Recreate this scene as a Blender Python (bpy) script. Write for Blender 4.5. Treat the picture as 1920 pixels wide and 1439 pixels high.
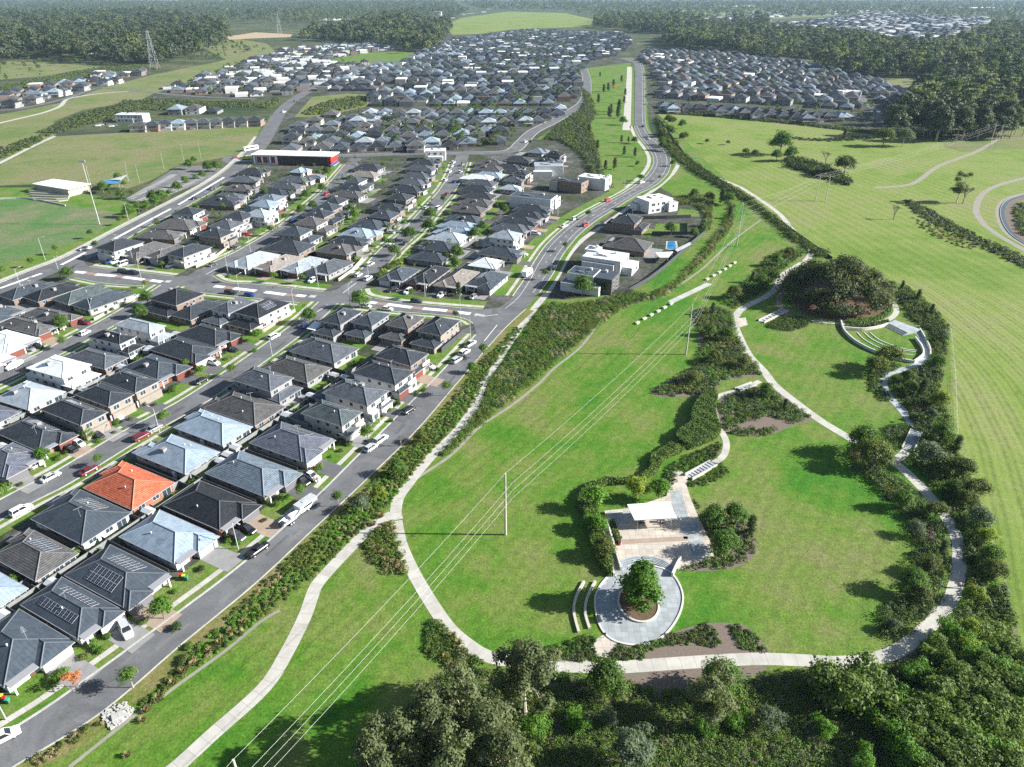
import bpy, bmesh, math, random
import numpy as np
from mathutils import Vector, Matrix
from mathutils.geometry import tessellate_polygon
R = math.radians
for o in list(bpy.data.objects): bpy.data.objects.remove(o)
SC = bpy.context.scene; COL = SC.collection
random.seed(7)

# ------------------------------------------------------------------ camera, sky, sun, exposure
H, PITCH, FPX = 105.0, 29.0, 1333.0
cd = bpy.data.cameras.new("drone_camera"); cam = bpy.data.objects.new("drone_camera", cd); COL.objects.link(cam)
cam.location = (0, 0, H); cam.rotation_euler = (R(90 - PITCH), 0, 0)
cd.sensor_width = 36; cd.lens = 36 * FPX / 1920; cd.clip_end = 40000; cd.clip_start = 1
SC.camera = cam
SUN_EL, SUN_AZ = 26.0, -1.0            # azimuth from +X towards +Y
w = bpy.data.worlds.new("World"); SC.world = w; w.use_nodes = True
wt = w.node_tree; bg = wt.nodes["Background"]
sky = wt.nodes.new("ShaderNodeTexSky"); sky.sky_type = 'NISHITA'; sky.sun_disc = False
sky.sun_elevation = R(SUN_EL); sky.sun_rotation = R(90 - SUN_AZ)
wt.links.new(sky.outputs[0], bg.inputs[0]); bg.inputs[1].default_value = 0.055
sl = bpy.data.lights.new("sun", 'SUN'); sl.energy = 5.0; sl.angle = R(0.5); sl.color = (1, 0.985, 0.945)
so = bpy.data.objects.new("sun", sl); COL.objects.link(so)
sd = Vector((math.cos(R(SUN_EL)) * math.cos(R(SUN_AZ)), math.cos(R(SUN_EL)) * math.sin(R(SUN_AZ)), math.sin(R(SUN_EL))))
so.rotation_euler = sd.to_track_quat('Z', 'Y').to_euler(); so.location = (200, 0, 200)
vs = SC.view_settings; vs.view_transform = 'Standard'; vs.look = 'None'; vs.gamma = 1; vs.exposure = 1.33
cy = SC.cycles
cy.max_bounces = 5; cy.diffuse_bounces = 2; cy.glossy_bounces = 2; cy.transmission_bounces = 2; cy.volume_bounces = 0
cy.use_denoising = False; cy.sample_clamp_direct = 1.2; cy.sample_clamp_indirect = 1.0; cy.caustics_reflective = False; cy.caustics_refractive = False

# ------------------------------------------------------------------ helpers
_s, _c = math.sin(R(PITCH)), math.cos(R(PITCH))
def G(x, y, z=0.0):
    """where the photograph's pixel (x, y) meets height z"""
    a = (x - 960) / FPX; b = (719.5 - y) / FPX
    dy = _c + b * _s; dz = -_s + b * _c
    t = (z - H) / dz
    return Vector((a * t, dy * t, z))
def G2(x, y, z=0.0): return G(x, y, z).to_2d()
ORD = "first second third fourth fifth sixth seventh eighth ninth tenth eleventh twelfth thirteenth fourteenth fifteenth sixteenth seventeenth eighteenth nineteenth twentieth".split()
def nth(i):
    if i < 20: return ORD[i]
    n = i + 1
    return "%d%s" % (n, {1: 'st', 2: 'nd', 3: 'rd'}.get(n % 10, 'th'))
def tag(o, label=None, cat=None, group=None, kind=None):
    if label: o["label"] = label
    if cat: o["category"] = cat
    if group: o["group"] = group
    if kind: o["kind"] = kind
    return o
def empty(name, loc, rz=0.0):
    o = bpy.data.objects.new(name, None); o.empty_display_size = .5; COL.objects.link(o)
    o.location = loc; o.rotation_euler = (0, 0, rz); return o
def inst(name, me, parent=None, loc=(0, 0, 0), rot=(0, 0, 0), sc=None, color=None):
    o = bpy.data.objects.new(name, me); COL.objects.link(o)
    if parent: o.parent = parent
    o.location = loc; o.rotation_euler = rot
    if sc is not None: o.scale = sc if hasattr(sc, '__len__') else (sc, sc, sc)
    if color: o.color = (*color, 1)
    return o
class MB:
    def __init__(s): s.v = []; s.f = []; s.m = []; s.uv = []
    def face(s, pts, m=0, uv=None):
        i = len(s.v); s.v += [tuple(p) for p in pts]; s.f.append(list(range(i, i + len(pts)))); s.m.append(m)
        s.uv.append(uv or [(0, 0)] * len(pts))
    def box(s, x0, x1, y0, y1, z0, z1, m=0, top=None, bottom=False):
        p = [(x0, y0), (x1, y0), (x1, y1), (x0, y1)]
        s.prism(p, z0, z1, m, top, bottom)
    def prism(s, p, z0, z1, m=0, top=None, bottom=False, cap=True):
        n = len(p)
        for i in range(n):
            a, b = p[i], p[(i + 1) % n]; L = math.hypot(b[0] - a[0], b[1] - a[1])
            s.face([(a[0], a[1], z0), (b[0], b[1], z0), (b[0], b[1], z1), (a[0], a[1], z1)], m, [(0, z0), (L, z0), (L, z1), (0, z1)])
        if cap: s.face([(q[0], q[1], z1) for q in p], m if top is None else top, [(q[0], q[1]) for q in p])
        if bottom: s.face([(q[0], q[1], z0) for q in reversed(p)], m)
    def obox(s, c, ax, hx, hy, z0, z1, m=0, bottom=False):
        ca, sa = math.cos(ax), math.sin(ax)
        p = [(c[0] + u * hx * ca - v * hy * sa, c[1] + u * hx * sa + v * hy * ca) for u, v in ((-1, -1), (1, -1), (1, 1), (-1, 1))]
        s.prism(p, z0, z1, m, bottom=bottom)
    def tube(s, p0, p1, r0, r1=None, n=6, m=0, cap=True):
        r1 = r0 if r1 is None else r1
        p0, p1 = Vector(p0), Vector(p1); d = (p1 - p0)
        if d.length < 1e-6: return
        q = d.to_track_quat('Z', 'Y')
        A = [p0 + q @ Vector((r0 * math.cos(2 * math.pi * k / n), r0 * math.sin(2 * math.pi * k / n), 0)) for k in range(n)]
        B = [p1 + q @ Vector((r1 * math.cos(2 * math.pi * k / n), r1 * math.sin(2 * math.pi * k / n), 0)) for k in range(n)]
        for k in range(n): s.face([A[k], A[(k + 1) % n], B[(k + 1) % n], B[k]], m)
        if cap: s.face(B, m); s.face(list(reversed(A)), m)
    def mesh(s, name, mats, smooth=False):
        me = bpy.data.meshes.new(name); me.from_pydata(s.v, [], s.f)
        for m in (mats if isinstance(mats, (list, tuple)) else [mats]): me.materials.append(m)
        me.polygons.foreach_set("material_index", s.m)
        if smooth: me.polygons.foreach_set("use_smooth", [True] * len(s.f))
        ul = me.uv_layers.new(name="UVMap"); flat = [c for f in s.uv for t in f for c in t]
        ul.data.foreach_set("uv", flat); me.update(); return me
    def build(s, name, mats, parent=None, smooth=False, color=None, loc=(0, 0, 0), rz=0):
        return inst(name, s.mesh(name, mats, smooth), parent, loc, (0, 0, rz), None, color)
def crom(P, n=8, closed=False):
    P = [Vector(p).to_2d() for p in P]; out = []; N = len(P)
    if N < 3: return P
    rng = range(N) if closed else range(N - 1)
    for i in rng:
        g = lambda k: P[k % N] if closed else P[min(max(k, 0), N - 1)]
        p0, p1, p2, p3 = g(i - 1), g(i), g(i + 1), g(i + 2)
        for k in range(n):
            t = k / n
            out.append(.5 * ((2 * p1) + (p2 - p0) * t + (2 * p0 - 5 * p1 + 4 * p2 - p3) * t * t + (3 * p1 - p0 - 3 * p2 + p3) * t ** 3))
    if not closed: out.append(P[-1])
    return out
def px(L, z=0): return [G2(x, y, z) for x, y in L]
def normals(P, closed=False):
    n = len(P); out = []
    for i in range(n):
        a = P[i - 1] if (i or closed) else P[i]; b = P[(i + 1) % n] if (i < n - 1 or closed) else P[i]
        d = (b - a); d = d.normalized() if d.length > 1e-9 else Vector((1, 0)); out.append(Vector((-d.y, d.x)))
    return out
def offset(P, d, closed=False): return [p + n * d for p, n in zip(P, normals(P, closed))]
def sheet(name, P, z, mat, kind='structure', label=None, cat=None, h=None):
    """flat ground sheet (or a low slab when h is given) over the world outline P"""
    P = [Vector((p[0], p[1])) for p in P]
    tri = tessellate_polygon([[Vector((p.x, p.y, 0)) for p in P]])
    mb = MB(); v = [(p.x, p.y, z) for p in P]; mb.v = v
    for t in tri:
        a, b, c = (P[i] for i in t)
        cr = (b - a).cross(c - a)
        mb.f.append(list(t) if cr > 0 else list(reversed(t))); mb.m.append(0); mb.uv.append([(P[i].x, P[i].y) for i in mb.f[-1]])
    if h:
        area = sum(P[i].cross(P[(i + 1) % len(P)]) for i in range(len(P)))
        Q = P if area > 0 else P[::-1]
        for i in range(len(Q)):
            a, b = Q[i], Q[(i + 1) % len(Q)]
            mb.face([(a.x, a.y, z - h), (b.x, b.y, z - h), (b.x, b.y, z), (a.x, a.y, z)])
    o = mb.build(name, mat); return tag(o, label, cat, None, kind)
def strip(name, P, d0, d1, z, mat, h=None, kind='structure', label=None, cat=None, mb=None, group=None):
    A, B = offset(P, d0), offset(P, d1)
    own = mb is None; mb = mb or MB(); L = 0
    for i in range(len(P) - 1):
        L2 = L + (P[i + 1] - P[i]).length
        mb.face([(A[i].x, A[i].y, z), (A[i + 1].x, A[i + 1].y, z), (B[i + 1].x, B[i + 1].y, z), (B[i].x, B[i].y, z)][::1 if d1 > d0 else -1], 0,
                [(L, d0), (L2, d0), (L2, d1), (L, d1)][::1 if d1 > d0 else -1])
        if h:
            for a, b in ((A[i], A[i + 1]), (B[i + 1], B[i])):
                mb.face([(a.x, a.y, z - h), (b.x, b.y, z - h), (b.x, b.y, z), (a.x, a.y, z)][::1 if d1 > d0 else -1], 0, [(L, 0), (L2, 0), (L2, h), (L, h)])
        L = L2
    if h:
        for i, sgn in ((0, 1), (len(P) - 1, -1)):
            q = [(A[i].x, A[i].y, z - h), (A[i].x, A[i].y, z), (B[i].x, B[i].y, z), (B[i].x, B[i].y, z - h)]
            mb.face(q[::sgn])
    if own: return tag(mb.build(name, mat), label, cat, group, kind)
def inside(p, poly):
    x, y = p[0], p[1]; c = False; n = len(poly); j = n - 1
    for i in range(n):
        xi, yi, xj, yj = poly[i][0], poly[i][1], poly[j][0], poly[j][1]
        if (yi > y) != (yj > y) and x < (xj - xi) * (y - yi) / (yj - yi) + xi: c = not c
        j = i
    return c
def scatter(poly, sp, seed, jit=.45):
    r = random.Random(seed); xs = [p[0] for p in poly]; ys = [p[1] for p in poly]; out = []
    y = min(ys); k = 0
    while y < max(ys):
        x = min(xs) + (sp / 2 if k % 2 else 0)
        while x < max(xs):
            q = (x + r.uniform(-jit, jit) * sp, y + r.uniform(-jit, jit) * sp)
            if inside(q, poly): out.append(q)
            x += sp
        y += sp * .87; k += 1
    return out

# ------------------------------------------------------------------ materials
def newmat(name):
    m = bpy.data.materials.new(name); m.use_nodes = True; t = m.node_tree
    return m, t, t.nodes["Principled BSDF"]
def nd(t, ty, ins=None, **kw):
    n = t.nodes.new(ty)
    for k, v in kw.items(): setattr(n, k, v)
    for k, v in (ins or {}).items():
        if hasattr(v, 'is_linked') or isinstance(v, bpy.types.NodeSocket): t.links.new(v, n.inputs[k])
        else: n.inputs[k].default_value = v
    return n
def c4(c): return (c[0], c[1], c[2], 1)
def POS(t): return nd(t, "ShaderNodeNewGeometry").outputs["Position"]
def noise(t, vec, scale, detail=3, rough=.55, dist=0):
    return nd(t, "ShaderNodeTexNoise", {"Vector": vec, "Scale": scale, "Detail": detail, "Roughness": rough, "Distortion": dist}).outputs[0]
def ramp(t, fac, stops):
    n = nd(t, "ShaderNodeValToRGB", {0: fac}); e = n.color_ramp.elements
    while len(e) < len(stops): e.new(.5)
    for k, (p, c) in enumerate(stops):
        e[k].position = p; e[k].color = c4(c) if hasattr(c, '__len__') else (c, c, c, 1)
    return n.outputs[0]
def mixc(t, fac, a, b, mode='MIX'):
    n = nd(t, "ShaderNodeMix", data_type='RGBA', blend_type=mode)
    for k, v in ((0, fac), (6, a), (7, b)):
        if isinstance(v, bpy.types.NodeSocket): t.links.new(v, n.inputs[k])
        else: n.inputs[k].default_value = c4(v) if hasattr(v, '__len__') else v
    return n.outputs[2]
def math_(t, op, a, b=0.0, c=0.0):
    n = nd(t, "ShaderNodeMath", operation=op)
    for k, v in ((0, a), (1, b), (2, c)):
        if isinstance(v, bpy.types.NodeSocket): t.links.new(v, n.inputs[k])
        else: n.inputs[k].default_value = v
    return n.outputs[0]
def bump(t, b, h, s, d=.1):
    n = nd(t, "ShaderNodeBump", {"Height": h, "Strength": s, "Distance": d}); t.links.new(n.outputs[0], b.inputs["Normal"])
def out(t, b, col, rough=.8, spec=.3):
    if isinstance(col, bpy.types.NodeSocket): t.links.new(col, b.inputs["Base Color"])
    else: b.inputs["Base Color"].default_value = c4(col)
    b.inputs["Roughness"].default_value = rough; b.inputs["Specular IOR Level"].default_value = spec
def plain(name, col, rough=.7, spec=.3, var=.12, scale=1.5, metal=0):
    m, t, b = newmat(name); n = noise(t, POS(t), scale)
    out(t, b, mixc(t, n, [c * (1 - var) for c in col], [min(1, c * (1 + var)) for c in col]), rough, spec)
    b.inputs["Metallic"].default_value = metal; return m
def objcol(name, rough=.7, spec=.3, var=.15, scale=2.0, coat=0):
    m, t, b = newmat(name); oc = nd(t, "ShaderNodeObjectInfo").outputs["Color"]
    n = noise(t, POS(t), scale); f = ramp(t, n, [(.3, 1 - var), (.7, 1 + var)])
    out(t, b, mixc(t, 1.0, oc, f, 'MULTIPLY'), rough, spec); b.inputs["Coat Weight"].default_value = coat; return m
def grass(name, cols, big=.03, mid=.25, stripes=None, grain=1.0, rough=.9):
    """cols: lush, mid, dry, bare"""
    m, t, b = newmat(name); p = POS(t)
    n1 = noise(t, p, big, 5, .62, .6); n2 = noise(t, p, mid, 4, .6); n3 = noise(t, p, 2.2, 3, .7); n4 = noise(t, p, 9, 2, .7)
    f = math_(t, 'ADD', math_(t, 'MULTIPLY', n1, .66), math_(t, 'MULTIPLY', n2, .34))
    c = ramp(t, f, [(.38, cols[0]), (.465, cols[1]), (.54, cols[2]), (.63, cols[3])])
    fine = math_(t, 'ADD', math_(t, 'MULTIPLY', n3, .6), math_(t, 'MULTIPLY', n4, .4))
    n5 = noise(t, p, .7, 4, .7)
    c = mixc(t, 1.0, c, ramp(t, fine, [(.3, 1 - .45 * grain), (.5, 1.0), (.72, 1 + .45 * grain)]), 'MULTIPLY'); c = mixc(t, 1.0, c, ramp(t, n5, [(.3, 1 - .2 * grain), (.5, 1.0), (.7, 1 + .2 * grain)]), 'MULTIPLY')
    if stripes:
        st = stripes(t, p); c = mixc(t, 1.0, c, st, 'MULTIPLY')
    out(t, b, c, rough, .15); bump(t, b, fine, .5, .25); return m
def line_stripes(ang, sp, lo, hi, dist=1.5):
    def fn(t, p):
        mp = nd(t, "ShaderNodeMapping", {"Vector": p, "Rotation": (0, 0, ang)}).outputs[0]
        wv = nd(t, "ShaderNodeTexWave", {"Vector": mp, "Scale": 1 / sp * .314 * 1.0, "Distortion": dist, "Detail": 2, "Detail Scale": .6}).outputs[1]
        return ramp(t, wv, [(.2, lo), (.75, hi)])
    return fn
FB = [G2(1236, 222), G2(1400, 375), G2(1570, 490), G2(1780, 610), G2(1790, 820), G2(1880, 1120), G2(1940, 1300)]
def field_stripes(t, p):
    """mowing lines that run along the field's edge"""
    segs = [(FB[0], FB[2]), (FB[2], FB[3]), (FB[3], FB[6])]; d = None
    for a, b_ in segs:
        u = (b_ - a).normalized(); n = Vector((-u.y, u.x))
        if n.dot(Vector((1, .2))) < 0: n = -n
        q = nd(t, "ShaderNodeVectorMath", {0: p, 1: (n.x, n.y, 0)}, operation='DOT_PRODUCT').outputs["Value"]
        q = math_(t, 'SUBTRACT', q, a.dot(n))
        d = q if d is None else math_(t, 'SMOOTH_MAX', d, q, 40.0)
    wob = math_(t, 'MULTIPLY', noise(t, p, .010, 2), 8.0)
    s = math_(t, 'ADD', d, wob)
    w1 = math_(t, 'SINE', math_(t, 'MULTIPLY', s, 2 * math.pi / 1.9)); w2 = math_(t, 'SINE', math_(t, 'MULTIPLY', s, 2 * math.pi / 5.7))
    f = math_(t, 'ADD', math_(t, 'MULTIPLY', w1, .20), math_(t, 'MULTIPLY_ADD', w2, .13, .5))
    f = math_(t, 'ADD', f, math_(t, 'MULTIPLY_ADD', noise(t, p, .5, 5, .75), 1.5, -.75))
    return ramp(t, f, [(.05, .66), (.5, 1.0), (.9, 1.10)])
M = {}
M['lawn'] = grass("park_lawn", [(.044, .150, .010), (.082, .170, .018), (.128, .178, .036), (.160, .168, .062)], .026, .12, line_stripes(.6, 3.4, .95, 1.04, 5), 1.25)
M['yard'] = grass("yard_lawn", [(.055, .15, .012), (.09, .175, .022), (.125, .18, .04), (.16, .165, .07)], .09, .5)
M['field'] = grass("mown_field", [(.118, .192, .026), (.160, .222, .044), (.192, .230, .064), (.205, .212, .092)], .012, .07, field_stripes, .55)
M['oval'] = grass("oval_turf", [(.07, .155, .042), (.095, .165, .055), (.14, .165, .08), (.21, .175, .115)], .03, .1)
M['vacant'] = grass("vacant_grass", [(.105, .155, .042), (.14, .172, .058), (.172, .178, .078), (.20, .17, .10)], .02, .12)
M['scrub'] = grass("scrub_ground", [(.03, .052, .02), (.05, .072, .028), (.085, .095, .045), (.13, .12, .075)], .012, .1)
M['verge'] = grass("verge_grass", [(.09, .135, .022), (.135, .155, .040), (.175, .16, .06), (.19, .155, .075)], .12, .6)
def asphalt(name, c):
    m, t, b = newmat(name); p = POS(t)
    n1 = noise(t, p, .11, 6, .7, 1.0); n2 = noise(t, p, 3, 3, .7)
    col = mixc(t, 1.0, ramp(t, n1, [(.36, [v * .80 for v in c]), (.5, c), (.62, [v * 1.2 for v in c])]), ramp(t, n2, [(.3, .86), (.7, 1.14)]), 'MULTIPLY')
    out(t, b, col, .85, .25); bump(t, b, n2, .2, .02); return m
M['asphalt'] = asphalt("asphalt", (.130, .132, .136)); M['patch'] = asphalt("asphalt_patching", (.098, .099, .102)); M['asphalt_old'] = asphalt("asphalt_pale", (.15, .148, .145))
def concrete(name, c, jo=1.6, joint=True):
    m, t, b = newmat(name); uv = nd(t, "ShaderNodeTexCoord").outputs["UV"]; p = POS(t)
    n = noise(t, p, .5, 5, .65); n2 = noise(t, p, 6, 3)
    col = ramp(t, n, [(.3, [v * .84 for v in c]), (.7, [min(.95, v * 1.1) for v in c])])
    col = mixc(t, 1.0, col, ramp(t, n2, [(.3, .93), (.7, 1.06)]), 'MULTIPLY')
    if joint:
        x = nd(t, "ShaderNodeSeparateXYZ", {0: uv}).outputs[0]
        fr = math_(t, 'FRACT', math_(t, 'DIVIDE', x, jo)); ln = math_(t, 'LESS_THAN', fr, .05 / jo * 1.3)
        cell = nd(t, "ShaderNodeTexWhiteNoise", {"W": math_(t, 'FLOOR', math_(t, 'DIVIDE', x, jo))}, noise_dimensions='1D').outputs[0]
        col = mixc(t, 1.0, col, ramp(t, cell, [(0, .9), (1, 1.05)]), 'MULTIPLY')
        col = mixc(t, ln, col, [v * .55 for v in c])
    if not joint and jo < 2:
        sp_ = nd(t, "ShaderNodeSeparateXYZ", {0: p}); l1, l2 = (math_(t, 'LESS_THAN', math_(t, 'FRACT', math_(t, 'DIVIDE', sp_.outputs[k_], jo)), .07) for k_ in (0, 1))
        cell = nd(t, "ShaderNodeTexWhiteNoise", {0: nd(t, "ShaderNodeVectorMath", {0: nd(t, "ShaderNodeVectorMath", {0: p, 1: (1 / jo, 1 / jo, 0)}, operation='MULTIPLY').outputs[0]}, operation='FLOOR').outputs[0]}, noise_dimensions='3D').outputs[0]
        col = mixc(t, 1.0, col, ramp(t, cell, [(0, .84), (1, 1.1)]), 'MULTIPLY'); col = mixc(t, math_(t, 'MULTIPLY', math_(t, 'MAXIMUM', l1, l2), .4), col, [v * .4 for v in c])
    out(t, b, col, .85, .25); return m
M['path'] = concrete("concrete_path", (.46, .44, .39), 2.6); M['kerb'] = concrete("kerb_concrete", (.44, .43, .40), 3); M['drive'] = concrete("driveway_concrete", (.26, .255, .25), 3, False)
M['drive_dark'] = concrete("driveway_dark", (.12, .12, .125), 3, False); M['drive_tan'] = concrete("driveway_tan", (.34, .26, .2), 3, False)
M['beige'] = concrete("beige_paving", (.50, .445, .375), 1.5, False); M['bluestone'] = concrete("bluestone_paving", (.36, .40, .42), 1.2, False)
M['slatepave'] = concrete("slate_paving", (.33, .355, .365), 1.2, False)
M['white_wall'] = plain("pale_wall", (.55, .53, .48), .75); M['mulch'] = plain("bark_mulch", (.17, .135, .11), .95, .1, .4, 2.5)
M['redmulch'] = plain("leaf_litter", (.13, .085, .055), .95, .1, .4, 1.2); M['dirt'] = plain("bare_dirt", (.40, .30, .20), .95, .1, .25, .3)
M['track'] = plain("gravel_track", (.27, .25, .21), .95, .1, .25, .4); M['line'] = plain("line_paint", (.75, .75, .73), .7, .3, .08, 3)
M['redpave'] = plain("red_paving", (.30, .20, .17), .85); M['sand'] = plain("sandstone", (.47, .44, .37), .85, .2, .18, 1.2)
M['rock'] = plain("grey_rock", (.42, .41, .38), .9, .2, .35, 2.0); M['resi'] = grass("yard_ground", [(.032, .052, .016), (.055, .062, .036), (.078, .078, .070), (.12, .118, .11)], .06, .35)
M['water'] = plain("creek_water", (.05, .075, .085), .25, .4, .1, .3); M['pool'] = plain("pool_water", (.03, .20, .42), .05, .6, .08, 1)
def rooftile(name, metal):
    m, t, b = newmat(name); oc = nd(t, "ShaderNodeObjectInfo"); uv = nd(t, "ShaderNodeTexCoord").outputs["UV"]
    s = nd(t, "ShaderNodeSeparateXYZ", {0: uv}); col = oc.outputs["Color"]
    n = noise(t, POS(t), .7, 4); n2 = noise(t, POS(t), 4.0, 2)
    if metal:
        f = math_(t, 'FRACT', math_(t, 'DIVIDE', s.outputs[0], .76)); ln = math_(t, 'LESS_THAN', f, .16)
        c = mixc(t, math_(t, 'MULTIPLY', ln, .20), col, (0, 0, 0)); hgt = ln; rough = .6
    else:
        row = math_(t, 'DIVIDE', s.outputs[1], .48); f = math_(t, 'FRACT', row); ln = math_(t, 'LESS_THAN', f, .26)
        xx = math_(t, 'FLOOR', math_(t, 'DIVIDE', s.outputs[0], .6))
        rnd = nd(t, "ShaderNodeTexWhiteNoise", {0: nd(t, "ShaderNodeCombineXYZ", {0: xx, 1: math_(t, 'FLOOR', row)}).outputs[0]}, noise_dimensions='2D').outputs[0]
        c = mixc(t, 1.0, col, ramp(t, rnd, [(0, .82), (1, 1.2)]), 'MULTIPLY')
        c = mixc(t, math_(t, 'MULTIPLY', ln, .6), c, (0, 0, 0)); hgt = f; rough = .78
    c = mixc(t, 1.0, c, ramp(t, noise(t, POS(t), .35, 6, .7, 1.5), [(.34, .74), (.5, 1.0), (.66, 1.22)]), 'MULTIPLY'); c = mixc(t, 1.0, c, ramp(t, n2, [(.3, .93), (.7, 1.07)]), 'MULTIPLY')
    out(t, b, c, rough, .2); bump(t, b, hgt, .35, .05); return m
M['tile'] = rooftile("roof_tiles", False); M['metal'] = rooftile("roof_metal", True)
def ridgem():
    m, t, b = newmat("ridge_cap"); oc = nd(t, "ShaderNodeObjectInfo").outputs["Color"]
    out(t, b, mixc(t, .07, oc, (.8, .8, .8)), .6, .3); return m
M['ridge'] = ridgem(); M['gutter'] = plain("gutter_paint", (.30, .30, .31), .5, .4, .1)
def wallm():
    m, t, b = newmat("house_wall"); oc = nd(t, "ShaderNodeObjectInfo").outputs["Color"]; uv = nd(t, "ShaderNodeTexCoord").outputs["UV"]
    br = nd(t, "ShaderNodeTexBrick", {"Vector": uv, "Color1": c4((.88,) * 3), "Color2": c4((1.06,) * 3), "Mortar": c4((1.0,) * 3), "Scale": 1.0, "Brick Width": .46, "Row Height": .17, "Mortar Size": .02}).outputs[0]
    c = mixc(t, 1.0, oc, br, 'MULTIPLY'); n = noise(t, POS(t), .8, 4); c = mixc(t, 1.0, c, ramp(t, n, [(.3, .9), (.7, 1.08)]), 'MULTIPLY')
    out(t, b, c, .85, .2); return m
M['wall'] = wallm(); M['render'] = objcol("painted_render", .8, .2, .07, .7); M['ocol'] = objcol("painted_surface", .6, .3, .08)
M['fence'] = objcol("steel_fence", .6, .3, .12, 1.2); M['paint'] = objcol("car_paint", .25, .5, .03, 1, .8)
M['glass'] = plain("window_glass", (.035, .05, .065), .06, .6, .3, .6); M['frame'] = plain("window_frame", (.55, .55, .55), .5)
M['carglass'] = plain("car_glass", (.02, .024, .03), .06, .6, .1); M['tyre'] = plain("tyre_rubber", (.02, .02, .02), .9); M['rim'] = plain("alloy_rim", (.5, .5, .52), .3, .5)
def garagem():
    m, t, b = newmat("garage_door_panels"); oc = nd(t, "ShaderNodeObjectInfo").outputs["Color"]; uv = nd(t, "ShaderNodeTexCoord").outputs["UV"]
    f = math_(t, 'LESS_THAN', math_(t, 'FRACT', math_(t, 'DIVIDE', nd(t, "ShaderNodeSeparateXYZ", {0: uv}).outputs[1], .5)), .1)
    out(t, b, mixc(t, math_(t, 'MULTIPLY', f, .4), oc, (0, 0, 0)), .5, .3); return m
M['garage'] = garagem()
M['solar'] = plain("solar_cell", (.014, .018, .032), .15, .6, .25, .8); M['alu'] = plain("aluminium", (.6, .61, .62), .4, .5, .08, 2, .3)
M['timber'] = plain("timber_pole", (.50, .46, .40), .85, .2, .15, 1); M['steel'] = plain("galvanised_steel", (.42, .44, .45), .5, .5, .08); M['wire'] = plain("cable", (.40, .40, .38), .5, .4, .02)
M['dark'] = plain("dark_metal", (.05, .05, .055), .6); M['white'] = plain("white_paint", (.80, .80, .79), .6, .3, .04); M['red'] = plain("red_paint", (.40, .03, .02), .6, .3, .08)
M['black'] = plain("black_paint", (.02, .02, .022), .6)
def leafm(name, a, b_, trans=.32):
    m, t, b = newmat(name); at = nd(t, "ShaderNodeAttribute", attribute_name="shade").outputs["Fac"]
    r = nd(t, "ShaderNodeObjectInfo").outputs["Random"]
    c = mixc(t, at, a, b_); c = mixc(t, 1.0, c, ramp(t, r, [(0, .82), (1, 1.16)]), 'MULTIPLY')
    out(t, b, c, .65, .25)
    tr = nd(t, "ShaderNodeBsdfTranslucent"); t.links.new(mixc(t, 1.0, c, (1.5, 1.5, .6), 'MULTIPLY'), tr.inputs[0])
    mx = nd(t, "ShaderNodeMixShader", {0: trans}); t.links.new(b.outputs[0], mx.inputs[1]); t.links.new(tr.outputs[0], mx.inputs[2])
    t.links.new(mx.outputs[0], t.nodes["Material Output"].inputs[0]); return m
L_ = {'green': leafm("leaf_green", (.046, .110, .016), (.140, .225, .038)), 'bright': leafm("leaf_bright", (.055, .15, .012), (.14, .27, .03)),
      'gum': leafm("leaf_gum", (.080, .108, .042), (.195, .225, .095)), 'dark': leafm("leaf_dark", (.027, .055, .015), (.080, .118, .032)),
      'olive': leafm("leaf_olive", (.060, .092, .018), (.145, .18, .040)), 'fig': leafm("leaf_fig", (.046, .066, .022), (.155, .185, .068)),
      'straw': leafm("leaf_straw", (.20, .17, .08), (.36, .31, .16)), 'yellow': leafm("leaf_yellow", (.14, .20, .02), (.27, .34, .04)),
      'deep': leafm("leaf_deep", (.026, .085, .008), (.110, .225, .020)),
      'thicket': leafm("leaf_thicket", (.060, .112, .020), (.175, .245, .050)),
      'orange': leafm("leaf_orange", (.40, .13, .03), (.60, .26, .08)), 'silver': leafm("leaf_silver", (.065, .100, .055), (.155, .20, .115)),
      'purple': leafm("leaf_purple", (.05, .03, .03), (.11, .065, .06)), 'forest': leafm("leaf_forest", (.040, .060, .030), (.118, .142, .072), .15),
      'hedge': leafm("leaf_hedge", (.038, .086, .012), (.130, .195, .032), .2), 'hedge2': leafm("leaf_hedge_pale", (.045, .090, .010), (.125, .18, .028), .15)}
M['bark'] = plain("bark", (.20, .16, .125), .95, .1, .3, 1.5); M['palebark'] = plain("pale_bark", (.42, .38, .32), .9, .1, .25, 1.2)
M['greybark'] = plain("grey_twigs", (.22, .19, .165), .95, .1, .2, 1)

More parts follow.
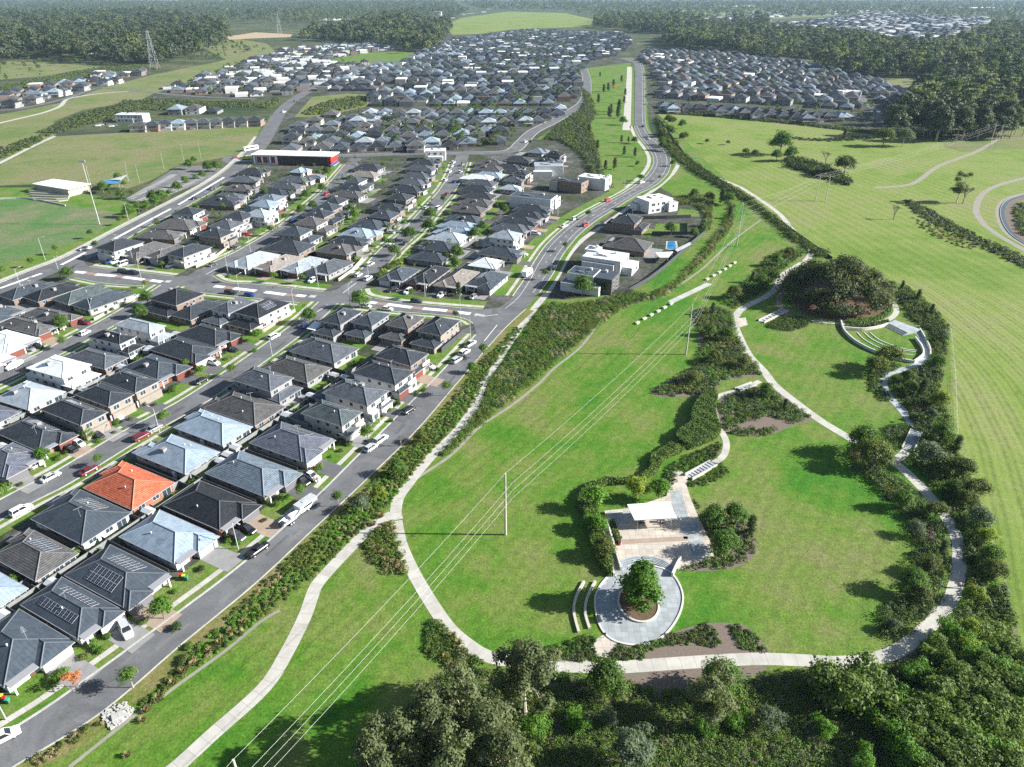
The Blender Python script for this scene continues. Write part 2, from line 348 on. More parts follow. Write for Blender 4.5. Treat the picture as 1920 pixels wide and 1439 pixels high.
# ------------------------------------------------------------------ foliage
def quads_mesh(name, V, shade, mats, mi=None):
    n = len(V); me = bpy.data.meshes.new(name); me.vertices.add(n * 4); me.loops.add(n * 4); me.polygons.add(n)
    me.vertices.foreach_set("co", V.astype(np.float32).ravel()); me.loops.foreach_set("vertex_index", np.arange(n * 4, dtype=np.int32))
    me.polygons.foreach_set("loop_start", np.arange(0, n * 4, 4, dtype=np.int32)); me.polygons.foreach_set("loop_total", np.full(n, 4, dtype=np.int32))
    for m in (mats if isinstance(mats, list) else [mats]): me.materials.append(m)
    if mi is not None: me.polygons.foreach_set("material_index", mi.astype(np.int32))
    at = me.attributes.new("shade", 'FLOAT', 'FACE'); at.data.foreach_set("value", shade.astype(np.float32))
    me.update(calc_edges=True); return me
def leaf_quads(rng, P, Nn, size, up=.35, rnd=.8, asp=.75):
    """a leaf-spray quad at each point, facing roughly outward"""
    n = len(P); d = Nn + rng.normal(0, rnd * .58, (n, 3)); d[:, 2] += up; d /= np.linalg.norm(d, axis=1)[:, None] + 1e-9
    a = rng.normal(0, 1, (n, 3)); u = np.cross(d, a); u /= np.linalg.norm(u, axis=1)[:, None] + 1e-9; v = np.cross(d, u)
    s = size * rng.uniform(.6, 1.35, (n, 1)); u *= s * .5; v *= s * .5 * asp
    k = rng.uniform(.35, 1, (n, 1))
    return np.stack([P - u - v * k, P + u - v, P + u * .8 + v, P - u + v * k], 1)
def crown(seed, blobs, n, size, fill=.45, rough=.28, up=.35):
    rng = np.random.default_rng(seed); B = np.array(blobs, float); w_ = (B[:, 3] * B[:, 4] + B[:, 3] * B[:, 5]); w_ /= w_.sum()
    k = rng.choice(len(B), n, p=w_); d = rng.normal(0, 1, (n, 3)); d /= np.linalg.norm(d, axis=1)[:, None]
    d[:, 2] = np.where(d[:, 2] < -.35, -d[:, 2], d[:, 2])
    ph = rng.uniform(0, 6.28, (len(B), 6))
    lump = 1 + rough * .5 * (np.sin(3 * d[:, 0] + ph[k, 0]) * np.sin(4 * d[:, 1] + ph[k, 1]) + np.sin(5 * d[:, 2] + ph[k, 2]) * np.sin(6 * d[:, 0] + ph[k, 3]))
    rad = (1 - fill * rng.random(n) ** 2) * lump
    P = B[k, :3] + d * B[k, 3:6] * rad[:, None] + rng.normal(0, size * .45, (n, 3))
    V = leaf_quads(rng, P, d, size, up)
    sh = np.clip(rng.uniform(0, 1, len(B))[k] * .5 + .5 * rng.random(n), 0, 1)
    return V, sh
def limbs(name, base_r, h, blobs, mat, split=.45, every=1, seed=0):
    mb = MB(); r = random.Random(seed); top = Vector((r.uniform(-.03, .03) * h, r.uniform(-.03, .03) * h, h * split))
    mb.tube((0, 0, 0), (0, 0, h * .04), base_r * 1.5, base_r, 7, cap=False); mb.tube((0, 0, h * .04), top, base_r, base_r * .7, 7)
    for b in blobs[::every]:
        q = Vector(b[:3]); mid = top.lerp(q, .5) + Vector((r.uniform(-.1, .1), r.uniform(-.1, .1), .05)) * h * .4
        mb.tube(top * .96, mid, base_r * .5, base_r * .3, 5); mb.tube(mid, q + Vector((0, 0, b[5] * .4)), base_r * .3, base_r * .08, 4)
    return mb.mesh(name, mat, True)
PROTO = {}
def proto(key, leaf, blobs, n, size, h, r, bark='bark', split=.4, fill=.62, up=.35, every=1, rough=.62):
    V, sh = crown(hash(key) % 1000 if not isinstance(key, str) else sum(map(ord, key)), blobs, n, size, fill, rough, up)
    PROTO[key] = (quads_mesh("crown_leaves", V, sh, L_[leaf]), limbs("trunk_wood", r, h, blobs, M[bark], split, every, sum(map(ord, key))), h)
def rblobs(seed, n, R_, z0, z1, r0, r1, shape='dome'):
    r = random.Random(seed); o = []
    for i in range(n):
        a = i * 2.4 + r.uniform(-.5, .5); f = math.sqrt((i + .5) / n); z = r.random()
        if shape == 'dome': rr = R_ * f; zz = z0 + (z1 - z0) * (1 - f * f * .8) * r.uniform(.7, 1.05)
        elif shape == 'cone': zz = z0 + (z1 - z0) * (i + .3) / n; rr = R_ * (1 - .85 * (i / n)) * r.uniform(.3, .9)
        else: rr = R_ * f * r.uniform(.6, 1.1); zz = z0 + (z1 - z0) * z
        q = r.uniform(r0, r1); o.append((rr * math.cos(a), rr * math.sin(a), zz, q, q * r.uniform(.85, 1.15), q * r.uniform(.6, .9)))
    return o
# a young round street tree, a taller oval one, bushy garden tree
proto('street', 'green', rblobs(1, 7, .95, 2.5, 4.1, .75, 1.1), 1700, .2, 5, .09, 'bark', .35)
proto('lollipop', 'green', rblobs(2, 6, .7, 2.4, 3.7, .75, 1.0), 1700, .18, 4.6, .08, 'palebark', .4)
proto('lime', 'bright', rblobs(3, 8, 1.2, 1.9, 3.8, .8, 1.2), 2000, .22, 5, .1, 'bark', .3)
proto('autumn', 'orange', rblobs(4, 7, .9, 2.0, 3.4, .5, .8, 'x'), 420, .22, 4.2, .06, 'bark', .4)
proto('bushy', 'green', rblobs(5, 11, 2.2, 2.0, 5.2, 1.2, 1.8), 4600, .27, 7, .18, 'bark', .3)
proto('olivetree', 'olive', rblobs(6, 11, 2.2, 1.8, 5.0, 1.1, 1.7), 4200, .27, 6.5, .16, 'bark', .3)
proto('conifer', 'dark', rblobs(7, 15, 2.2, 1.2, 9.0, .9, 1.5, 'cone'), 4200, .27, 10, .18, 'bark', .6)
proto('gum_a', 'gum', rblobs(8, 20, 4.6, 5.0, 14.5, 1.1, 2.1, 'x'), 13000, .31, 17, .32, 'palebark', .42, .85, .3, 1, .6)
proto('gum_b', 'gum', rblobs(9, 17, 3.8, 4.5, 13.5, 1.0, 2.0, 'x'), 11000, .30, 16, .28, 'palebark', .45, .85, .3, 1, .6)
proto('gum_c', 'silver', rblobs(10, 11, 2.6, 3.5, 9.5, 1.0, 1.6, 'x'), 5200, .28, 11, .2, 'palebark', .4, .6)
proto('forest_a', 'forest', rblobs(11, 18, 4.8, 5, 15.5, 1.9, 2.9), 3200, .75, 17, .32, 'palebark', .5, .5)
proto('forest_b', 'forest', rblobs(12, 15, 3.8, 5.5, 17, 1.8, 2.7, 'x'), 2800, .75, 18, .3, 'palebark', .55, .5)
proto('plaza', 'deep', rblobs(13, 40, 4.6, 2.2, 9.8, 1.3, 1.9, 'cone'), 9000, .42, 11, .24, 'bark', .5, .5, .5, 2)
proto('yellowtree', 'yellow', rblobs(14, 8, 1.6, 1.6, 4.0, .9, 1.4), 3000, .24, 5, .13, 'bark', .3)
proto('silvertree', 'silver', rblobs(15, 9, 1.8, 1.8, 4.6, 1.0, 1.5), 3000, .24, 5.5, .14, 'palebark', .3)
FIGB = rblobs(16, 84, 15.5, 0.8, 12.5, 2.0, 3.6)
proto('fig', 'fig', FIGB, 40000, .48, 14, 1.1, 'palebark', .3, .7, .35, 2, .5)
def bare(seed, h, spread):
    mb = MB(); r = random.Random(seed)
    def go(p, d, L, rad, lv):
        q = p + d * L; mb.tube(p, q, rad, rad * .7, 5 if lv > 2 else 4, cap=False)
        if lv == 0: return
        for _ in range(3 if lv > 1 else 4):
            nd_ = (d + Vector((r.gauss(0, spread), r.gauss(0, spread), r.uniform(-.05, .25)))).normalized(); go(q, nd_, L * r.uniform(.62, .8), rad * .62, lv - 1)
    go(Vector((0, 0, 0)), Vector((0, 0, 1)), h * .24, h * .026, 5)
    return mb.mesh("bare_branches", M['greybark'])
BARE = [bare(3, 11, .55), bare(4, 9, .35)]
proto('thicket_a', 'thicket', [(r_.uniform(-2.6, 2.6), r_.uniform(-2.6, 2.6), r_.uniform(.8, 3.4), (q_ := r_.uniform(.6, 1.5)), q_, q_ * .8) for r_ in [random.Random(91)] for _ in range(20)], 5200, .25, 5, .12, 'bark', .3, .7, .4, 3)
proto('thicket_b', 'bright', [(r_.uniform(-2.2, 2.2), r_.uniform(-2.2, 2.2), r_.uniform(.8, 3.8), (q_ := r_.uniform(.5, 1.3)), q_, q_ * .9) for r_ in [random.Random(92)] for _ in range(17)], 4200, .24, 5, .12, 'bark', .3, .7, .4, 3)
proto('thicket_c', 'olive', [(r_.uniform(-2.0, 2.0), r_.uniform(-2.0, 2.0), r_.uniform(1.0, 4.6), (q_ := r_.uniform(.5, 1.2)), q_, q_ * .9) for r_ in [random.Random(93)] for _ in range(17)], 4000, .24, 6, .12, 'palebark', .35, .75, .4, 2)
CT = {}
def tree(key, x, y, h=None, name='tree', label=None, group=None, mode='b', rz=None, cat='tree', sx=1.0):
    """mode b: (x, y) is the foot in the photograph; c: the middle of the crown; w: world metres"""
    cm, tm, ph = PROTO[key]; h = h or ph; s = h / ph
    if mode == 'b': loc = G(x, y)
    elif mode == 'c': loc = G(x, y, h * .62); loc.z = 0
    else: loc = Vector((x, y, 0))
    r = random.Random(int(loc.x * 13 + loc.y * 7)); rz = r.uniform(0, 6.28) if rz is None else rz
    e = empty(name, loc, rz); e.scale = (s * sx, s * sx, s)
    inst('trunk', tm, e); inst('crown', cm, e)
    tag(e, label, cat, group); return e
# shrubs: low mounds
def shrub_proto(key, leaf, n, size, r=1.0, hz=.8, nb=4):
    V, sh = crown(sum(map(ord, key)) + 5, rblobs(sum(map(ord, key)), nb, r * .55, hz * .3, hz * .7, r * .5, r * .75), n, size, .4, .25, .4); PROTO[key] = quads_mesh("shrub_leaves", V, sh, L_[leaf])
for k_, l_ in (('sh_green', 'green'), ('sh_dark', 'dark'), ('sh_olive', 'olive'), ('sh_silver', 'silver'), ('sh_yellow', 'yellow'), ('sh_bright', 'bright'), ('sh_purple', 'purple')):
    shrub_proto(k_, l_, 600, .18)
def tussock(seed, n=90):
    rng = np.random.default_rng(seed); a = rng.uniform(0, 6.28, n); ln = rng.uniform(.5, 1.0, n); tl = rng.uniform(.2, 1.0, n)
    d = np.stack([np.cos(a) * np.sin(tl), np.sin(a) * np.sin(tl), np.cos(tl)], 1); t = np.stack([-np.sin(a), np.cos(a), 0 * a], 1) * .06
    b0 = np.stack([np.cos(a), np.sin(a), 0 * a], 1) * .12; tip = b0 + d * ln[:, None]
    return np.stack([b0 - t, b0 + t, tip + t * .5, tip - t * .5], 1), rng.random(n)
_tv = tussock(5, 160); PROTO['tussock'] = quads_mesh("tussock_blades", _tv[0], _tv[1], L_['straw'])
def shrub(key, x, y, s=1.0, label=None, group=None, name='shrub', cat='shrub', w_=False):
    loc = Vector((x, y, 0)) if w_ else G(x, y)
    r = random.Random(int(loc.x * 31 + loc.y * 17)); o = inst(name, PROTO[key], None, loc, (0, 0, r.uniform(0, 6.28)), (s, s, s * r.uniform(.8, 1.2))); return tag(o, label, cat, group)
def mass(name, polys, kinds, sp, size, label, cat, seed, leaf=.26, per=46, z0=0.0, stuff=True, hz=.8):
    """ground cover planting that reads as one mass: many small leafy mounds merged in one mesh. kinds: [(leaf material, weight)]"""
    rng = np.random.default_rng(seed); pts = []
    for p in polys: pts += scatter(p, sp, seed)
    if not pts: return
    pts = np.array(pts); n = len(pts); mats = [L_[k] for k, _ in kinds]; w_ = np.array([q for _, q in kinds], float); w_ /= w_.sum()
    big = (np.sin(pts[:, 0] * .35 + seed) + np.sin(pts[:, 1] * .41 + seed * 2) + rng.normal(0, .8, n))
    order = np.argsort(np.argsort(big)) / n; mk = np.searchsorted(np.cumsum(w_), order, side='right').clip(0, len(kinds) - 1)
    r = size * rng.uniform(.6, 1.35, n); k = np.repeat(np.arange(n), per)
    d = rng.normal(0, 1, (n * per, 3)); d /= np.linalg.norm(d, axis=1)[:, None]; d[:, 2] = np.abs(d[:, 2])
    rad = (1 - .4 * rng.random(n * per) ** 2) * r[k]
    P = np.zeros((n * per, 3)); P[:, :2] = pts[k]; P += d * rad[:, None] * np.array([1, 1, hz]); P[:, 2] += z0 + .05
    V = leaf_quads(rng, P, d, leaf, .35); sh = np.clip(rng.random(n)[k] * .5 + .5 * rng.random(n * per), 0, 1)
    o = inst(name, quads_mesh(name, V, sh, mats, mk[k])); return tag(o, label, cat, None, 'stuff' if stuff else None)
def hedge(name, poly, h, leaf, label, dens=16, size=.24, group=None):
    """a clipped hedge: dense leaf skin over a solid block"""
    rng = np.random.default_rng(len(poly) + int(h * 10)); P = [Vector(p) for p in poly]
    ar = sum(P[i].cross(P[(i + 1) % len(P)]) for i in range(len(P)))
    if ar < 0: P = P[::-1]
    ins = offset(P, .18, True); e = empty(name, (P[0].x, P[0].y, 0)); mb = MB()
    mb.prism([(p.x - P[0].x, p.y - P[0].y) for p in ins], 0, h - .15, cap=False); core = mb
    tri = tessellate_polygon([[Vector((p.x, p.y, 0)) for p in ins]])
    for t in tri: core.face([(ins[i].x - P[0].x, ins[i].y - P[0].y, h - .15) for i in t])
    core.build('branches', L_['hedge'], e)
    pts = scatter(P, 1 / math.sqrt(dens), 3); A = np.array([(x, y, h) for x, y in pts]); Nn = np.tile([0, 0, 1.0], (len(A), 1))
    A[:, 2] += .22 * np.sin(A[:, 0] * 1.3) * np.sin(A[:, 1] * 1.1) + rng.normal(0, .1, len(A))
    S = []; SN = []
    for i in range(len(P)):
        a, b = P[i], P[(i + 1) % len(P)]; L = (b - a).length; m = int(L * h * dens)
        nn = Vector((b.y - a.y, a.x - b.x)).normalized() if L > 1e-6 else Vector((1, 0))
        for _ in range(m):
            q = a.lerp(b, rng.random()); S.append((q.x + rng.normal(0, .08), q.y + rng.normal(0, .08), rng.random() * h)); SN.append((nn.x, nn.y, 0))
    if S: A = np.vstack([A, np.array(S)]); Nn = np.vstack([Nn, np.array(SN)])
    A[:, 0] -= P[0].x; A[:, 1] -= P[0].y
    V = leaf_quads(rng, A, Nn, size * 1.5, .25, .75); inst('foliage', quads_mesh("hedge_leaves", V, rng.random(len(A)), L_[leaf]), e)
    return tag(e, label, 'hedge', group)

# ------------------------------------------------------------------ ground, roads, paths
sheet('ground', [(-16000, -800), (16000, -800), (16000, 22000), (-16000, 22000)], -.03, M['scrub'])
PR_L = [(-75, 1439), (10, 1378), (107, 1315), (277, 1192), (425, 1082), (505, 1015), (592, 935), (680, 847), (780, 747), (812, 715), (893, 628)]
PR_R = [(0, 1455), (25, 1437), (190, 1335), (337, 1210), (480, 1092), (587, 992), (680, 905), (780, 807), (855, 720), (940, 622), (985, 580)]
PRN_L = [(937, 577), (962, 556), (985, 522), (1002, 492), (1027, 457), (1062, 425), (1100, 399), (1160, 367), (1184, 353), (1210, 332), (1224, 312), (1225, 295), (1215, 277), (1198, 256), (1190, 237), (1190, 125), (1177, 115), (1160, 109)]
PRN_R = [(985, 580), (1010, 550), (1035, 515), (1052, 482), (1072, 455), (1092, 434), (1120, 412), (1160, 387), (1197, 364), (1228, 348), (1250, 327), (1257, 305), (1250, 282), (1232, 264), (1214, 245), (1209, 215), (1208, 150), (1205, 125), (1198, 116), (1180, 109)]
resi = [(-500, 1460), (-110, 1460)] + PR_L + [(905, 610)] + PRN_L[:15] + [(1188, 150), (1186, 118), (1160, 100), (1195, 85), (1180, 64), (1000, 55), (835, 62), (760, 90), (690, 120), (640, 138), (585, 170), (552, 190), (515, 220), (495, 262), (440, 318), (400, 345), (150, 480), (0, 545), (-500, 760)]
sheet('residential_ground', px(resi), 0.0, M['resi'])
sheet('estate_ground', px([(1208, 215), (1300, 216), (1460, 225), (1560, 240), (1660, 252), (1765, 188), (1690, 160), (1590, 135), (1480, 112), (1330, 98), (1190, 88), (1190, 118)]), 0.004, M['resi'])
sheet('estate_ground', px([(290, 175), (400, 142), (480, 105), (560, 85), (700, 78), (760, 92), (690, 120), (630, 142), (575, 172), (520, 186), (400, 186), (285, 190)]), 0.004, M['resi'])
sheet('estate_ground', px([(-60, 175), (60, 160), (180, 138), (280, 128), (285, 140), (190, 165), (120, 192), (40, 208), (-60, 225)]), 0.004, M['resi'])
sheet('estate_ground', px([(1008, 560), (1036, 517), (1053, 484), (1074, 457), (1120, 414), (1160, 389), (1197, 366), (1235, 350), (1262, 366), (1320, 390), (1330, 430), (1290, 466), (1215, 530), (1150, 553), (1060, 562)]), .006, M['resi'])
park = [(-30, 1470)] + PR_R[:-1] + PRN_R[:13] + [(1240, 262)] + [(1240, 235), (1400, 372), (1570, 488), (1780, 608), (1792, 820), (1885, 1120), (1960, 1330), (2000, 1480)]
sheet('park_lawn', px(park), 0.0, M['lawn'])
sheet('bank_lawn', px([(1236, 222), (1440, 395), (1480, 430), (1560, 490), (1570, 500), (1520, 495), (1480, 470), (1420, 420), (1380, 372), (1330, 350), (1262, 310), (1240, 265)]), 0.004, M['yard'])
field = [(1232, 213), (1330, 220), (1480, 234), (1600, 248), (1700, 262), (1760, 262), (1830, 250), (1950, 236), (2300, 236), (2300, 1500), (2000, 1480), (1945, 1300), (1880, 1120), (1790, 820), (1778, 612), (1570, 490), (1400, 375)]
sheet('mown_field', px(field), 0.006, M['field'])
sheet('field_corner', px([(1760, 258), (1830, 245), (1950, 232), (2100, 235), (2100, 285), (1900, 280), (1800, 285), (1770, 275)]), 0.012, M['vacant'])
sheet('corridor_lawn', px([(1100, 128), (1182, 118), (1189, 150), (1189, 240), (1212, 282), (1222, 312), (1205, 335), (1160, 364), (1120, 350), (1108, 320), (1090, 290), (1050, 262), (1005, 262), (1045, 235), (1090, 205), (1102, 185)]), 0.012, M['yard'])
sheet('vacant_lot', px([(-80, 345), (0, 310), (105, 256), (250, 248), (480, 232), (490, 240), (470, 276), (440, 292), (395, 300), (330, 312), (280, 340), (240, 354), (170, 346), (60, 346), (-80, 352)]), 0.004, M['vacant'])
sheet('reserve_grass', px([(-60, 212), (40, 205), (130, 186), (200, 163), (290, 140), (400, 118), (480, 98), (500, 105), (400, 142), (290, 175), (260, 190), (160, 205), (100, 228), (105, 252), (0, 308), (-60, 330)]), 0.0, M['vacant'])
sheet('sports_ground', px([(-100, 352), (60, 352), (170, 366), (245, 380), (262, 384), (255, 408), (150, 468), (0, 530), (-100, 570)]), 0.004, M['yard'])
sheet('oval_turf', crom(px([(-60, 378), (20, 374), (90, 378), (150, 388), (205, 396), (222, 408), (195, 428), (120, 460), (0, 498), (-60, 512)]), 6, True), 0.012, M['oval'])
sheet('hill_pasture', px([(830, 50), (865, 34), (950, 22), (1060, 25), (1118, 38), (1110, 50), (1060, 52), (960, 56), (900, 64), (850, 66)]), 0.03, M['field'])
sheet('estate_park', px([(610, 114), (690, 99), (770, 97), (805, 103), (740, 117), (680, 121)]), 0.02, M['yard'])
sheet('scrub_lot', px([(552, 220), (585, 182), (650, 176), (697, 178), (688, 200), (600, 220)]), 0.02, M['vacant'])
sheet('bare_earth', px([(425, 69), (480, 61), (548, 65), (545, 70), (480, 72), (430, 75)]), 0.03, M['dirt'])
for q in ([(380, 90), (440, 72), (500, 82), (520, 100), (430, 115)], [(0, 115), (90, 118), (190, 125), (120, 140), (0, 150)], [(1240, 72), (1290, 45), (1400, 46), (1460, 60), (1300, 74)], [(1440, 26), (1560, 22), (1570, 30), (1450, 36)], [(600, 45), (660, 38), (690, 45), (620, 55)]):
    sheet('pasture', px(q), 0.02, M['vacant'])
sheet('clearing', px([(1660, 152), (1700, 146), (1760, 158), (1760, 180), (1740, 180), (1690, 165)]), 0.02, M['vacant'])
# asphalt
def cr(L, n=6): return crom(px(L), n)
sheet('park_road', cr(PR_L) + [G2(905, 608), G2(937, 577)] + cr(PRN_L) + list(reversed(cr(PRN_R))) + list(reversed(cr(PR_R)))[1:], .030, M['asphalt'])
D_T = [(140, 500), (156, 490), (166, 500), (182, 503), (250, 510), (325, 519), (352, 518), (372, 505)]
D_Tb = [(402, 508), (397, 518), (425, 531), (480, 534), (605, 548), (632, 543), (648, 532)]
D_Tc = [(682, 527), (676, 543), (692, 558), (780, 571), (905, 581), (937, 577)]
D_B = [(120, 528), (140, 521), (200, 532), (275, 537), (300, 546)]
D_Bb = [(330, 544), (375, 549), (480, 560), (562, 568), (584, 575)]
D_Bc = [(622, 573), (650, 573), (730, 583), (855, 594), (888, 607), (893, 628)]
sheet('cross_street', px(D_T + D_Tb + D_Tc + [(925, 600)] + D_Bc[::-1] + D_Bb[::-1] + D_B[::-1]), .026, M['asphalt'])
B_C = cr([(-60, 990), (45, 932), (118, 895), (240, 821), (357, 756), (440, 701), (520, 645), (580, 600), (615, 568)])
C_C = cr([(-60, 738), (15, 703), (110, 655), (200, 607), (272, 565), (318, 536)])
E_C = cr([(-80, 572), (0, 543), (75, 512), (150, 482), (250, 428), (375, 362), (430, 328), (462, 300), (488, 272), (508, 240), (525, 212), (550, 188), (590, 165), (650, 138), (690, 122), (725, 112)])
F_C = cr([(378, 520), (400, 502), (470, 467), (540, 423), (612, 363), (645, 325), (668, 297)])
F2_C = cr([(655, 545), (690, 515), (730, 470), (770, 435), (805, 396), (838, 358), (856, 325), (868, 290)])
G_C = cr([(630, 293), (700, 291), (800, 288), (870, 288), (920, 287), (960, 283), (978, 268), (1000, 247), (1035, 229), (1075, 206), (1097, 186), (1100, 150), (1094, 128)])
strip('middle_street', B_C, -3.7, 3.7, .034, M['asphalt']); strip('west_street', C_C, -3.7, 3.7, .034, M['asphalt'])
strip('oval_road', E_C, -6.2, 6.2, .022, M['asphalt']); strip('school_street', F_C, -4.2, 4.2, .034, M['asphalt'])
strip('north_street', F2_C, -4.6, 4.6, .034, M['asphalt']); strip('upper_street', G_C, -5, 5, .038, M['asphalt'])
strip('estate_street', cr([(0, 208), (60, 200), (130, 183), (185, 165), (230, 168), (330, 178), (420, 184), (480, 186)]), -3.5, 3.5, .03, M['asphalt'])
strip('estate_street', cr([(1655, 232), (1640, 205), (1615, 185), (1590, 172)]), -5, 5, .03, M['asphalt'])
strip('reserve_path', cr([(-30, 318), (0, 306), (55, 278), (104, 255)]), -1.8, 1.8, .02, M['path']); strip('reserve_path', cr([(-30, 238), (30, 224), (80, 212), (112, 200), (125, 187), (150, 181), (195, 175), (240, 172)]), -2.2, 2.2, .02, M['path'])
strip('gravel_track', cr([(1940, 330), (1880, 345), (1845, 362), (1830, 390), (1840, 415), (1870, 440), (1940, 480)]), -1.6, 1.6, .016, M['track'])
strip('dirt_track', cr([(1640, 352), (1710, 345), (1760, 312), (1830, 285), (1870, 262)]), -1.6, 1.6, .016, M['track'])
sheet('car_park', px([(236, 374), (330, 314), (395, 309), (418, 318), (395, 336), (330, 362), (262, 382)]), .024, M['asphalt_old'])
for (a, b) in (((300, 372), (385, 330)), ((245, 372), (330, 326)), ((260, 378), (350, 334))):
    A, B = G2(*a), G2(*b); d = (B - A); n = int(d.length / 2.7); d.normalize(); mb = MB()
    for k in range(n): mb.obox(A + d * 2.7 * k, math.atan2(d.y, d.x) + 1.2, 2.6, .2, .028, .034)
    tag(mb.build('stall_markings', M['line']), kind='structure')
# verges, footpaths, kerbs
def kerbside(P, sg, lawn, foot=True, v=(.45, 1.9, 3.2)):
    strip('kerb', P, 0, sg * .45, .11, M['kerb'], .11)
    strip('verge_grass', P, sg * .45, sg * v[1], .05, M['yard'])
    if foot: strip('footpath', P, sg * v[1], sg * v[2], .075, M['path'])
    else: strip('verge_grass', P, sg * v[1], sg * v[2], .052, M['yard'])
    if lawn: strip('front_lawn', P, sg * v[2], sg * lawn, .05, M['yard'])
kerbside(cr(PR_L), 1, 8.8); P = cr(PR_R); strip('kerb', P, 0, -.3, .11, M['kerb'], .11); strip('verge_grass', P, -.3, -3.6, .04, M['verge'])
kerbside(cr(PRN_L[1:9]), 1, 8.5); P = cr(PRN_R[1:]); strip('kerb', P, 0, -.4, .11, M['kerb'], .11); strip('verge_grass', P, -.4, -2.6, .04, M['yard'])
P = cr(PRN_L[8:15]); strip('kerb', P, 0, .4, .11, M['kerb'], .11); strip('verge_grass', P, .4, 2.0, .04, M['yard']); strip('footpath', P, 2.0, 4.6, .06, M['path'])
P = cr([(1189, 245), (1189, 150), (1188, 126)]); strip('footpath', P, 3, 10.0, .06, M['path']); strip('verge_grass', P, .4, 3, .04, M['yard'])
Q = offset(B_C, 3.7); kerbside(Q, 1, 8.0); Q = offset(B_C, -3.7); kerbside(Q, -1, 5.5)
Q = offset(C_C, 3.7); kerbside(Q, 1, 8.0); Q = offset(C_C, -3.7); kerbside(Q, -1, 5.5)
for cen, hw in ((F_C[6:-3], 4.2), (F2_C[6:-3], 4.6)):
    for sg in (1, -1): kerbside(offset(cen, sg * hw), sg, 8)
Q = offset(E_C, 6.2); strip('kerb', Q[6:50], 0, .4, .11, M['kerb'], .11); strip('footpath', Q[4:52], .9, 3.4, .06, M['path']); strip('verge_grass', Q[4:60], .4, .9, .04, M['yard'])
Q = offset(E_C, -6.2); strip('kerb', Q[20:44], 0, -.4, .11, M['kerb'], .11); strip('verge_grass', Q[20:44], -.4, -2.2, .04, M['yard'])
for seg in (D_T[2:-2], D_Tb[1:-2], D_Tc[1:-1]):
    P = cr(seg, 4); strip('kerb', P, 0, .4, .11, M['kerb'], .11); strip('verge_grass', P, .4, 1.6, .044, M['yard']); strip('footpath', P, 1.6, 3.6, .064, M['path']); strip('front_lawn', P, 3.6, 8, .048, M['yard'])
for seg in (D_B[1:-1], D_Bb[1:-1], D_Bc[1:-1]):
    P = cr(seg, 4); strip('kerb', P, 0, -.4, .11, M['kerb'], .11); strip('verge_grass', P, -.4, -1.6, .044, M['yard']); strip('footpath', P, -1.6, -2.8, .064, M['path']); strip('front_lawn', P, -2.8, -4.5, .048, M['yard'])
P = offset(G_C, 5); strip('kerb', P, 0, .5, .11, M['kerb'], .11); P = offset(G_C, -5); strip('kerb', P[30:], 0, -.5, .11, M['kerb'], .11)
# painted medians and lane lines
def median(name, L, hw, mat, z=.05): strip(name, px(L), -hw, hw, z, mat)
for a, b in (((140, 510), (160, 512)), ((180, 515), (217, 518)), ((232, 520), (270, 525)), ((283, 526), (304, 529)), ((402, 537), (420, 539)), ((438, 541), (480, 546)), ((497, 548), (535, 553)), ((556, 554), (573, 556)), ((692, 567), (706, 569)), ((726, 571), (772, 577)), ((793, 579), (838, 583)), ((852, 585), (882, 589))):
    median('painted_median', [a, b], 1.15, M['line'])
for a, b in (((160, 512), (180, 515)), ((217, 518), (232, 520)), ((270, 525), (283, 526)), ((420, 539), (438, 541)), ((535, 553), (556, 554)), ((706, 569), (726, 571)), ((772, 577), (793, 579)), ((838, 583), (852, 585))):
    median('brick_median', [a, b], 1.15, M['redpave'], .046)
median('traffic_island', [(580, 556), (592, 557)], 1.2, M['kerb'], .1); median('traffic_island', [(890, 590), (908, 593)], 1.0, M['kerb'], .1); median('traffic_island', [(310, 528), (320, 529)], 1.2, M['kerb'], .1)
for a, b in (((0, 541), (78, 513)), ((115, 497), (160, 474)), ((215, 448), (320, 392)), ((335, 384), (420, 333))): median('painted_median', [a, b], .8, M['line'], .034)
P = cr(PRN_R[1:], 6)
for off in (2.3,):
    strip('lane_line', offset(P, off), -.07, .07, .036, M['line']); Pl = offset(cr(PRN_L[:15]), -2.3); strip('lane_line', Pl, -.07, .07, .036, M['line'])
Cn = crom([(G2(*a) + G2(*b)) / 2 for a, b in zip(PRN_L[2:13], PRN_R[2:13])], 10)
for i in range(0, len(Cn) - 2, 4): strip('lane_dash', Cn[i:i + 2], -.08, .08, .036, M['line'])
for i in range(0, 24, 3): strip('lane_dash', offset(E_C, -3.0)[18 + i:20 + i], -.06, .06, .03, M['line'])
for a, b in (((643, 550), (668, 531)), ((595, 585), (614, 572)), ((908, 640), (932, 610)), ((905, 594), (934, 590)), ((386, 515), (407, 504))): median('lane_line', [a, b], .12, M['line'], .042)
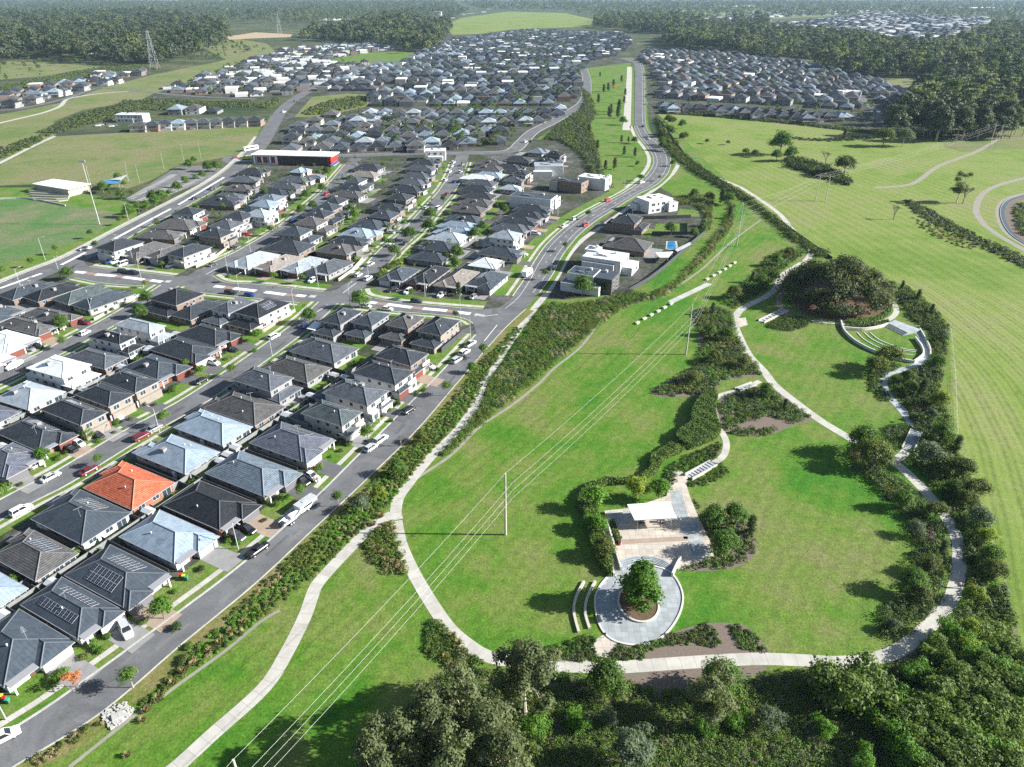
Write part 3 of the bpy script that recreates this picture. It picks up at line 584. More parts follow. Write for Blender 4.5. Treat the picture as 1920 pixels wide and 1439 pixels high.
# roundabout on the oval road
rc = G2(468, 297); cir = lambda c, r, n=32, ry=None: [Vector((c[0] + r * math.cos(2 * math.pi * k / n), c[1] + (ry or r) * math.sin(2 * math.pi * k / n))) for k in range(n)]
sheet('roundabout_road', cir(rc, 19), .027, M['asphalt']); sheet('roundabout_apron', cir(rc, 11.5), .10, M['kerb'], h=.07); sheet('roundabout_bed', cir(rc, 8), .16, M['mulch'], h=.06)
mass('roundabout_planting', [cir(rc, 7)], [('olive', 1), ('green', 1)], 1.6, .7, 'low dark green planting on the roundabout island', 'planting', 3, .4, 30, .16)
rp_ = random.Random(77)
for cen, hw, lo, hi in ((B_C, 3.4, 4, -6), (C_C, 3.4, 4, -6), (F_C, 3.8, 8, -6), (F2_C, 4.2, 8, -6), (E_C, 5.6, 6, -40)):
    for _ in range(9):
        k = rp_.randrange(lo, len(cen) + hi); o_ = rp_.uniform(-hw + .8, hw - .8); a = cen[k]; d = (cen[k + 1] - a).normalized(); n = Vector((-d.y, d.x)); L_a, W_a = rp_.uniform(1.5, 7), rp_.uniform(.5, 1.4); q = a + n * o_
        sheet('asphalt_patch', [q - n * W_a * .5, q + d * L_a - n * W_a * .5, q + d * L_a + n * W_a * .5, q + n * W_a * .5], .0415, rp_.choice([M['patch'], M['patch'], M['asphalt_old']]))
Pm = crom([(G2(*a) + G2(*b)) / 2 for a, b in zip(PR_L, PR_R)], 8)
for _ in range(16):
    k = rp_.randrange(2, len(Pm) - 3); a = Pm[k]; d = (Pm[k + 1] - a).normalized(); n = Vector((-d.y, d.x)); q = a + n * rp_.uniform(-2.8, 2.8); L_a, W_a = rp_.uniform(1.5, 8), rp_.uniform(.4, 1.3)
    sheet('asphalt_patch', [q - n * W_a * .5, q + d * L_a - n * W_a * .5, q + d * L_a + n * W_a * .5, q + n * W_a * .5], .0415, rp_.choice([M['patch'], M['asphalt_old']]))
# park paths
LOOP = cr([(745, 975), (742, 962), (747, 935), (764, 910), (792, 875), (822, 842), (855, 811), (888, 765), (906, 718), (928, 685), (950, 650), (975, 615), (1005, 575), (1026, 549), (1046, 515), (1068, 476), (1096, 447), (1140, 417), (1200, 374), (1235, 350), (1262, 325), (1272, 308)])
strip('park_path', LOOP, -1.35, 1.35, .030, M['path'])
TAIL = cr([(300, 1460), (331, 1439), (400, 1376), (495, 1290), (537, 1225), (572, 1155), (590, 1105), (608, 1080), (648, 1037), (698, 987), (735, 965)])
strip('park_path', TAIL, -1.35, 1.35, .034, M['path'])
BIG = cr([(1258, 306), (1272, 307), (1310, 320), (1347, 335), (1385, 350), (1402, 360), (1440, 385), (1465, 405), (1482, 427), (1502, 447), (1520, 466), (1515, 485), (1490, 502), (1467, 517), (1455, 540), (1435, 557), (1408, 570), (1386, 584), (1377, 605), (1388, 635), (1405, 667), (1432, 696), (1452, 722), (1490, 753), (1540, 790), (1600, 826), (1640, 851), (1677, 868), (1710, 896), (1748, 937), (1777, 975), (1796, 1015), (1799, 1045), (1797, 1077), (1792, 1097), (1783, 1125), (1762, 1151), (1735, 1180), (1705, 1206), (1677, 1223), (1640, 1235), (1577, 1242), (1515, 1239), (1440, 1236), (1385, 1237), (1285, 1243), (1185, 1250), (1135, 1252), (1060, 1249), (1017, 1247), (960, 1240), (915, 1231), (880, 1211), (842, 1178), (805, 1125), (772, 1067), (752, 1020), (743, 977)])
strip('park_path', BIG, -1.35, 1.35, .026, M['path'])
strip('goat_track', cr([(130, 1439), (255, 1340), (300, 1310), (340, 1280), (430, 1215), (490, 1165), (525, 1145)]), -.35, .35, .012, M['track'])
strip('goat_track', cr([(760, 910), (800, 885), (850, 850), (900, 800), (960, 760), (1010, 720), (1040, 690), (1090, 650), (1130, 600), (1180, 572), (1240, 553), (1310, 510), (1370, 455), (1430, 410)]), -.45, .45, .012, M['track'])
strip('stone_slab_path', px([(1257, 567), (1330, 532)]), -1.3, 1.3, .035, M['kerb'], .03)
SIDE = cr([(1655, 716), (1664, 702), (1690, 694), (1715, 687), (1735, 672), (1738, 655), (1728, 632), (1718, 620)]); strip('side_path', SIDE, -1.2, 1.2, .034, M['bluestone'])
SIDE2 = cr([(1655, 716), (1658, 730), (1668, 745), (1690, 768), (1710, 796), (1718, 810)]); strip('side_path', SIDE2, -1.2, 1.2, .038, M['bluestone'])
strip('side_path', cr([(1700, 846), (1690, 856), (1672, 864), (1655, 862)]), -1.2, 1.2, .042, M['path'])
RING = cr([(1660, 556), (1677, 572), (1680, 587), (1665, 600), (1640, 606), (1615, 608), (1575, 607), (1522, 602)]); strip('ring_path', RING, -1.0, 1.0, .034, M['path'])
strip('ring_path', cr([(1500, 530), (1475, 540), (1462, 556), (1462, 574), (1475, 590), (1500, 596)]), -1.0, 1.0, .03, M['redpave'])
sheet('fig_tree_mulch', crom(px([(1490, 548), (1510, 528), (1570, 518), (1635, 542), (1660, 572), (1650, 588), (1610, 597), (1560, 598), (1515, 592), (1492, 575)]), 5, True), .02, M['redmulch'])
strip('bush_path', cr([(1425, 715), (1410, 722), (1385, 732), (1350, 742), (1336, 755), (1333, 768), (1342, 797), (1354, 812), (1362, 832), (1357, 854), (1340, 868), (1315, 885), (1290, 895)]), -.9, .9, .04, M['path'])
sheet('path_landing', px([(1381, 598), (1398, 596), (1402, 610), (1385, 615)]), .06, M['beige'])
# creek channel on the right
CK = cr([(1950, 362), (1915, 368), (1890, 378), (1880, 395), (1885, 420), (1905, 445), (1950, 470)]); strip('creek_bank', CK, -3.4, -.9, .018, M['track']); strip('creek_bank', CK, .9, 5, .018, M['mulch']); strip('creek_kerb', CK, -1.3, -.9, .25, M['drive'], .25); strip('creek_water', CK, -.9, .9, .03, M['water'])
CREEK = lambda: mass('creek_scrub', [px([(1905, 385), (1960, 372), (1960, 462), (1915, 440), (1897, 410)])], [('forest', 2), ('olive', 2)], 2.2, 1.4, 'scrubby bank inside the creek bend', 'scrub', 27, .5, 45)

# ------------------------------------------------------------------ plaza, terrace, amphitheatre
PZ = crom(px([(1117, 1130), (1121, 1158), (1133, 1185), (1155, 1202), (1192, 1209), (1225, 1203), (1252, 1183), (1272, 1152), (1279, 1122), (1272, 1096), (1257, 1076), (1236, 1066), (1200, 1060), (1160, 1068), (1136, 1088), (1121, 1110)]), 5, True)
sheet('plaza_paving', PZ, .05, M['slatepave']); pc = G2(1198, 1133)
mbz = MB(); strip('', PZ + [PZ[0]], 0, -.35, .2, None, .2, mb=mbz); tag(mbz.build('plaza_kerb', M['white_wall']), 'pale stone kerb ring around the oval slate plaza', 'kerb')
rp = G2(1197, 1132); rg = cir(rp, 3.7, 40, 4.6)
sheet('planter_soil', rg, .22, M['redmulch']); mb = MB(); strip('', rg + [rg[0]], 0, -.35, .35, None, .35, mb=mb); tag(mb.build('planter_ring', M['white_wall']), 'white stone ring edging the planter of the plaza tree', 'planter')
tree('plaza', rp.x, rp.y, 10.4, 'plaza_tree', 'dense bright green tree in the ring planter of the oval plaza', None, 'w')
sheet('plaza_link_path', px([(1120, 1197), (1133, 1190), (1158, 1205), (1146, 1228), (1122, 1242), (1108, 1216)]), .045, M['beige'])
ZT = .5
TT = [G2(x, y, ZT) for x, y in [(1133, 958), (1186, 957), (1262, 915), (1253, 912), (1287, 909), (1293, 930), (1312, 975), (1336, 1025), (1338, 1044), (1272, 1062), (1240, 1048), (1212, 1042), (1185, 1044), (1163, 1050), (1150, 1010)]]
sheet('terrace', [G2(x, y, ZT) for x, y in [(1133, 958), (1186, 952), (1250, 930), (1253, 912), (1287, 909), (1293, 930), (1312, 975), (1336, 1025), (1338, 1044), (1272, 1066), (1240, 1048), (1212, 1042), (1185, 1044), (1163, 1050), (1150, 1010)]], ZT, M['beige'], h=ZT)
for q in ([(1257, 922), (1277, 920), (1292, 972), (1265, 975)], [(1275, 982), (1307, 980), (1315, 1010), (1282, 1011)], [(1290, 1015), (1317, 1012), (1330, 1041), (1297, 1042)], [(1138, 960), (1182, 959), (1192, 980), (1145, 984)]):  # three stone inlays; the last quad is the pavilion's shadow painted as slate
    sheet('terrace_inlay_and_shadow', [G2(x, y, ZT) for x, y in q], ZT + .006, M['slatepave'])
sheet('terrace_band', [G2(x, y, ZT) for x, y in [(1165, 1012), (1289, 1006), (1291, 1014), (1167, 1021)]], ZT + .006, M['drive_tan'])
sheet('terrace_walk', px([(1262, 885), (1275, 882), (1290, 895), (1287, 912), (1253, 914)]), .06, M['beige'])
e = empty('curved_steps', (pc.x, pc.y, 0)); at, ab = crom([G2(x, y, ZT) for x, y in [(1163, 1050), (1185, 1044), (1212, 1042), (1240, 1048), (1272, 1066)]], 6), cr([(1164, 1072), (1185, 1063), (1212, 1057), (1238, 1062), (1258, 1078)])
for k in range(5):
    a = [p.lerp(q, k / 5) - pc for p, q in zip(at, ab)]; b = [p.lerp(q, (k + 1) / 5) - pc for p, q in zip(at, ab)]; z = ZT - .09 * k - .02; mb = MB()
    for i in range(len(a) - 1):
        mb.face([(*b[i], z), (*b[i + 1], z), (*a[i + 1], z), (*a[i], z)]); mb.face([(*b[i], z - .1), (*b[i + 1], z - .1), (*b[i + 1], z), (*b[i], z)], 1)
    mb.build('step', [M['bluestone'], M['dark']], e)
tag(e, 'curved bluestone steps from the beige terrace down to the plaza', 'steps')
def wall(label, L, th, h, mat='white_wall', z=0, name='retaining_wall', cat='wall', zz=0):
    P = crom([G2(x, y, zz) for x, y in L], 6); mb = MB(); strip('', P, -th / 2, th / 2, z + h, None, h, mb=mb); return tag(mb.build(name, M[mat]), label, cat)
wall('outer pale wall of the ramp west of the terrace', [(1123, 978), (1138, 1030), (1151, 1082)], .35, 1.0)
wall('inner pale wall of the ramp beside the red planter hedge', [(1137, 978), (1150, 1025), (1164, 1072)], .35, 1.2)
wall('short pale wall at the head of the terrace ramp', [(1135, 970), (1167, 966)], .3, 1.0)
sheet('ramp', px([(1126, 980), (1136, 978), (1162, 1072), (1152, 1080)]), .3, M['drive'], h=.3)
wall('low pale wall right of the curved plaza steps', [(1276, 1050), (1268, 1064), (1260, 1082)], .4, 1.1)
wall('outer curved stone seat wall on the grass left of the plaza', [(1095, 1092), (1080, 1122), (1076, 1150), (1085, 1187)], .5, .45, 'sand', name='seat_wall')
wall('inner curved stone seat wall on the grass left of the plaza', [(1116, 1092), (1101, 1122), (1097, 1150), (1105, 1180)], .5, .45, 'sand', name='seat_wall')
def stairs(label, a, b, wdt, n, rise=.09, walls=True, mat='bluestone'):
    A, B = G2(*a), G2(*b); d = B - A; L = d.length; ang = math.atan2(d.y, d.x); e = empty('stairway', (A.x, A.y, 0), ang)
    for k in range(n):
        mb = MB(); mb.box(L * k / n, L * (k + .72) / n, -wdt / 2, wdt / 2, 0, .1 + rise * k, 0); mb.box(L * (k + .72) / n, L * (k + 1) / n, -wdt / 2, wdt / 2, 0, .06 + rise * k, 1); mb.build('step', [M[mat], M['dark']], e)
    if walls:
        for s in (-1, 1):
            mb = MB(); mb.prism([(-.3, s * (wdt / 2) + (0 if s > 0 else -.35)), (L + .3, s * (wdt / 2) + (0 if s > 0 else -.35)), (L + .3, s * (wdt / 2) + (.35 if s > 0 else 0)), (-.3, s * (wdt / 2) + (.35 if s > 0 else 0))], 0, .25 + rise * n * .6); mb.build('side_wall', M['sand'], e)
    return tag(e, label, 'stairs')
stairs('stone stairs with pale side walls up from the terrace to the curved path', (1292, 896), (1336, 872), 1.9, 9)
stairs('narrow stone stairs beside the tall clipped hedge', (1342, 796), (1333, 757), 1.5, 10, .06)
stairs('short garden stairs from the main path into the dark shrubs', (1412, 722), (1384, 733), 1.7, 6)
stairs('broad timber stairs between the two curving paths on the right', (1702, 845), (1717, 812), 2.4, 14, .05, True, 'bluestone')
stairs('stairs with white rails climbing to the fig tree ring', (1428, 604), (1472, 583), 1.9, 8)
wall('long curved white wall of the amphitheatre lawn', [(1576, 604), (1582, 622), (1600, 640), (1625, 655), (1655, 667), (1690, 677), (1711, 681)], .45, 1.0)
wall('upper white wall behind the amphitheatre hedge row', [(1581, 617), (1615, 620), (1645, 616), (1665, 610)], .5, 1.0)
wall('white wall ring on the right rim of the amphitheatre', [(1715, 636), (1727, 652), (1730, 667), (1713, 681)], .45, 1.0)
wall('outer white wall beside the curved amphitheatre path', [(1724, 619), (1733, 634), (1743, 655), (1744, 668)], .35, .8)
for nme, L in (('lowest', [(1607, 624), (1620, 637), (1647, 652), (1680, 662), (1712, 667)]), ('middle', [(1620, 624), (1635, 637), (1665, 651), (1690, 657), (1717, 661)]), ('upper', [(1631, 624), (1647, 637), (1670, 647), (1695, 655), (1719, 658)])):
    wall('%s of three white seating kerbs on the amphitheatre lawn' % nme, L, .3, .2, 'white_wall', name='seating_kerb', cat='seat')
e = empty('stage', G(1690, 610)); g0 = G2(1690, 610); mb = MB()
dk = [G2(x, y, .9) - g0 for x, y in [(1665, 606), (1702, 624), (1726, 618), (1678, 600)]]; mb.prism(dk, 0, .9); mb.build('deck', M['bluestone'], e)
for k in range(4):
    a, b = dk[0], dk[1]; n_ = Vector((b.y - a.y, a.x - b.x)).normalized(); mb = MB(); q = [a + n_ * .45 * k, b + n_ * .45 * k, b + n_ * .45 * (k + 1), a + n_ * .45 * (k + 1)]
    mb.prism(q[::-1] if (q[1] - q[0]).cross(q[2] - q[1]) < 0 else q, 0, .72 - .18 * k); mb.build('step', M['path' if k % 2 else 'bluestone'], e)
tag(e, 'grey stage deck with steps at the top of the amphitheatre', 'stage')
# sandstone blocks
for i, (x, y) in enumerate([(1195, 607), (1208, 599), (1221, 592), (1234, 585), (1246, 578), (1258, 571), (1326, 525), (1338, 518), (1349, 512), (1359, 506), (1368, 500), (1377, 494)]):
    r_ = random.Random(i); g = G(x, y); mb = MB(); mb.prism([(-1.05, -.42), (.95, -.5), (1.05, .4), (-.95, .48)], 0, .62)
    o = mb.build('stone_block', M['sand'], None, False, None, g, math.atan2(*((G2(1258, 571) - G2(1195, 607)).yx)) + r_.uniform(-.08, .08))
    tag(o, 'pale sandstone block, %s of six in the %s row on the power line lawn' % (nth(i % 6), 'lower' if i < 6 else 'upper'), 'stone block', 'sandstone blocks beside the slab path')
# pavilion
zc = 3.7; cs = [G2(x, y, zc) for x, y in [(1176, 946), (1254, 941), (1269, 971), (1190, 975)]]; c0 = sum(cs, Vector((0, 0))) / 4; e = empty('picnic_pavilion', (c0.x, c0.y, 0)); mb = MB()
mb.prism([p - c0 for p in (cs[3], cs[2], cs[1], cs[0])], zc - .22, zc, bottom=True); mb.build('roof', M['white'], e)
for i, p in enumerate(cs):
    q = (p - c0) * .8; mb = MB(); mb.tube((q.x, q.y, .4), (q.x, q.y, zc - .2), .09); mb.build('post', M['steel'], e)
for s in (-1, 1):
    mb = MB(); mb.box(s * 2.2 - .9, s * 2.2 + .9, -.4, .4, 1.18, 1.25); mb.box(s * 2.2 - .1, s * 2.2 + .1, -.1, .1, .5, 1.18); mb.box(s * 2.2 - .9, s * 2.2 + .9, -.95, -.6, .9, .96); mb.box(s * 2.2 - .9, s * 2.2 + .9, .6, .95, .9, .96)
    o = mb.build('picnic_table', M['dark'], None, loc=(c0.x, c0.y, 0)); tag(o, 'dark picnic table under the white pavilion roof, %s one' % ('western' if s < 0 else 'eastern'), 'table', 'tables under the pavilion')
tag(e, 'open picnic pavilion with a flat white roof on the beige terrace', 'pavilion')
def bin_(x, y, body, lid, label, z=0, group=None, rz=0):
    e = empty('wheelie_bin', G(x, y, z), rz); mb = MB(); mb.prism([(-.24, -.28), (.24, -.28), (.24, .28), (-.24, .28)], .12, .98); mb.build('bin_body', M['ocol'], e, color=body)
    mb = MB(); mb.box(-.29, .29, -.34, .32, .98, 1.08); mb.build('lid', M['ocol'], e, color=lid); mb = MB(); mb.tube((-.29, .25, .12), (.29, .25, .12), .12, n=8); mb.build('wheel', M['tyre'], e); return tag(e, label, 'bin', group)
bin_(1161, 1022, (.5, .02, .02), (.04, .05, .05), 'red litter bin at the end of the terrace planter', ZT)
# clipped hedges
hedge('clipped_hedge', crom(px([(1330, 740), (1344, 748), (1340, 775), (1346, 800), (1350, 813), (1340, 824), (1310, 838), (1287, 844), (1267, 830), (1273, 816), (1293, 802), (1295, 785), (1305, 762)]), 4, True), 2.2, 'hedge', 'tall dark clipped hedge curving beside the narrow stone stairs')
hedge('clipped_hedge', crom(px([(1262, 835), (1284, 845), (1258, 858), (1240, 868), (1237, 882), (1215, 897), (1190, 907), (1165, 910), (1140, 912), (1122, 922), (1118, 945), (1122, 970), (1133, 1010), (1148, 1058), (1146, 1082), (1130, 1070), (1112, 1040), (1103, 1005), (1098, 975), (1085, 958), (1083, 940), (1100, 918), (1125, 905), (1140, 903), (1180, 904), (1208, 893), (1218, 880), (1220, 862), (1240, 848)]), 3, True), 1.5, 'hedge2', 'long winding olive hedge around the west side of the terrace')
hedge('planter_hedge', [G2(x, y, ZT) for x, y in [(1141, 982), (1151, 980), (1165, 1016), (1157, 1022)]], 1.3, 'olive', 'small reddish green hedge in the planter beside the terrace ramp')
hedge('hedge_row', px([(1583, 613), (1640, 609), (1664, 604), (1666, 608), (1642, 614), (1585, 617)]), 1.2, 'hedge', 'neat hedge row above the upper amphitheatre wall')
hedge('clipped_hedge', crom(px([(1662, 892), (1690, 905), (1730, 940), (1742, 955), (1735, 962), (1715, 945), (1685, 920), (1660, 900)]), 4, True), 1.0, 'hedge', 'long low dark hedge along the inner edge of the loop path')
hedge('ring_hedge', crom(px([(1586, 604), (1625, 600), (1655, 592), (1672, 575), (1664, 564), (1671, 580), (1662, 594), (1635, 604), (1600, 608)]), 3, True), .9, 'hedge', 'low round hedge inside the pale ring path of the fig tree')

# ------------------------------------------------------------------ houses
CAMP = Vector((0, 0, H))
WIN = {}
def win_mesh(w, h):
    k = (w, h)
    if k not in WIN:
        mb = MB(); f = .07
        mb.box(-w / 2, w / 2, -.02, .05, 0, f); mb.box(-w / 2, w / 2, -.02, .05, h - f, h); mb.box(-w / 2, -w / 2 + f, -.02, .05, f, h - f); mb.box(w / 2 - f, w / 2, -.02, .05, f, h - f)
        if w > 1.3: mb.box(-f / 2, f / 2, -.02, .045, f, h - f)
        mb.face([(w / 2 - f, .02, f), (-w / 2 + f, .02, f), (-w / 2 + f, .02, h - f), (w / 2 - f, .02, h - f)], 1)
        WIN[k] = mb.mesh("window_unit", [M['frame'], M['glass']])
    return WIN[k]
def door_mesh(w, h, mat):
    k = ('d', w, h, mat)
    if k not in WIN:
        mb = MB(); mb.box(-w / 2, w / 2, -.05, .06, 0, h); WIN[k] = mb.mesh("door_leaf", M[mat])
    return WIN[k]
def solar_mesh(n, m):
    k = ('s', n, m)
    if k not in WIN:
        mb = MB(); a, b = 1.05, 1.7
        for i in range(n):
            for j in range(m):
                x0, y0 = (i - n / 2) * a, (j - m / 2) * b
                mb.box(x0 + .02, x0 + a - .02, y0 + .02, y0 + b - .02, 0, .05, 1)
                for u in range(2):
                    for v in range(3):
                        mb.face([(x0 + .06 + u * .475, y0 + .06 + v * .535, .055), (x0 + .5 + u * .475, y0 + .06 + v * .535, .055), (x0 + .5 + u * .475, y0 + .57 + v * .535, .055), (x0 + .06 + u * .475, y0 + .57 + v * .535, .055)], 0)
        WIN[k] = mb.mesh("solar_array", [M['solar'], M['alu']])
    return WIN[k]
def hip(mb, x0, x1, y0, y1, z, s, m=0, caps=True, rm=1, gm=2, fascia=True):
    """hip roof over the rectangle; ridge along the longer side"""
    w, d = x1 - x0, y1 - y0; a = min(w, d) / 2; k = a * s; hyp = math.sqrt(1 + s * s)
    if d >= w: r0, r1 = (x0 + a, y0 + a), (x0 + a, y1 - a)
    else: r0, r1 = (x0 + a, y0 + a), (x1 - a, y0 + a)
    A, B, C, D = (x0, y0, z), (x1, y0, z), (x1, y1, z), (x0, y1, z); P, Q = (*r0, z + k), (*r1, z + k)
    S = a * hyp
    if d >= w:
        mb.face([A, B, P], m, [(0, 0), (w, 0), (w / 2, S)]); mb.face([C, D, Q], m, [(0, 0), (w, 0), (w / 2, S)])
        mb.face([B, C, Q, P], m, [(0, 0), (d, 0), (d - a, S), (a, S)]); mb.face([D, A, P, Q], m, [(0, 0), (d, 0), (d - a, S), (a, S)])
        edges = [(A, P), (B, P), (C, Q), (D, Q), (P, Q)]
    else:
        mb.face([D, A, P], m, [(0, 0), (d, 0), (d / 2, S)]); mb.face([B, C, Q], m, [(0, 0), (d, 0), (d / 2, S)])
        mb.face([A, B, Q, P], m, [(0, 0), (w, 0), (w - a, S), (a, S)]); mb.face([C, D, P, Q], m, [(0, 0), (w, 0), (w - a, S), (a, S)])
        edges = [(A, P), (D, P), (B, Q), (C, Q), (P, Q)]
    if caps:
        for u, v in edges:
            if (Vector(u) - Vector(v)).length > .1: mb.tube(Vector(u) + Vector((0, 0, .01)), Vector(v) + Vector((0, 0, .01)), .13, n=4, m=rm)
    if fascia:
        g = .08
        mb.prism([(x0 - g, y0 - g), (x1 + g, y0 - g), (x1 + g, y1 + g), (x0 - g, y1 + g)], z - .2, z + .015, gm, cap=False)
        for q in (((x0 - g, y0 - g), (x1 + g, y0 - g), (x1, y0), (x0, y0)), ((x1 + g, y0 - g), (x1 + g, y1 + g), (x1, y1), (x1, y0)), ((x1 + g, y1 + g), (x0 - g, y1 + g), (x0, y1), (x1, y1)), ((x0 - g, y1 + g), (x0 - g, y0 - g), (x0, y0), (x0, y1))):
            mb.face([(*p, z + .012) for p in q], gm)
        mb.face([(x0, y1, z - .18), (x1, y1, z - .18), (x1, y0, z - .18), (x0, y0, z - .18)], gm)
    return z + k
def wing(mb, cx, a, yb, yf, z, s, m=0, caps=True):
    """hipped front wing of half width a meeting the main front slope whose eave is y = yb"""
    k = a * s; hyp = math.sqrt(1 + s * s); S = a * hyp
    L, Rr, P, Q = (cx - a, yf, z), (cx + a, yf, z), (cx, yf - a, z + k), (cx, yb - a, z + k); L0, R0 = (cx - a, yb, z), (cx + a, yb, z); d = yf - yb
    mb.face([Rr, L, P], m, [(0, 0), (2 * a, 0), (a, S)])
    mb.face([L, L0, Q, P], m, [(0, 0), (d, 0), (d + a, S), (a, S)]); mb.face([R0, Rr, P, Q], m, [(0, 0), (d, 0), (d - a, S), (d + a, S)])
    if caps:
        for u, v in ((L, P), (Rr, P), (P, Q)): mb.tube(Vector(u) + Vector((0, 0, .01)), Vector(v) + Vector((0, 0, .01)), .13, n=4, m=1)
    mb.prism([(cx - a - .08, yb), (cx + a + .08, yb), (cx + a + .08, yf + .08), (cx - a - .08, yf + .08)], z - .2, z + .015, 2, cap=False)
    mb.face([(cx - a, yf, z - .18), (cx + a, yf, z - .18), (cx + a, yb, z - .18), (cx - a, yb, z - .18)], 2)
RC = {'char': (.042, .050, .061), 'slate': (.053, .067, .083), 'dark': (.024, .028, .034), 'grey': (.086, .097, .113), 'brown': (.098, .096, .096), 'blue': (.24, .30, .36), 'pale': (.30, .34, .375), 'orange': (.47, .125, .065),
      'beige': (.23, .205, .185), 'white': (.72, .74, .74), 'lav': (.105, .116, .148), 'green': (.075, .094, .098), 'metal': (.135, .170, .205)}
RN = {'char': 'charcoal', 'slate': 'slate', 'dark': 'near-black', 'grey': 'mid-grey', 'brown': 'brown-grey', 'blue': 'pale blue', 'pale': 'pale grey', 'orange': 'orange', 'beige': 'beige', 'white': 'white', 'lav': 'lavender', 'green': 'grey-green', 'metal': 'blue-grey'}
WC = {'cream': (.40, .375, .335), 'white': (.60, .60, .59), 'brick': (.22, .16, .125), 'red': (.29, .14, .09), 'grey': (.25, .245, .24), 'tan': (.27, .235, .20), 'dark': (.10, .095, .09)}
GD = [(.62, .60, .56), (.14, .14, .15), (.17, .055, .04), (.35, .36, .38), (.70, .69, .66), (.20, .17, .15)]
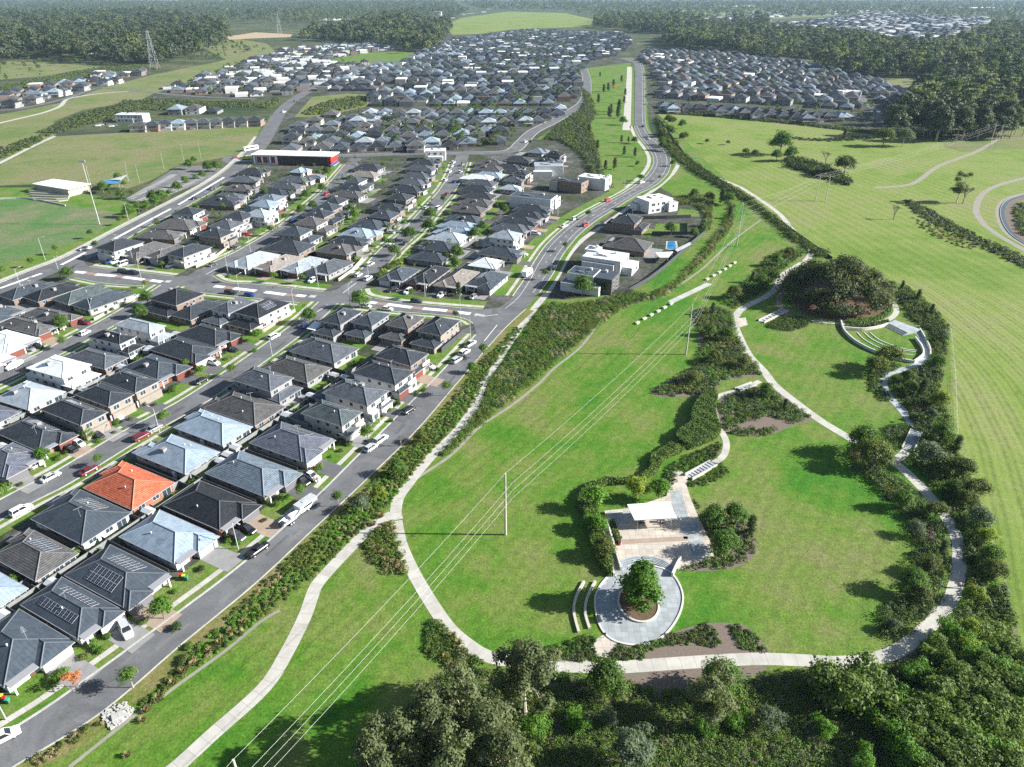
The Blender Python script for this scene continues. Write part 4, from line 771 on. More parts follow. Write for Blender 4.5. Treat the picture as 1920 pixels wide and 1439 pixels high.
def make_house(rows_label, loc, ang, W, D, st, rc, wc, label, group, detail=2, front=0.0, rear=0.0, solar=0, mirror=False, tile=None, lawn=True, rnd=None, antenna=False, gd=None, name='house'):
    """local +y is the street front; W, D is the (upper) roof outline"""
    r = rnd or random.Random(int(loc[0] * 7 + loc[1] * 3)); k0, k1 = r.uniform(.9, 1.1), r.uniform(.92, 1.05); col = tuple(c * k0 for c in RC[rc]); wcol = tuple(min(.85, c * k1) for c in WC[wc])
    e = empty(name, (loc[0], loc[1], 0), ang - math.pi / 2); tag(e, label, 'house', group)
    if tile is None: tile = rc not in ('blue', 'pale', 'white', 'metal', 'green')
    rm = [M['tile' if tile else 'metal'], M['ridge'], M['gutter']]; s = math.tan(R(24)); ov = .5; sg = -1 if mirror else 1
    wb = MB(); rb = MB(); caps = detail > 0
    if st == 1:
        step = 1.6 if detail else 0; y1 = D / 2 - step; zt = 2.5
        gx0, gx1 = -W / 2 + ov, W / 2 - ov; gm = sg * (W * .06)
        if detail:
            a = W * .27; cx = sg * (W / 2 - a); P = [(gx0, -D / 2 + ov), (gx1, -D / 2 + ov)]
            if sg > 0: P += [(gx1, D / 2 - ov), (cx - a + ov, D / 2 - ov), (cx - a + ov, y1 - ov), (gx0, y1 - ov)]
            else: P += [(gx1, y1 - ov), (cx + a - ov, y1 - ov), (cx + a - ov, D / 2 - ov), (gx0, D / 2 - ov)]
            wb.prism(P, 0, zt, 0, cap=False); top = hip(rb, -W / 2, W / 2, -D / 2, y1, zt, s, caps=caps); wing(rb, cx, a, y1, D / 2, zt, s, caps=caps)
        else:
            wb.box(gx0, gx1, -D / 2 + ov, D / 2 - ov, 0, zt); top = hip(rb, -W / 2, W / 2, -D / 2, y1, zt, s, caps=False)
        ry0, ry1, ez, yfront = -D / 2, y1, zt, D / 2 - ov
    else:
        zt = 5.1; yf, yr = D / 2 + front, -D / 2 - rear
        wb.box(-W / 2 + ov, W / 2 - ov, -D / 2 + ov, D / 2 - ov, 2.4, zt); wb.box(-W / 2 + ov + .01, W / 2 - ov - .01, yr + ov, yf - ov, 0, 2.45)
        top = hip(rb, -W / 2, W / 2, -D / 2, D / 2, zt, s, caps=caps)
        if rear > .9: hip(rb, -W / 2 - .02, W / 2 + .02, yr, -D / 2 + 2.2, 2.47, .32, caps=caps)
        if front > .9: hip(rb, -W / 2 - .02 + (W * .4 if sg > 0 else 0), W / 2 + .02 - (W * .4 if sg < 0 else 0), D / 2 - 1.6, yf, 2.5, .32, caps=caps)
        ry0, ry1, ez, yfront = -D / 2, D / 2, zt, (yf if front > .9 else D / 2) - ov
    wb.build('wall', M['wall'] if wc in ('brick', 'red', 'tan') else M['render'], e, color=wcol)
    roof_o = rb.build('roof', rm, e, color=col)
    # which walls face the camera side
    q = Matrix.Rotation(-(ang - math.pi / 2), 2) @ (Vector((0, 0)) - Vector(loc[:2])); q.normalize()
    def addwin(side, t, z, w, h):
        if side == 'f': p, rz = (t, yfront if st == 1 or z < 2.5 else ry1 - ov, z), 0
        elif side == 'b': p, rz = (t, (ry0 + ov) if (st == 1 or z > 2.5) else (-D / 2 - rear + ov), z), math.pi
        elif side == 'r': p, rz = (W / 2 - ov, t, z), -math.pi / 2
        else: p, rz = (-W / 2 + ov, t, z), math.pi / 2
        inst('window', win_mesh(w, h), e, p, (0, 0, rz))
    gx = sg * (W * .22)
    if q.y > -.35 and detail:
        o = inst('garage_door', WIN.get('g') or WIN.setdefault('g', (lambda mb: (mb.box(-2.4, 2.4, -.05, .05, 0, 2.2), mb.mesh("garage_panel", M['garage']))[1])(MB())), e, (gx, yfront + .02, 0), color=gd or r.choice(GD))
        if detail > 1:
            fx = -sg * W * .24; fy = (D / 2 - 1.6 - ov) if st == 1 else yfront
            o = inst('door', door_mesh(1.0, 2.1, 'ocol'), e, (fx + sg * 1.6, fy + .02, 0), color=r.choice([(.12, .07, .04), (.05, .05, .055), (.6, .6, .58)]))
            if st == 1:
                inst('window', win_mesh(1.8, 1.5), e, (fx - sg * .4, fy, .7))
                mb = MB(); mb.box(-.14, .14, -.14, .14, 0, 2.5)
                inst('porch_post', WIN.get('pp') or WIN.setdefault('pp', mb.mesh("porch_post", M['white'])), e, (-sg * (W / 2 - .9), D / 2 - .7, 0))
                mb = MB(); zz = 2.5; xa, xb = sorted((-sg * (W / 2 - .3), sg * (W / 2 - W * .54 - .1))); mb.box(xa, xb, y1 - .3, D / 2 - .2, zz, zz + .16, bottom=True); mb.build('porch_roof', M['gutter'], e)
            else:
                inst('window', win_mesh(1.8, 1.5), e, (fx - sg * .6, fy, .6))
    if st == 2 and q.y > -.35 and detail:
        for t in (-.25, .2): addwin('f', W * t, 3.1, 1.8, 1.4)
        if detail > 1 and r.random() < .6:
            mb = MB(); yb = ry1 - ov; mb.box(-W * .42, -W * .02, yb, yb + 1.3, 2.75, 2.9, bottom=True); mb.box(-W * .42, -W * .02, yb + 1.22, yb + 1.3, 2.9, 3.8, bottom=True); mb.build('balcony', M['render'], e, color=WC['white'])
    nw = (1 if detail == 1 else 3)
    for side, c in (('b', -q.y), ('r', q.x), ('l', -q.x)):
        if c < .15 or detail == 0: continue
        if side == 'b':
            for t in (-.28, .05, .3)[:nw]: addwin('b', W * t, .9 if t < .2 else .1, 1.8 if t < .2 else 2.4, 1.2 if t < .2 else 2.1)
            if st == 2:
                for t in (-.25, .22): addwin('b', W * t, 3.2, 1.8, 1.2)
        else:
            for k in range(nw + 1):
                t = ry0 + (ry1 - ry0) * (k + .7) / (nw + 1.4); addwin(side, t, .95, 1.2 if k % 2 else 1.8, 1.1)
                if st == 2 and k: addwin(side, t, 3.3, 1.2, 1.1)
    for n in range(solar):
        k = 1 if (n + (0 if q.x < 0 else 1)) % 2 == 0 else -1; th = math.atan(s); a = min(W, ry1 - ry0) / 2; d = a * .52
        nn = max(3, int((ry1 - ry0 - 2 * a) / 1.05 + 1.5)); nn = min(nn, 10); rows = 2 if a > 4.3 else 1
        inst('solar_panel', solar_mesh(nn, rows), roof_o, (k * (W / 2 - d), (ry0 + ry1) / 2, ez + d * s + .06), Matrix.Rotation(k * th, 3, 'Y').to_3x3().__matmul__(Matrix.Rotation(math.pi / 2, 3, 'Z')).to_euler())
    if detail > 1:
        mb = MB(); mb.tube((0, 0, -.3), (0, 0, .35), .13, n=8); mb.tube((0, 0, .35), (0, 0, .55), .2, .12, n=8)
        if 'v' not in WIN: WIN['v'] = mb.mesh("vent", M['alu'])
        for _ in range(r.choice([0, 1, 1, 2])):
            x = r.uniform(-.3, .3) * W; y = r.uniform(ry0 + W * .45, ry1 - W * .45) if ry1 - ry0 > W else 0; inst('roof_vent', WIN['v'], roof_o, (x, y, ez + (W / 2 - abs(x)) * s))
        if r.random() < .3:
            if 'c' not in WIN:
                mb = MB(); mb.box(-.55, .55, -.55, .55, -.5, .75); mb.box(-.62, .62, -.62, .62, .75, .83, bottom=True); WIN['c'] = mb.mesh("cooler_box", M['drive'])
            x = r.choice([-.2, .2]) * W; inst('roof_cooler', WIN['c'], roof_o, (x, r.uniform(-.1, .1) * D, ez + (W / 2 - abs(x)) * s))
        if r.random() < .45:
            if 'a' not in WIN:
                mb = MB(); mb.tube((0, 0, -.3), (0, 0, 2.2), .025, n=4); mb.tube((-.9, 0, 2.1), (.9, 0, 2.1), .02, n=4)
                for k in range(7): mb.tube((-.8 + k * .27, -.45 + k * .04, 2.1), (-.8 + k * .27, .45 - k * .04, 2.1), .015, n=4)
                WIN['a'] = mb.mesh("aerial", M['steel'])
            inst('antenna', WIN['a'], roof_o, (r.uniform(-.15, .15) * W, r.uniform(-.2, .2) * D, top - .4), (0, 0, r.uniform(0, 6)))
    return e, q, gx, yfront
ROWP = {}   # outlines used for fences
def rect_fit(pts, z):
    q = [G2(x, y, z) for x, y in pts]; c = sum(q, Vector((0, 0))) / 4
    return c, q
def row(desc, hs, ang, wdef=10.5, ddef=19.0, drive=7.0, detail=2, group=None, fences=True, endname='near end'):
    """hs: dicts in order from the near end. p = 4 roof corners (left, far, right, near) or 1 roof centre; st, r(oof), w(all)"""
    n = len(hs); recs = []
    for i, h in enumerate(hs):
        st = h.get('st', 1); a = R(h.get('ang', ang)); f = Vector((math.cos(a), math.sin(a))); u = Vector((f.y, -f.x)); z = 2.5 if st == 1 else 5.1
        if len(h['p']) == 4:
            c, q = rect_fit(h['p'], z); e1 = ((q[1] - q[0]) + (q[2] - q[3])) / 2; e2 = ((q[2] - q[1]) + (q[3] - q[0])) / 2
            if abs(e1.dot(u)) > abs(e2.dot(u)): W, D = e1.length, e2.length
            else: W, D = e2.length, e1.length
        else:
            c = G2(*h['p'][0], z + 1.0); W, D = wdef, (ddef if st == 1 else 12.5)
        if len(h['p']) == 4: W += .5; D += .4
        W = h.get('W', W); D = h.get('D', D); rs = random.Random(i * 77 + len(desc))
        fr, re = h.get('front', 1.2 if st == 2 else 0), h.get('rear', 4.0 if st == 2 else 0)
        typ = 'two-storey' if st == 2 else 'single-storey'; lab = h.get('label') or 'house %s from %s of %s, %s, %s roof' % (nth(i), endname, desc, typ, RN[h['r']])
        e, qq, gx, yf = make_house(desc, c, a, W, D, st, h['r'], h.get('w', rs.choice(['cream', 'brick', 'grey', 'tan', 'white'])), lab, group or 'houses of the ' + desc, h.get('det', detail), fr, re, h.get('sol', 0), h.get('m', rs.random() < .5), h.get('tile'), rnd=rs, gd=h.get('gd'))
        recs.append((c, f, u, W, D + fr + re, c + f * ((fr - re) / 2)))
        if h.get('drive', drive) and detail > 1:
            L = h.get('drive', drive); g = c + u * gx + f * yf; P = [g - u * 2.5, g + u * 2.5, g + u * 2.5 + f * L, g - u * 2.5 + f * L]
            sheet('driveway', P, .082, M[rs.choice(['drive', 'drive', 'drive_dark', 'drive_tan', 'drive_dark'])])
        if detail > 1:
            b = c - f * (D / 2 + re); sheet('back_yard', [b - u * W * .5 - f * 5.0, b + u * W * .5 - f * 5.0, b + u * W * .5 + f * .6, b - u * W * .5 + f * .6], .03 + .001 * (i % 5), M['yard' if rs.random() < .6 else 'drive'])
    if fences and detail > 1:
        for i in range(n - 1):
            (c, f, u, W, D, cc), (c2, f2, u2, W2, D2, cc2) = recs[i], recs[i + 1]; g = cc.lerp(cc2, .5)
            if (cc2 - cc).length > 19 or abs((cc2 - cc).dot(f)) > 8: continue
            mb = MB(); Lh = D / 2 + 4.5; mb.box(-.06, .06, -Lh, D / 2 - 3, 0, 1.75)
            for k in range(int((Lh + D / 2 - 3) / 2.4)): mb.box(-.09, .09, -Lh + k * 2.4 - .05, -Lh + k * 2.4 + .05, 0, 1.8)
            o = mb.build('fence', M['fence'], None, color=(.06, .063, .068), loc=(g.x, g.y, 0), rz=math.atan2(f.y, f.x) - math.pi / 2)
            tag(o, 'charcoal side fence between two houses of the %s' % desc, 'fence', 'side fences of the %s' % desc)
        mb = MB(); r_ = [(cc - f * (D / 2 + 4.7)) for (c, f, u, W, D, cc) in recs]
        f0 = recs[0][1]; m_ = sum(p.dot(f0) for p in r_) / len(r_); u0 = Vector((f0.y, -f0.x)); ts = sorted(p.dot(u0) for p in r_)
        A, B = f0 * m_ + u0 * (ts[0] - 6), f0 * m_ + u0 * (ts[-1] + 6); strip('', [A, B], -.06, .06, 1.8, None, 1.8, mb=mb)
        tag(mb.build('fence', M['fence'], None, color=(.20, .21, .20)), 'long grey back fence behind the %s' % desc, 'fence')
    if fences and detail > 1 and 'curving' not in desc: YARDS.append((desc, recs))
    return recs
YARDS = []
def hh(p, r='char', st=1, **k): return dict(p=p if isinstance(p[0], (tuple, list)) else [p], r=r, st=st, **k)
SE, NW = -28, 152
row('park road row', [
    hh([(-75, 1215), (52, 1137), (128, 1222), (2, 1292)], 'slate', tile=False, w='white', drive=8, m=True, gd=GD[4]),
    hh([(47, 1132), (110, 1085), (232, 1145), (155, 1205)], 'slate', tile=False, sol=2, w='white', drive=8, m=True, gd=GD[4]),
    hh([(130, 1085), (195, 1020), (320, 1080), (250, 1140)], 'slate', tile=False, sol=2, w='cream', drive=8, gd=GD[1]),
    hh([(226, 1007), (295, 960), (405, 1002), (345, 1062)], 'blue', w='white', drive=8, m=True, gd=GD[3]),
    hh([(310, 947), (375, 902), (490, 950), (418, 997)], 'dark', w='red', drive=8, gd=GD[1]),
    hh([(390, 885), (450, 845), (565, 890), (500, 935)], 'metal', tile=True, w='grey', drive=8, m=True, gd=GD[1]),
    hh([(470, 830), (525, 793), (632, 825), (575, 868)], 'lav', w='cream', drive=8, m=False, gd=GD[0], sol=1),
    hh([(568, 775), (605, 748), (672, 775), (643, 800)], 'green', 2, w='cream', front=1.5, rear=5, drive=8, sol=1, tile=True),
    hh([(610, 738), (645, 708), (722, 735), (692, 762)], 'grey', 2, w='white', front=1.5, rear=4, drive=8),
    hh([(660, 700), (698, 675), (772, 697), (745, 722)], 'char', 2, w='white', front=1.2, rear=2, drive=8, gd=GD[2]),
    hh([(705, 668), (735, 645), (797, 665), (772, 687)], 'char', 2, w='brick', front=1.2, rear=3, drive=8, sol=1)], SE)
row('orange roof row', [
    hh([(-95, 1105), (-30, 1060), (48, 1103), (-18, 1150)], 'blue', w='cream', drive=5),
    hh([(-8, 1040), (48, 985), (138, 1042), (65, 1090)], 'brown', w='tan', sol=1, drive=5),
    hh([(43, 967), (145, 915), (250, 962), (152, 1023)], 'slate', tile=False, w='white', sol=1, drive=5, W=11.8, D=19.5),
    hh([(153, 912), (225, 865), (325, 905), (250, 955)], 'orange', w='red', drive=5, label='single-storey house with a bright orange tiled hip roof'),
    hh([(252, 850), (310, 812), (410, 848), (348, 888)], 'blue', w='cream', drive=5),
    hh([(320, 800), (370, 770), (467, 797), (428, 835)], 'blue', w='cream', drive=5, W=10.3),
    hh([(380, 762), (430, 730), (530, 762), (480, 800)], 'brown', w='brick', drive=5),
    hh([(440, 708), (478, 688), (545, 708), (505, 738)], 'grey', 2, w='grey', front=1, rear=3, drive=5),
    hh([(487, 690), (530, 665), (622, 692), (572, 718)], 'brown', w='grey', drive=5, sol=1),
    hh([(535, 660), (580, 632), (667, 652), (637, 680)], 'grey', w='cream', drive=5)], NW)
row('row opposite the orange roof', [
    hh([(-40, 868), (18, 828), (75, 858), (20, 900)], 'lav', w='cream', drive=7, sol=1),
    hh([(0, 810), (55, 780), (142, 815), (80, 852)], 'char', w='red', drive=7, sol=1, gd=GD[2]),
    hh([(78, 768), (125, 745), (200, 773), (152, 797)], 'char', 2, w='tan', front=.5, rear=1, drive=7, sol=1),
    hh([(145, 742), (185, 718), (248, 740), (207, 762)], 'char', 2, w='tan', front=.5, rear=1, drive=7),
    hh([(190, 715), (232, 692), (297, 713), (258, 736)], 'char', 2, w='tan', front=.5, rear=1, drive=7, sol=1),
    hh([(225, 692), (280, 667), (365, 687), (302, 715)], 'slate', w='red', drive=7, gd=GD[2]),
    hh([(285, 657), (325, 633), (417, 655), (370, 682)], 'char', w='red', drive=7, gd=GD[0]),
    hh([(330, 630), (370, 610), (460, 625), (415, 650)], 'char', w='red', drive=7, gd=GD[2])], SE)
row('corner row below striped street', [
    hh([(287, 560), (338, 537), (368, 552), (335, 576)], 'dark', 2, w='brick', front=.5, rear=4.5, sol=1, drive=0),
    hh([(325, 592), (388, 557), (422, 567), (365, 602)], 'char', 1, w='brick', sol=1, drive=0),
    hh([(398, 580), (448, 556), (470, 566), (430, 590)], 'grey', 2, w='white', front=.5, rear=4.5, drive=0),
    hh([(437, 592), (488, 562), (543, 562), (499, 593)], 'dark', 2, w='cream', front=.5, rear=4.5, sol=2, drive=0)], 63, group='corner houses below the striped cross street', fences=False)
row('two-storey row by park road', [
    hh([(598, 602), (640, 577), (672, 583), (645, 610)], 'char', 2, w='grey', front=.5, rear=4.5, drive=0),
    hh([(658, 604), (697, 581), (725, 590), (700, 612)], 'slate', 2, w='grey', front=.5, rear=4.5, sol=1, drive=0),
    hh([(722, 609), (757, 588), (793, 594), (768, 618)], 'brown', 2, w='brick', front=.5, rear=4.5, drive=0),
    hh([(780, 621), (815, 598), (862, 597), (830, 630)], 'char', 2, w='tan', front=.5, rear=4.5, drive=0)], 66, fences=False, endname='west end')
row('far-left street east row', [
    hh([(-70, 778), (-20, 750), (26, 775), (-22, 805)], 'lav', w='cream', drive=5),
    hh([(-2, 745), (42, 713), (120, 735), (48, 772)], 'pale', w='cream', drive=5, tile=False),
    hh([(64, 690), (95, 666), (157, 683), (128, 712)], 'white', 2, w='white', front=3, rear=3, drive=5),
    hh([(120, 670), (160, 650), (237, 672), (195, 693)], 'grey', w='brick', drive=5),
    hh([(170, 630), (197, 617), (252, 632), (222, 647)], 'dark', 2, w='white', front=2, rear=3, sol=1, drive=5),
    hh([(218, 610), (245, 596), (308, 612), (280, 625)], 'pale', 2, w='white', front=3, rear=3, drive=5)], NW + 4)
row('far-left street west row', [
    hh([(-65, 680), (-20, 655), (20, 672), (-20, 700)], 'white', w='white', drive=6),
    hh([(-40, 645), (8, 617), (64, 637), (20, 668)], 'white', w='white', drive=6),
    hh([(0, 607), (37, 593), (104, 615), (70, 632)], 'brown', w='cream', drive=6),
    hh([(45, 590), (75, 577), (152, 592), (115, 611)], 'brown', w='cream', drive=6, tile=False),
    hh([(-50, 592), (0, 570), (38, 585), (-10, 610)], 'slate', w='cream', drive=0)], SE + 4, fences=False)
row('long roofs by oval road', [
    hh([(8, 552), (52, 532), (118, 530), (47, 562)], 'slate', w='brick', drive=0, W=10.5, D=19),
    hh([(52, 560), (100, 531), (165, 530), (90, 568)], 'dark', w='brick', drive=0, W=10.5, D=19),
    hh([(107, 565), (160, 535), (213, 536), (147, 571)], 'green', tile=True, w='brick', drive=0, W=10.5, D=19),
    hh([(140, 575), (195, 543), (257, 544), (182, 586)], 'slate', w='cream', drive=0, W=11, D=19)], 60, fences=False, endname='west end')
NF = 64
row('row before the school street', [
    hh([(436, 500), (465, 475), (512, 472), (482, 508)], 'pale', w='cream', drive=4, tile=False), hh([(480, 507), (525, 477), (565, 482), (517, 510)], 'beige', w='brick', drive=4),
    hh([(525, 510), (572, 482), (610, 485), (567, 513)], 'pale', w='white', drive=4, tile=True), hh([(577, 510), (620, 485), (660, 492), (612, 520)], 'grey', w='grey', drive=4)], 244, fences=False, endname='west end')
row('row before the north street', [
    hh([(707, 525), (747, 500), (785, 507), (752, 530)], 'slate', w='cream', drive=5), hh([(762, 530), (807, 500), (840, 502), (802, 537)], 'dark', w='brick', drive=5, W=10.3),
    hh([(812, 537), (855, 505), (895, 510), (862, 542)], 'beige', w='brick', drive=5), hh([(875, 535), (905, 508), (952, 515), (917, 547)], 'slate', w='white', drive=5, sol=1, tile=True)], 248, fences=False, endname='west end')
row('four by the oval corner', [
    hh([(193, 465), (225, 447), (262, 453), (217, 475)], 'char', 2, w='white', front=.5, rear=2, drive=4), hh([(232, 478), (285, 455), (320, 458), (262, 490)], 'brown', w='brick', drive=4),
    hh([(272, 487), (320, 460), (350, 462), (315, 488)], 'brown', w='brick', drive=4), hh([(317, 482), (350, 458), (395, 462), (355, 480)], 'char', 2, w='cream', front=.5, rear=2, drive=4, sol=1)], 244, fences=False, endname='west end')
def yard_bits(desc, recs, side):
    r = random.Random(len(desc)); n = 0
    for (c, f, u, W, D, cc) in recs:
        b = cc - f * (D / 2 + 2.4)
        if r.random() < .55:
            q = b + u * r.choice([-1, 1]) * W * .32; e = empty('garden_shed', (q.x, q.y, 0), math.atan2(f.y, f.x)); mb = MB(); mb.box(-1.2, 1.2, -1.0, 1.0, 0, 1.9); mb.build('wall', M['fence'], e, color=r.choice([(.25, .27, .26), (.12, .13, .13), (.40, .39, .35)]))
            mb = MB(); mb.face([(-1.3, -1.1, 1.9), (1.3, -1.1, 1.9), (1.3, 0, 2.25), (-1.3, 0, 2.25)]); mb.face([(1.3, 1.1, 1.9), (-1.3, 1.1, 1.9), (-1.3, 0, 2.25), (1.3, 0, 2.25)]); mb.build('roof', M['alu'], e); tag(e, 'small metal garden shed in a back yard of the %s' % desc, 'shed', 'garden sheds of the %s' % desc)
        if r.random() < .5:
            q = cc + u * (W / 2 + .05) * side - f * r.uniform(0, D * .35); mb = MB(); mb.tube((0, 0, 0), (0, 0, 1.9), .55, n=14); mb.tube((0, 0, 1.9), (0, 0, 2.05), .56, .2, n=14); tag(mb.build('rain_tank', M['alu'], None, True, loc=(q.x, q.y, 0)), 'round pale rain tank beside a house of the %s' % desc, 'tank', 'rain tanks of the %s' % desc)
        for k in range(r.choice([1, 2, 3])):
            q = b + u * r.uniform(-.5, .5) * W - f * r.uniform(-.6, 1.6); shrub(r.choice(['sh_green', 'sh_olive', 'sh_dark', 'sh_bright']), q.x, q.y, r.uniform(.7, 1.5), 'leafy bush in a back yard of the %s' % desc, 'back yard bushes of the %s' % desc, 'yard_bush', 'shrub', True)
        for k in range(r.choice([1, 2, 2])):
            q = c + f * (D / 2 + r.uniform(.6, 2.6)) + u * r.uniform(-.48, .48) * W; shrub(r.choice(['sh_green', 'sh_olive', 'sh_dark', 'sh_bright']), q.x, q.y, r.uniform(.5, 1.0), 'leafy bush in a front garden of the %s' % desc, 'front garden bushes of the %s' % desc, 'front_bush', 'shrub', True)
for d_, r_ in YARDS: yard_bits(d_, r_, -1)
P4 = lambda *a: [tuple(a[i:i + 2]) for i in range(0, 8, 2)]
row('column backing the oval road', [
    hh(P4(255, 445, 282, 430, 343, 440, 327, 450), 'brown', w='brick'), hh(P4(292, 425, 322, 411, 382, 420, 355, 435), 'brown', w='cream'), hh((352, 394), 'char', 2, w='white'), hh(P4(372, 382, 402, 367, 452, 378, 437, 388), 'char', w='brick'),
    hh((430, 367), 'grey', w='cream'), hh((450, 351), 'brown', w='cream'), hh((460, 335), 'grey', w='brick'), hh((475, 320), 'char', w='cream')], -10, wdef=11, ddef=19, drive=0, detail=2, fences=False)
row('school street west row', [
    hh((405, 434), 'char', 2, w='tan', D=13, rear=5), hh((424, 418), 'grey', 2, w='white', D=13, rear=5), hh((447, 402), 'char', 2, w='grey', D=13, rear=5), hh((487, 398), 'pale', 2, w='white', D=13, rear=5), hh((497, 380), 'blue', 2, w='white', D=13, rear=5), hh((506, 369), 'metal', 2, w='white', D=13, rear=5),
    hh((516, 360), 'char', 1, w='brick'), hh((537, 347), 'grey', 1, w='cream'), hh((556, 335), 'grey', 1, w='brick'), hh((564, 318), 'blue', 1, w='brick', D=10), hh((597, 329), 'metal', 1, w='red', W=8, D=8)], -18, wdef=11, ddef=20, drive=5, fences=False)
row('school street east row', [
    hh(P4(483, 468, 522, 450, 588, 460, 563, 477), 'char', w='brick'), hh((552, 431), 'slate', 2, w='cream', D=13, rear=5), hh((583, 413), 'brown', 2, w='cream', D=13, rear=5), hh((597, 398), 'char', 2, w='brick', D=13, rear=5), hh((613, 386), 'slate', 2, w='brick', D=13, rear=5, sol=1), hh((629, 374), 'char', 2, w='cream', D=10, sol=1),
    hh((652, 362), 'brown', w='cream', sol=1), hh((657, 350), 'char', w='brick'), hh((667, 336), 'slate', 2, w='white', D=10), hh((682, 325), 'beige', w='cream'), hh((690, 312), 'char', w='cream')], 162, wdef=11, ddef=20, drive=5, fences=False)
row('north street west row', [
    hh(P4(588, 470, 622, 457, 682, 465, 653, 480), 'brown', w='brick'), hh(P4(610, 455, 645, 442, 700, 453, 677, 463), 'char', w='cream'), hh(P4(628, 443, 660, 429, 715, 435, 700, 449), 'blue', w='cream', tile=False), hh(P4(650, 427, 680, 411, 735, 422, 715, 433), 'slate', w='brick'),
    hh((720, 400), 'slate', 2, w='brick', D=13, rear=5), hh((728, 386), 'char', w='brick', sol=1), hh((750, 367), 'char', 2, w='brick', D=13, rear=5), hh((766, 353), 'char', w='brick'), hh((774, 340), 'grey', w='brick'), hh((783, 328), 'grey', w='cream'), hh((790, 314), 'grey', w='cream'), hh((797, 303), 'char', w='cream')], -20, wdef=11, ddef=20, drive=5, fences=False)
row('north street east row', [
    hh(P4(762, 485, 780, 473, 843, 478, 830, 492), 'slate', w='grey', D=18), hh(P4(770, 466, 795, 451, 868, 460, 850, 472), 'slate', w='grey', D=18), hh(P4(790, 449, 815, 436, 882, 442, 868, 456), 'pale', w='cream', D=18), hh((853, 431), 'blue', w='cream'), hh((858, 420), 'blue', w='white'), hh((868, 408), 'slate', w='cream'),
    hh((876, 390), 'brown', w='brick'), hh((890, 377), 'brown', w='brick'), hh((896, 365), 'char', w='brick'), hh((893, 352), 'char', w='cream'), hh((900, 341), 'grey', w='cream'), hh((895, 331), 'white', w='white', sol=1), hh((915, 326), 'blue', w='cream'), hh((915, 314), 'brown', w='cream'), hh((918, 304), 'brown', w='cream')], 160, wdef=10.6, ddef=20, drive=5, fences=False)
row('column by the curving road', [
    hh((913, 490), 'white', w='cream', W=11, D=13), hh((940, 470), 'slate', w='cream', sol=0), hh((948, 438), 'pale', 2, w='white', D=13), hh((960, 425), 'grey', w='brick'), hh((975, 412), 'char', w='brick'), hh((990, 402), 'char', w='brick'), hh((1000, 390), 'char', w='cream'),
    hh((960, 350), 'pale', w='cream', W=9, D=13, rear=5), hh((965, 335), 'grey', w='cream', W=9, D=13, rear=5), hh((978, 322), 'char', 2, w='cream', D=10), hh((955, 312), 'char', w='cream'), hh((972, 298), 'char', w='brick'), hh((1010, 282), 'metal', w='cream', W=12, D=13, rear=5), hh((1040, 287), 'dark', 2, w='dark', D=12, W=12), hh((1025, 301), 'char', w='cream', W=12, D=18)], -22, wdef=11, ddef=20, drive=6, fences=False)
# rows north of the upper street
rr = random.Random(11); PAL = ['char', 'slate', 'grey', 'brown', 'char', 'slate', 'blue', 'metal', 'grey', 'brown', 'dark', 'pale']
def auto(desc, L, st=None, group=None, ang=-88, **k):
    hs = []
    for x, y in L:
        s_ = (2 if rr.random() < .3 else 1) if st is None else st
        hs.append(hh((x, y), rr.choice(PAL), s_, w=rr.choice(['cream', 'white', 'brick', 'grey', 'cream']), D=13 if s_ == 2 else k.get('D', 20), sol=1 if rr.random() < .15 else 0, det=1, rear=2 if s_ == 2 else 0))
    return row(desc, hs, ang, k.get('W', 13.4), 20, 0, 1, group, False, 'west end')
auto('first row past upper street', [(545, 276), (577, 262), (605, 272), (640, 273), (673, 271), (707, 270), (742, 270), (780, 268), (812, 268), (843, 268), (877, 263), (932, 260)])
auto('second row past upper street', [(547, 253), (590, 256), (610, 258), (637, 250), (670, 252), (702, 248), (735, 250), (766, 251), (797, 249), (830, 249), (865, 247), (896, 246), (930, 245)])
auto('third row past upper street', [(560, 232), (590, 238), (622, 230), (652, 233), (682, 232), (710, 230), (737, 229), (772, 226), (798, 229), (828, 227), (858, 227), (888, 227), (916, 225), (944, 225), (985, 222), (1020, 218)])
auto('fourth row past upper street', [(590, 222), (622, 211), (662, 217), (690, 216), (720, 216), (748, 214), (782, 212), (808, 215), (836, 214), (863, 214), (893, 210), (922, 211), (950, 210), (985, 206), (1020, 205), (1050, 200)])
auto('back row behind first row', [(x, 261.5) for x in range(622, 900, 31)])
auto('back row behind second row', [(x, 240.5) for x in range(560, 960, 29)])
auto('back row behind third row', [(x, 222) for x in range(642, 1010, 28)])
auto('back row behind fourth row', [(x, 208) for x in range(694, 1060, 27)])
auto('second row behind the mown field', [(x, 194.5 + (x - 1240) * .062) for x in range(1246, 1596, 22)])
auto('row behind the mown field', [(1262, 200), (1284, 201), (1307, 202), (1330, 203), (1352, 205), (1374, 207), (1397, 208), (1420, 210), (1443, 211), (1467, 213), (1490, 215), (1514, 218), (1538, 219), (1562, 219), (1586, 215)])
auto('townhouse row behind the vacant lot', [(262, 232), (286, 231), (310, 229), (335, 228), (358, 227), (382, 226), (405, 225), (428, 224), (452, 223), (477, 222)], 2, W=14)
auto('far left scrub street', [(20, 190), (60, 182), (70, 174), (102, 170), (115, 168), (150, 160), (195, 150), (215, 147), (258, 133)], 2, W=15)
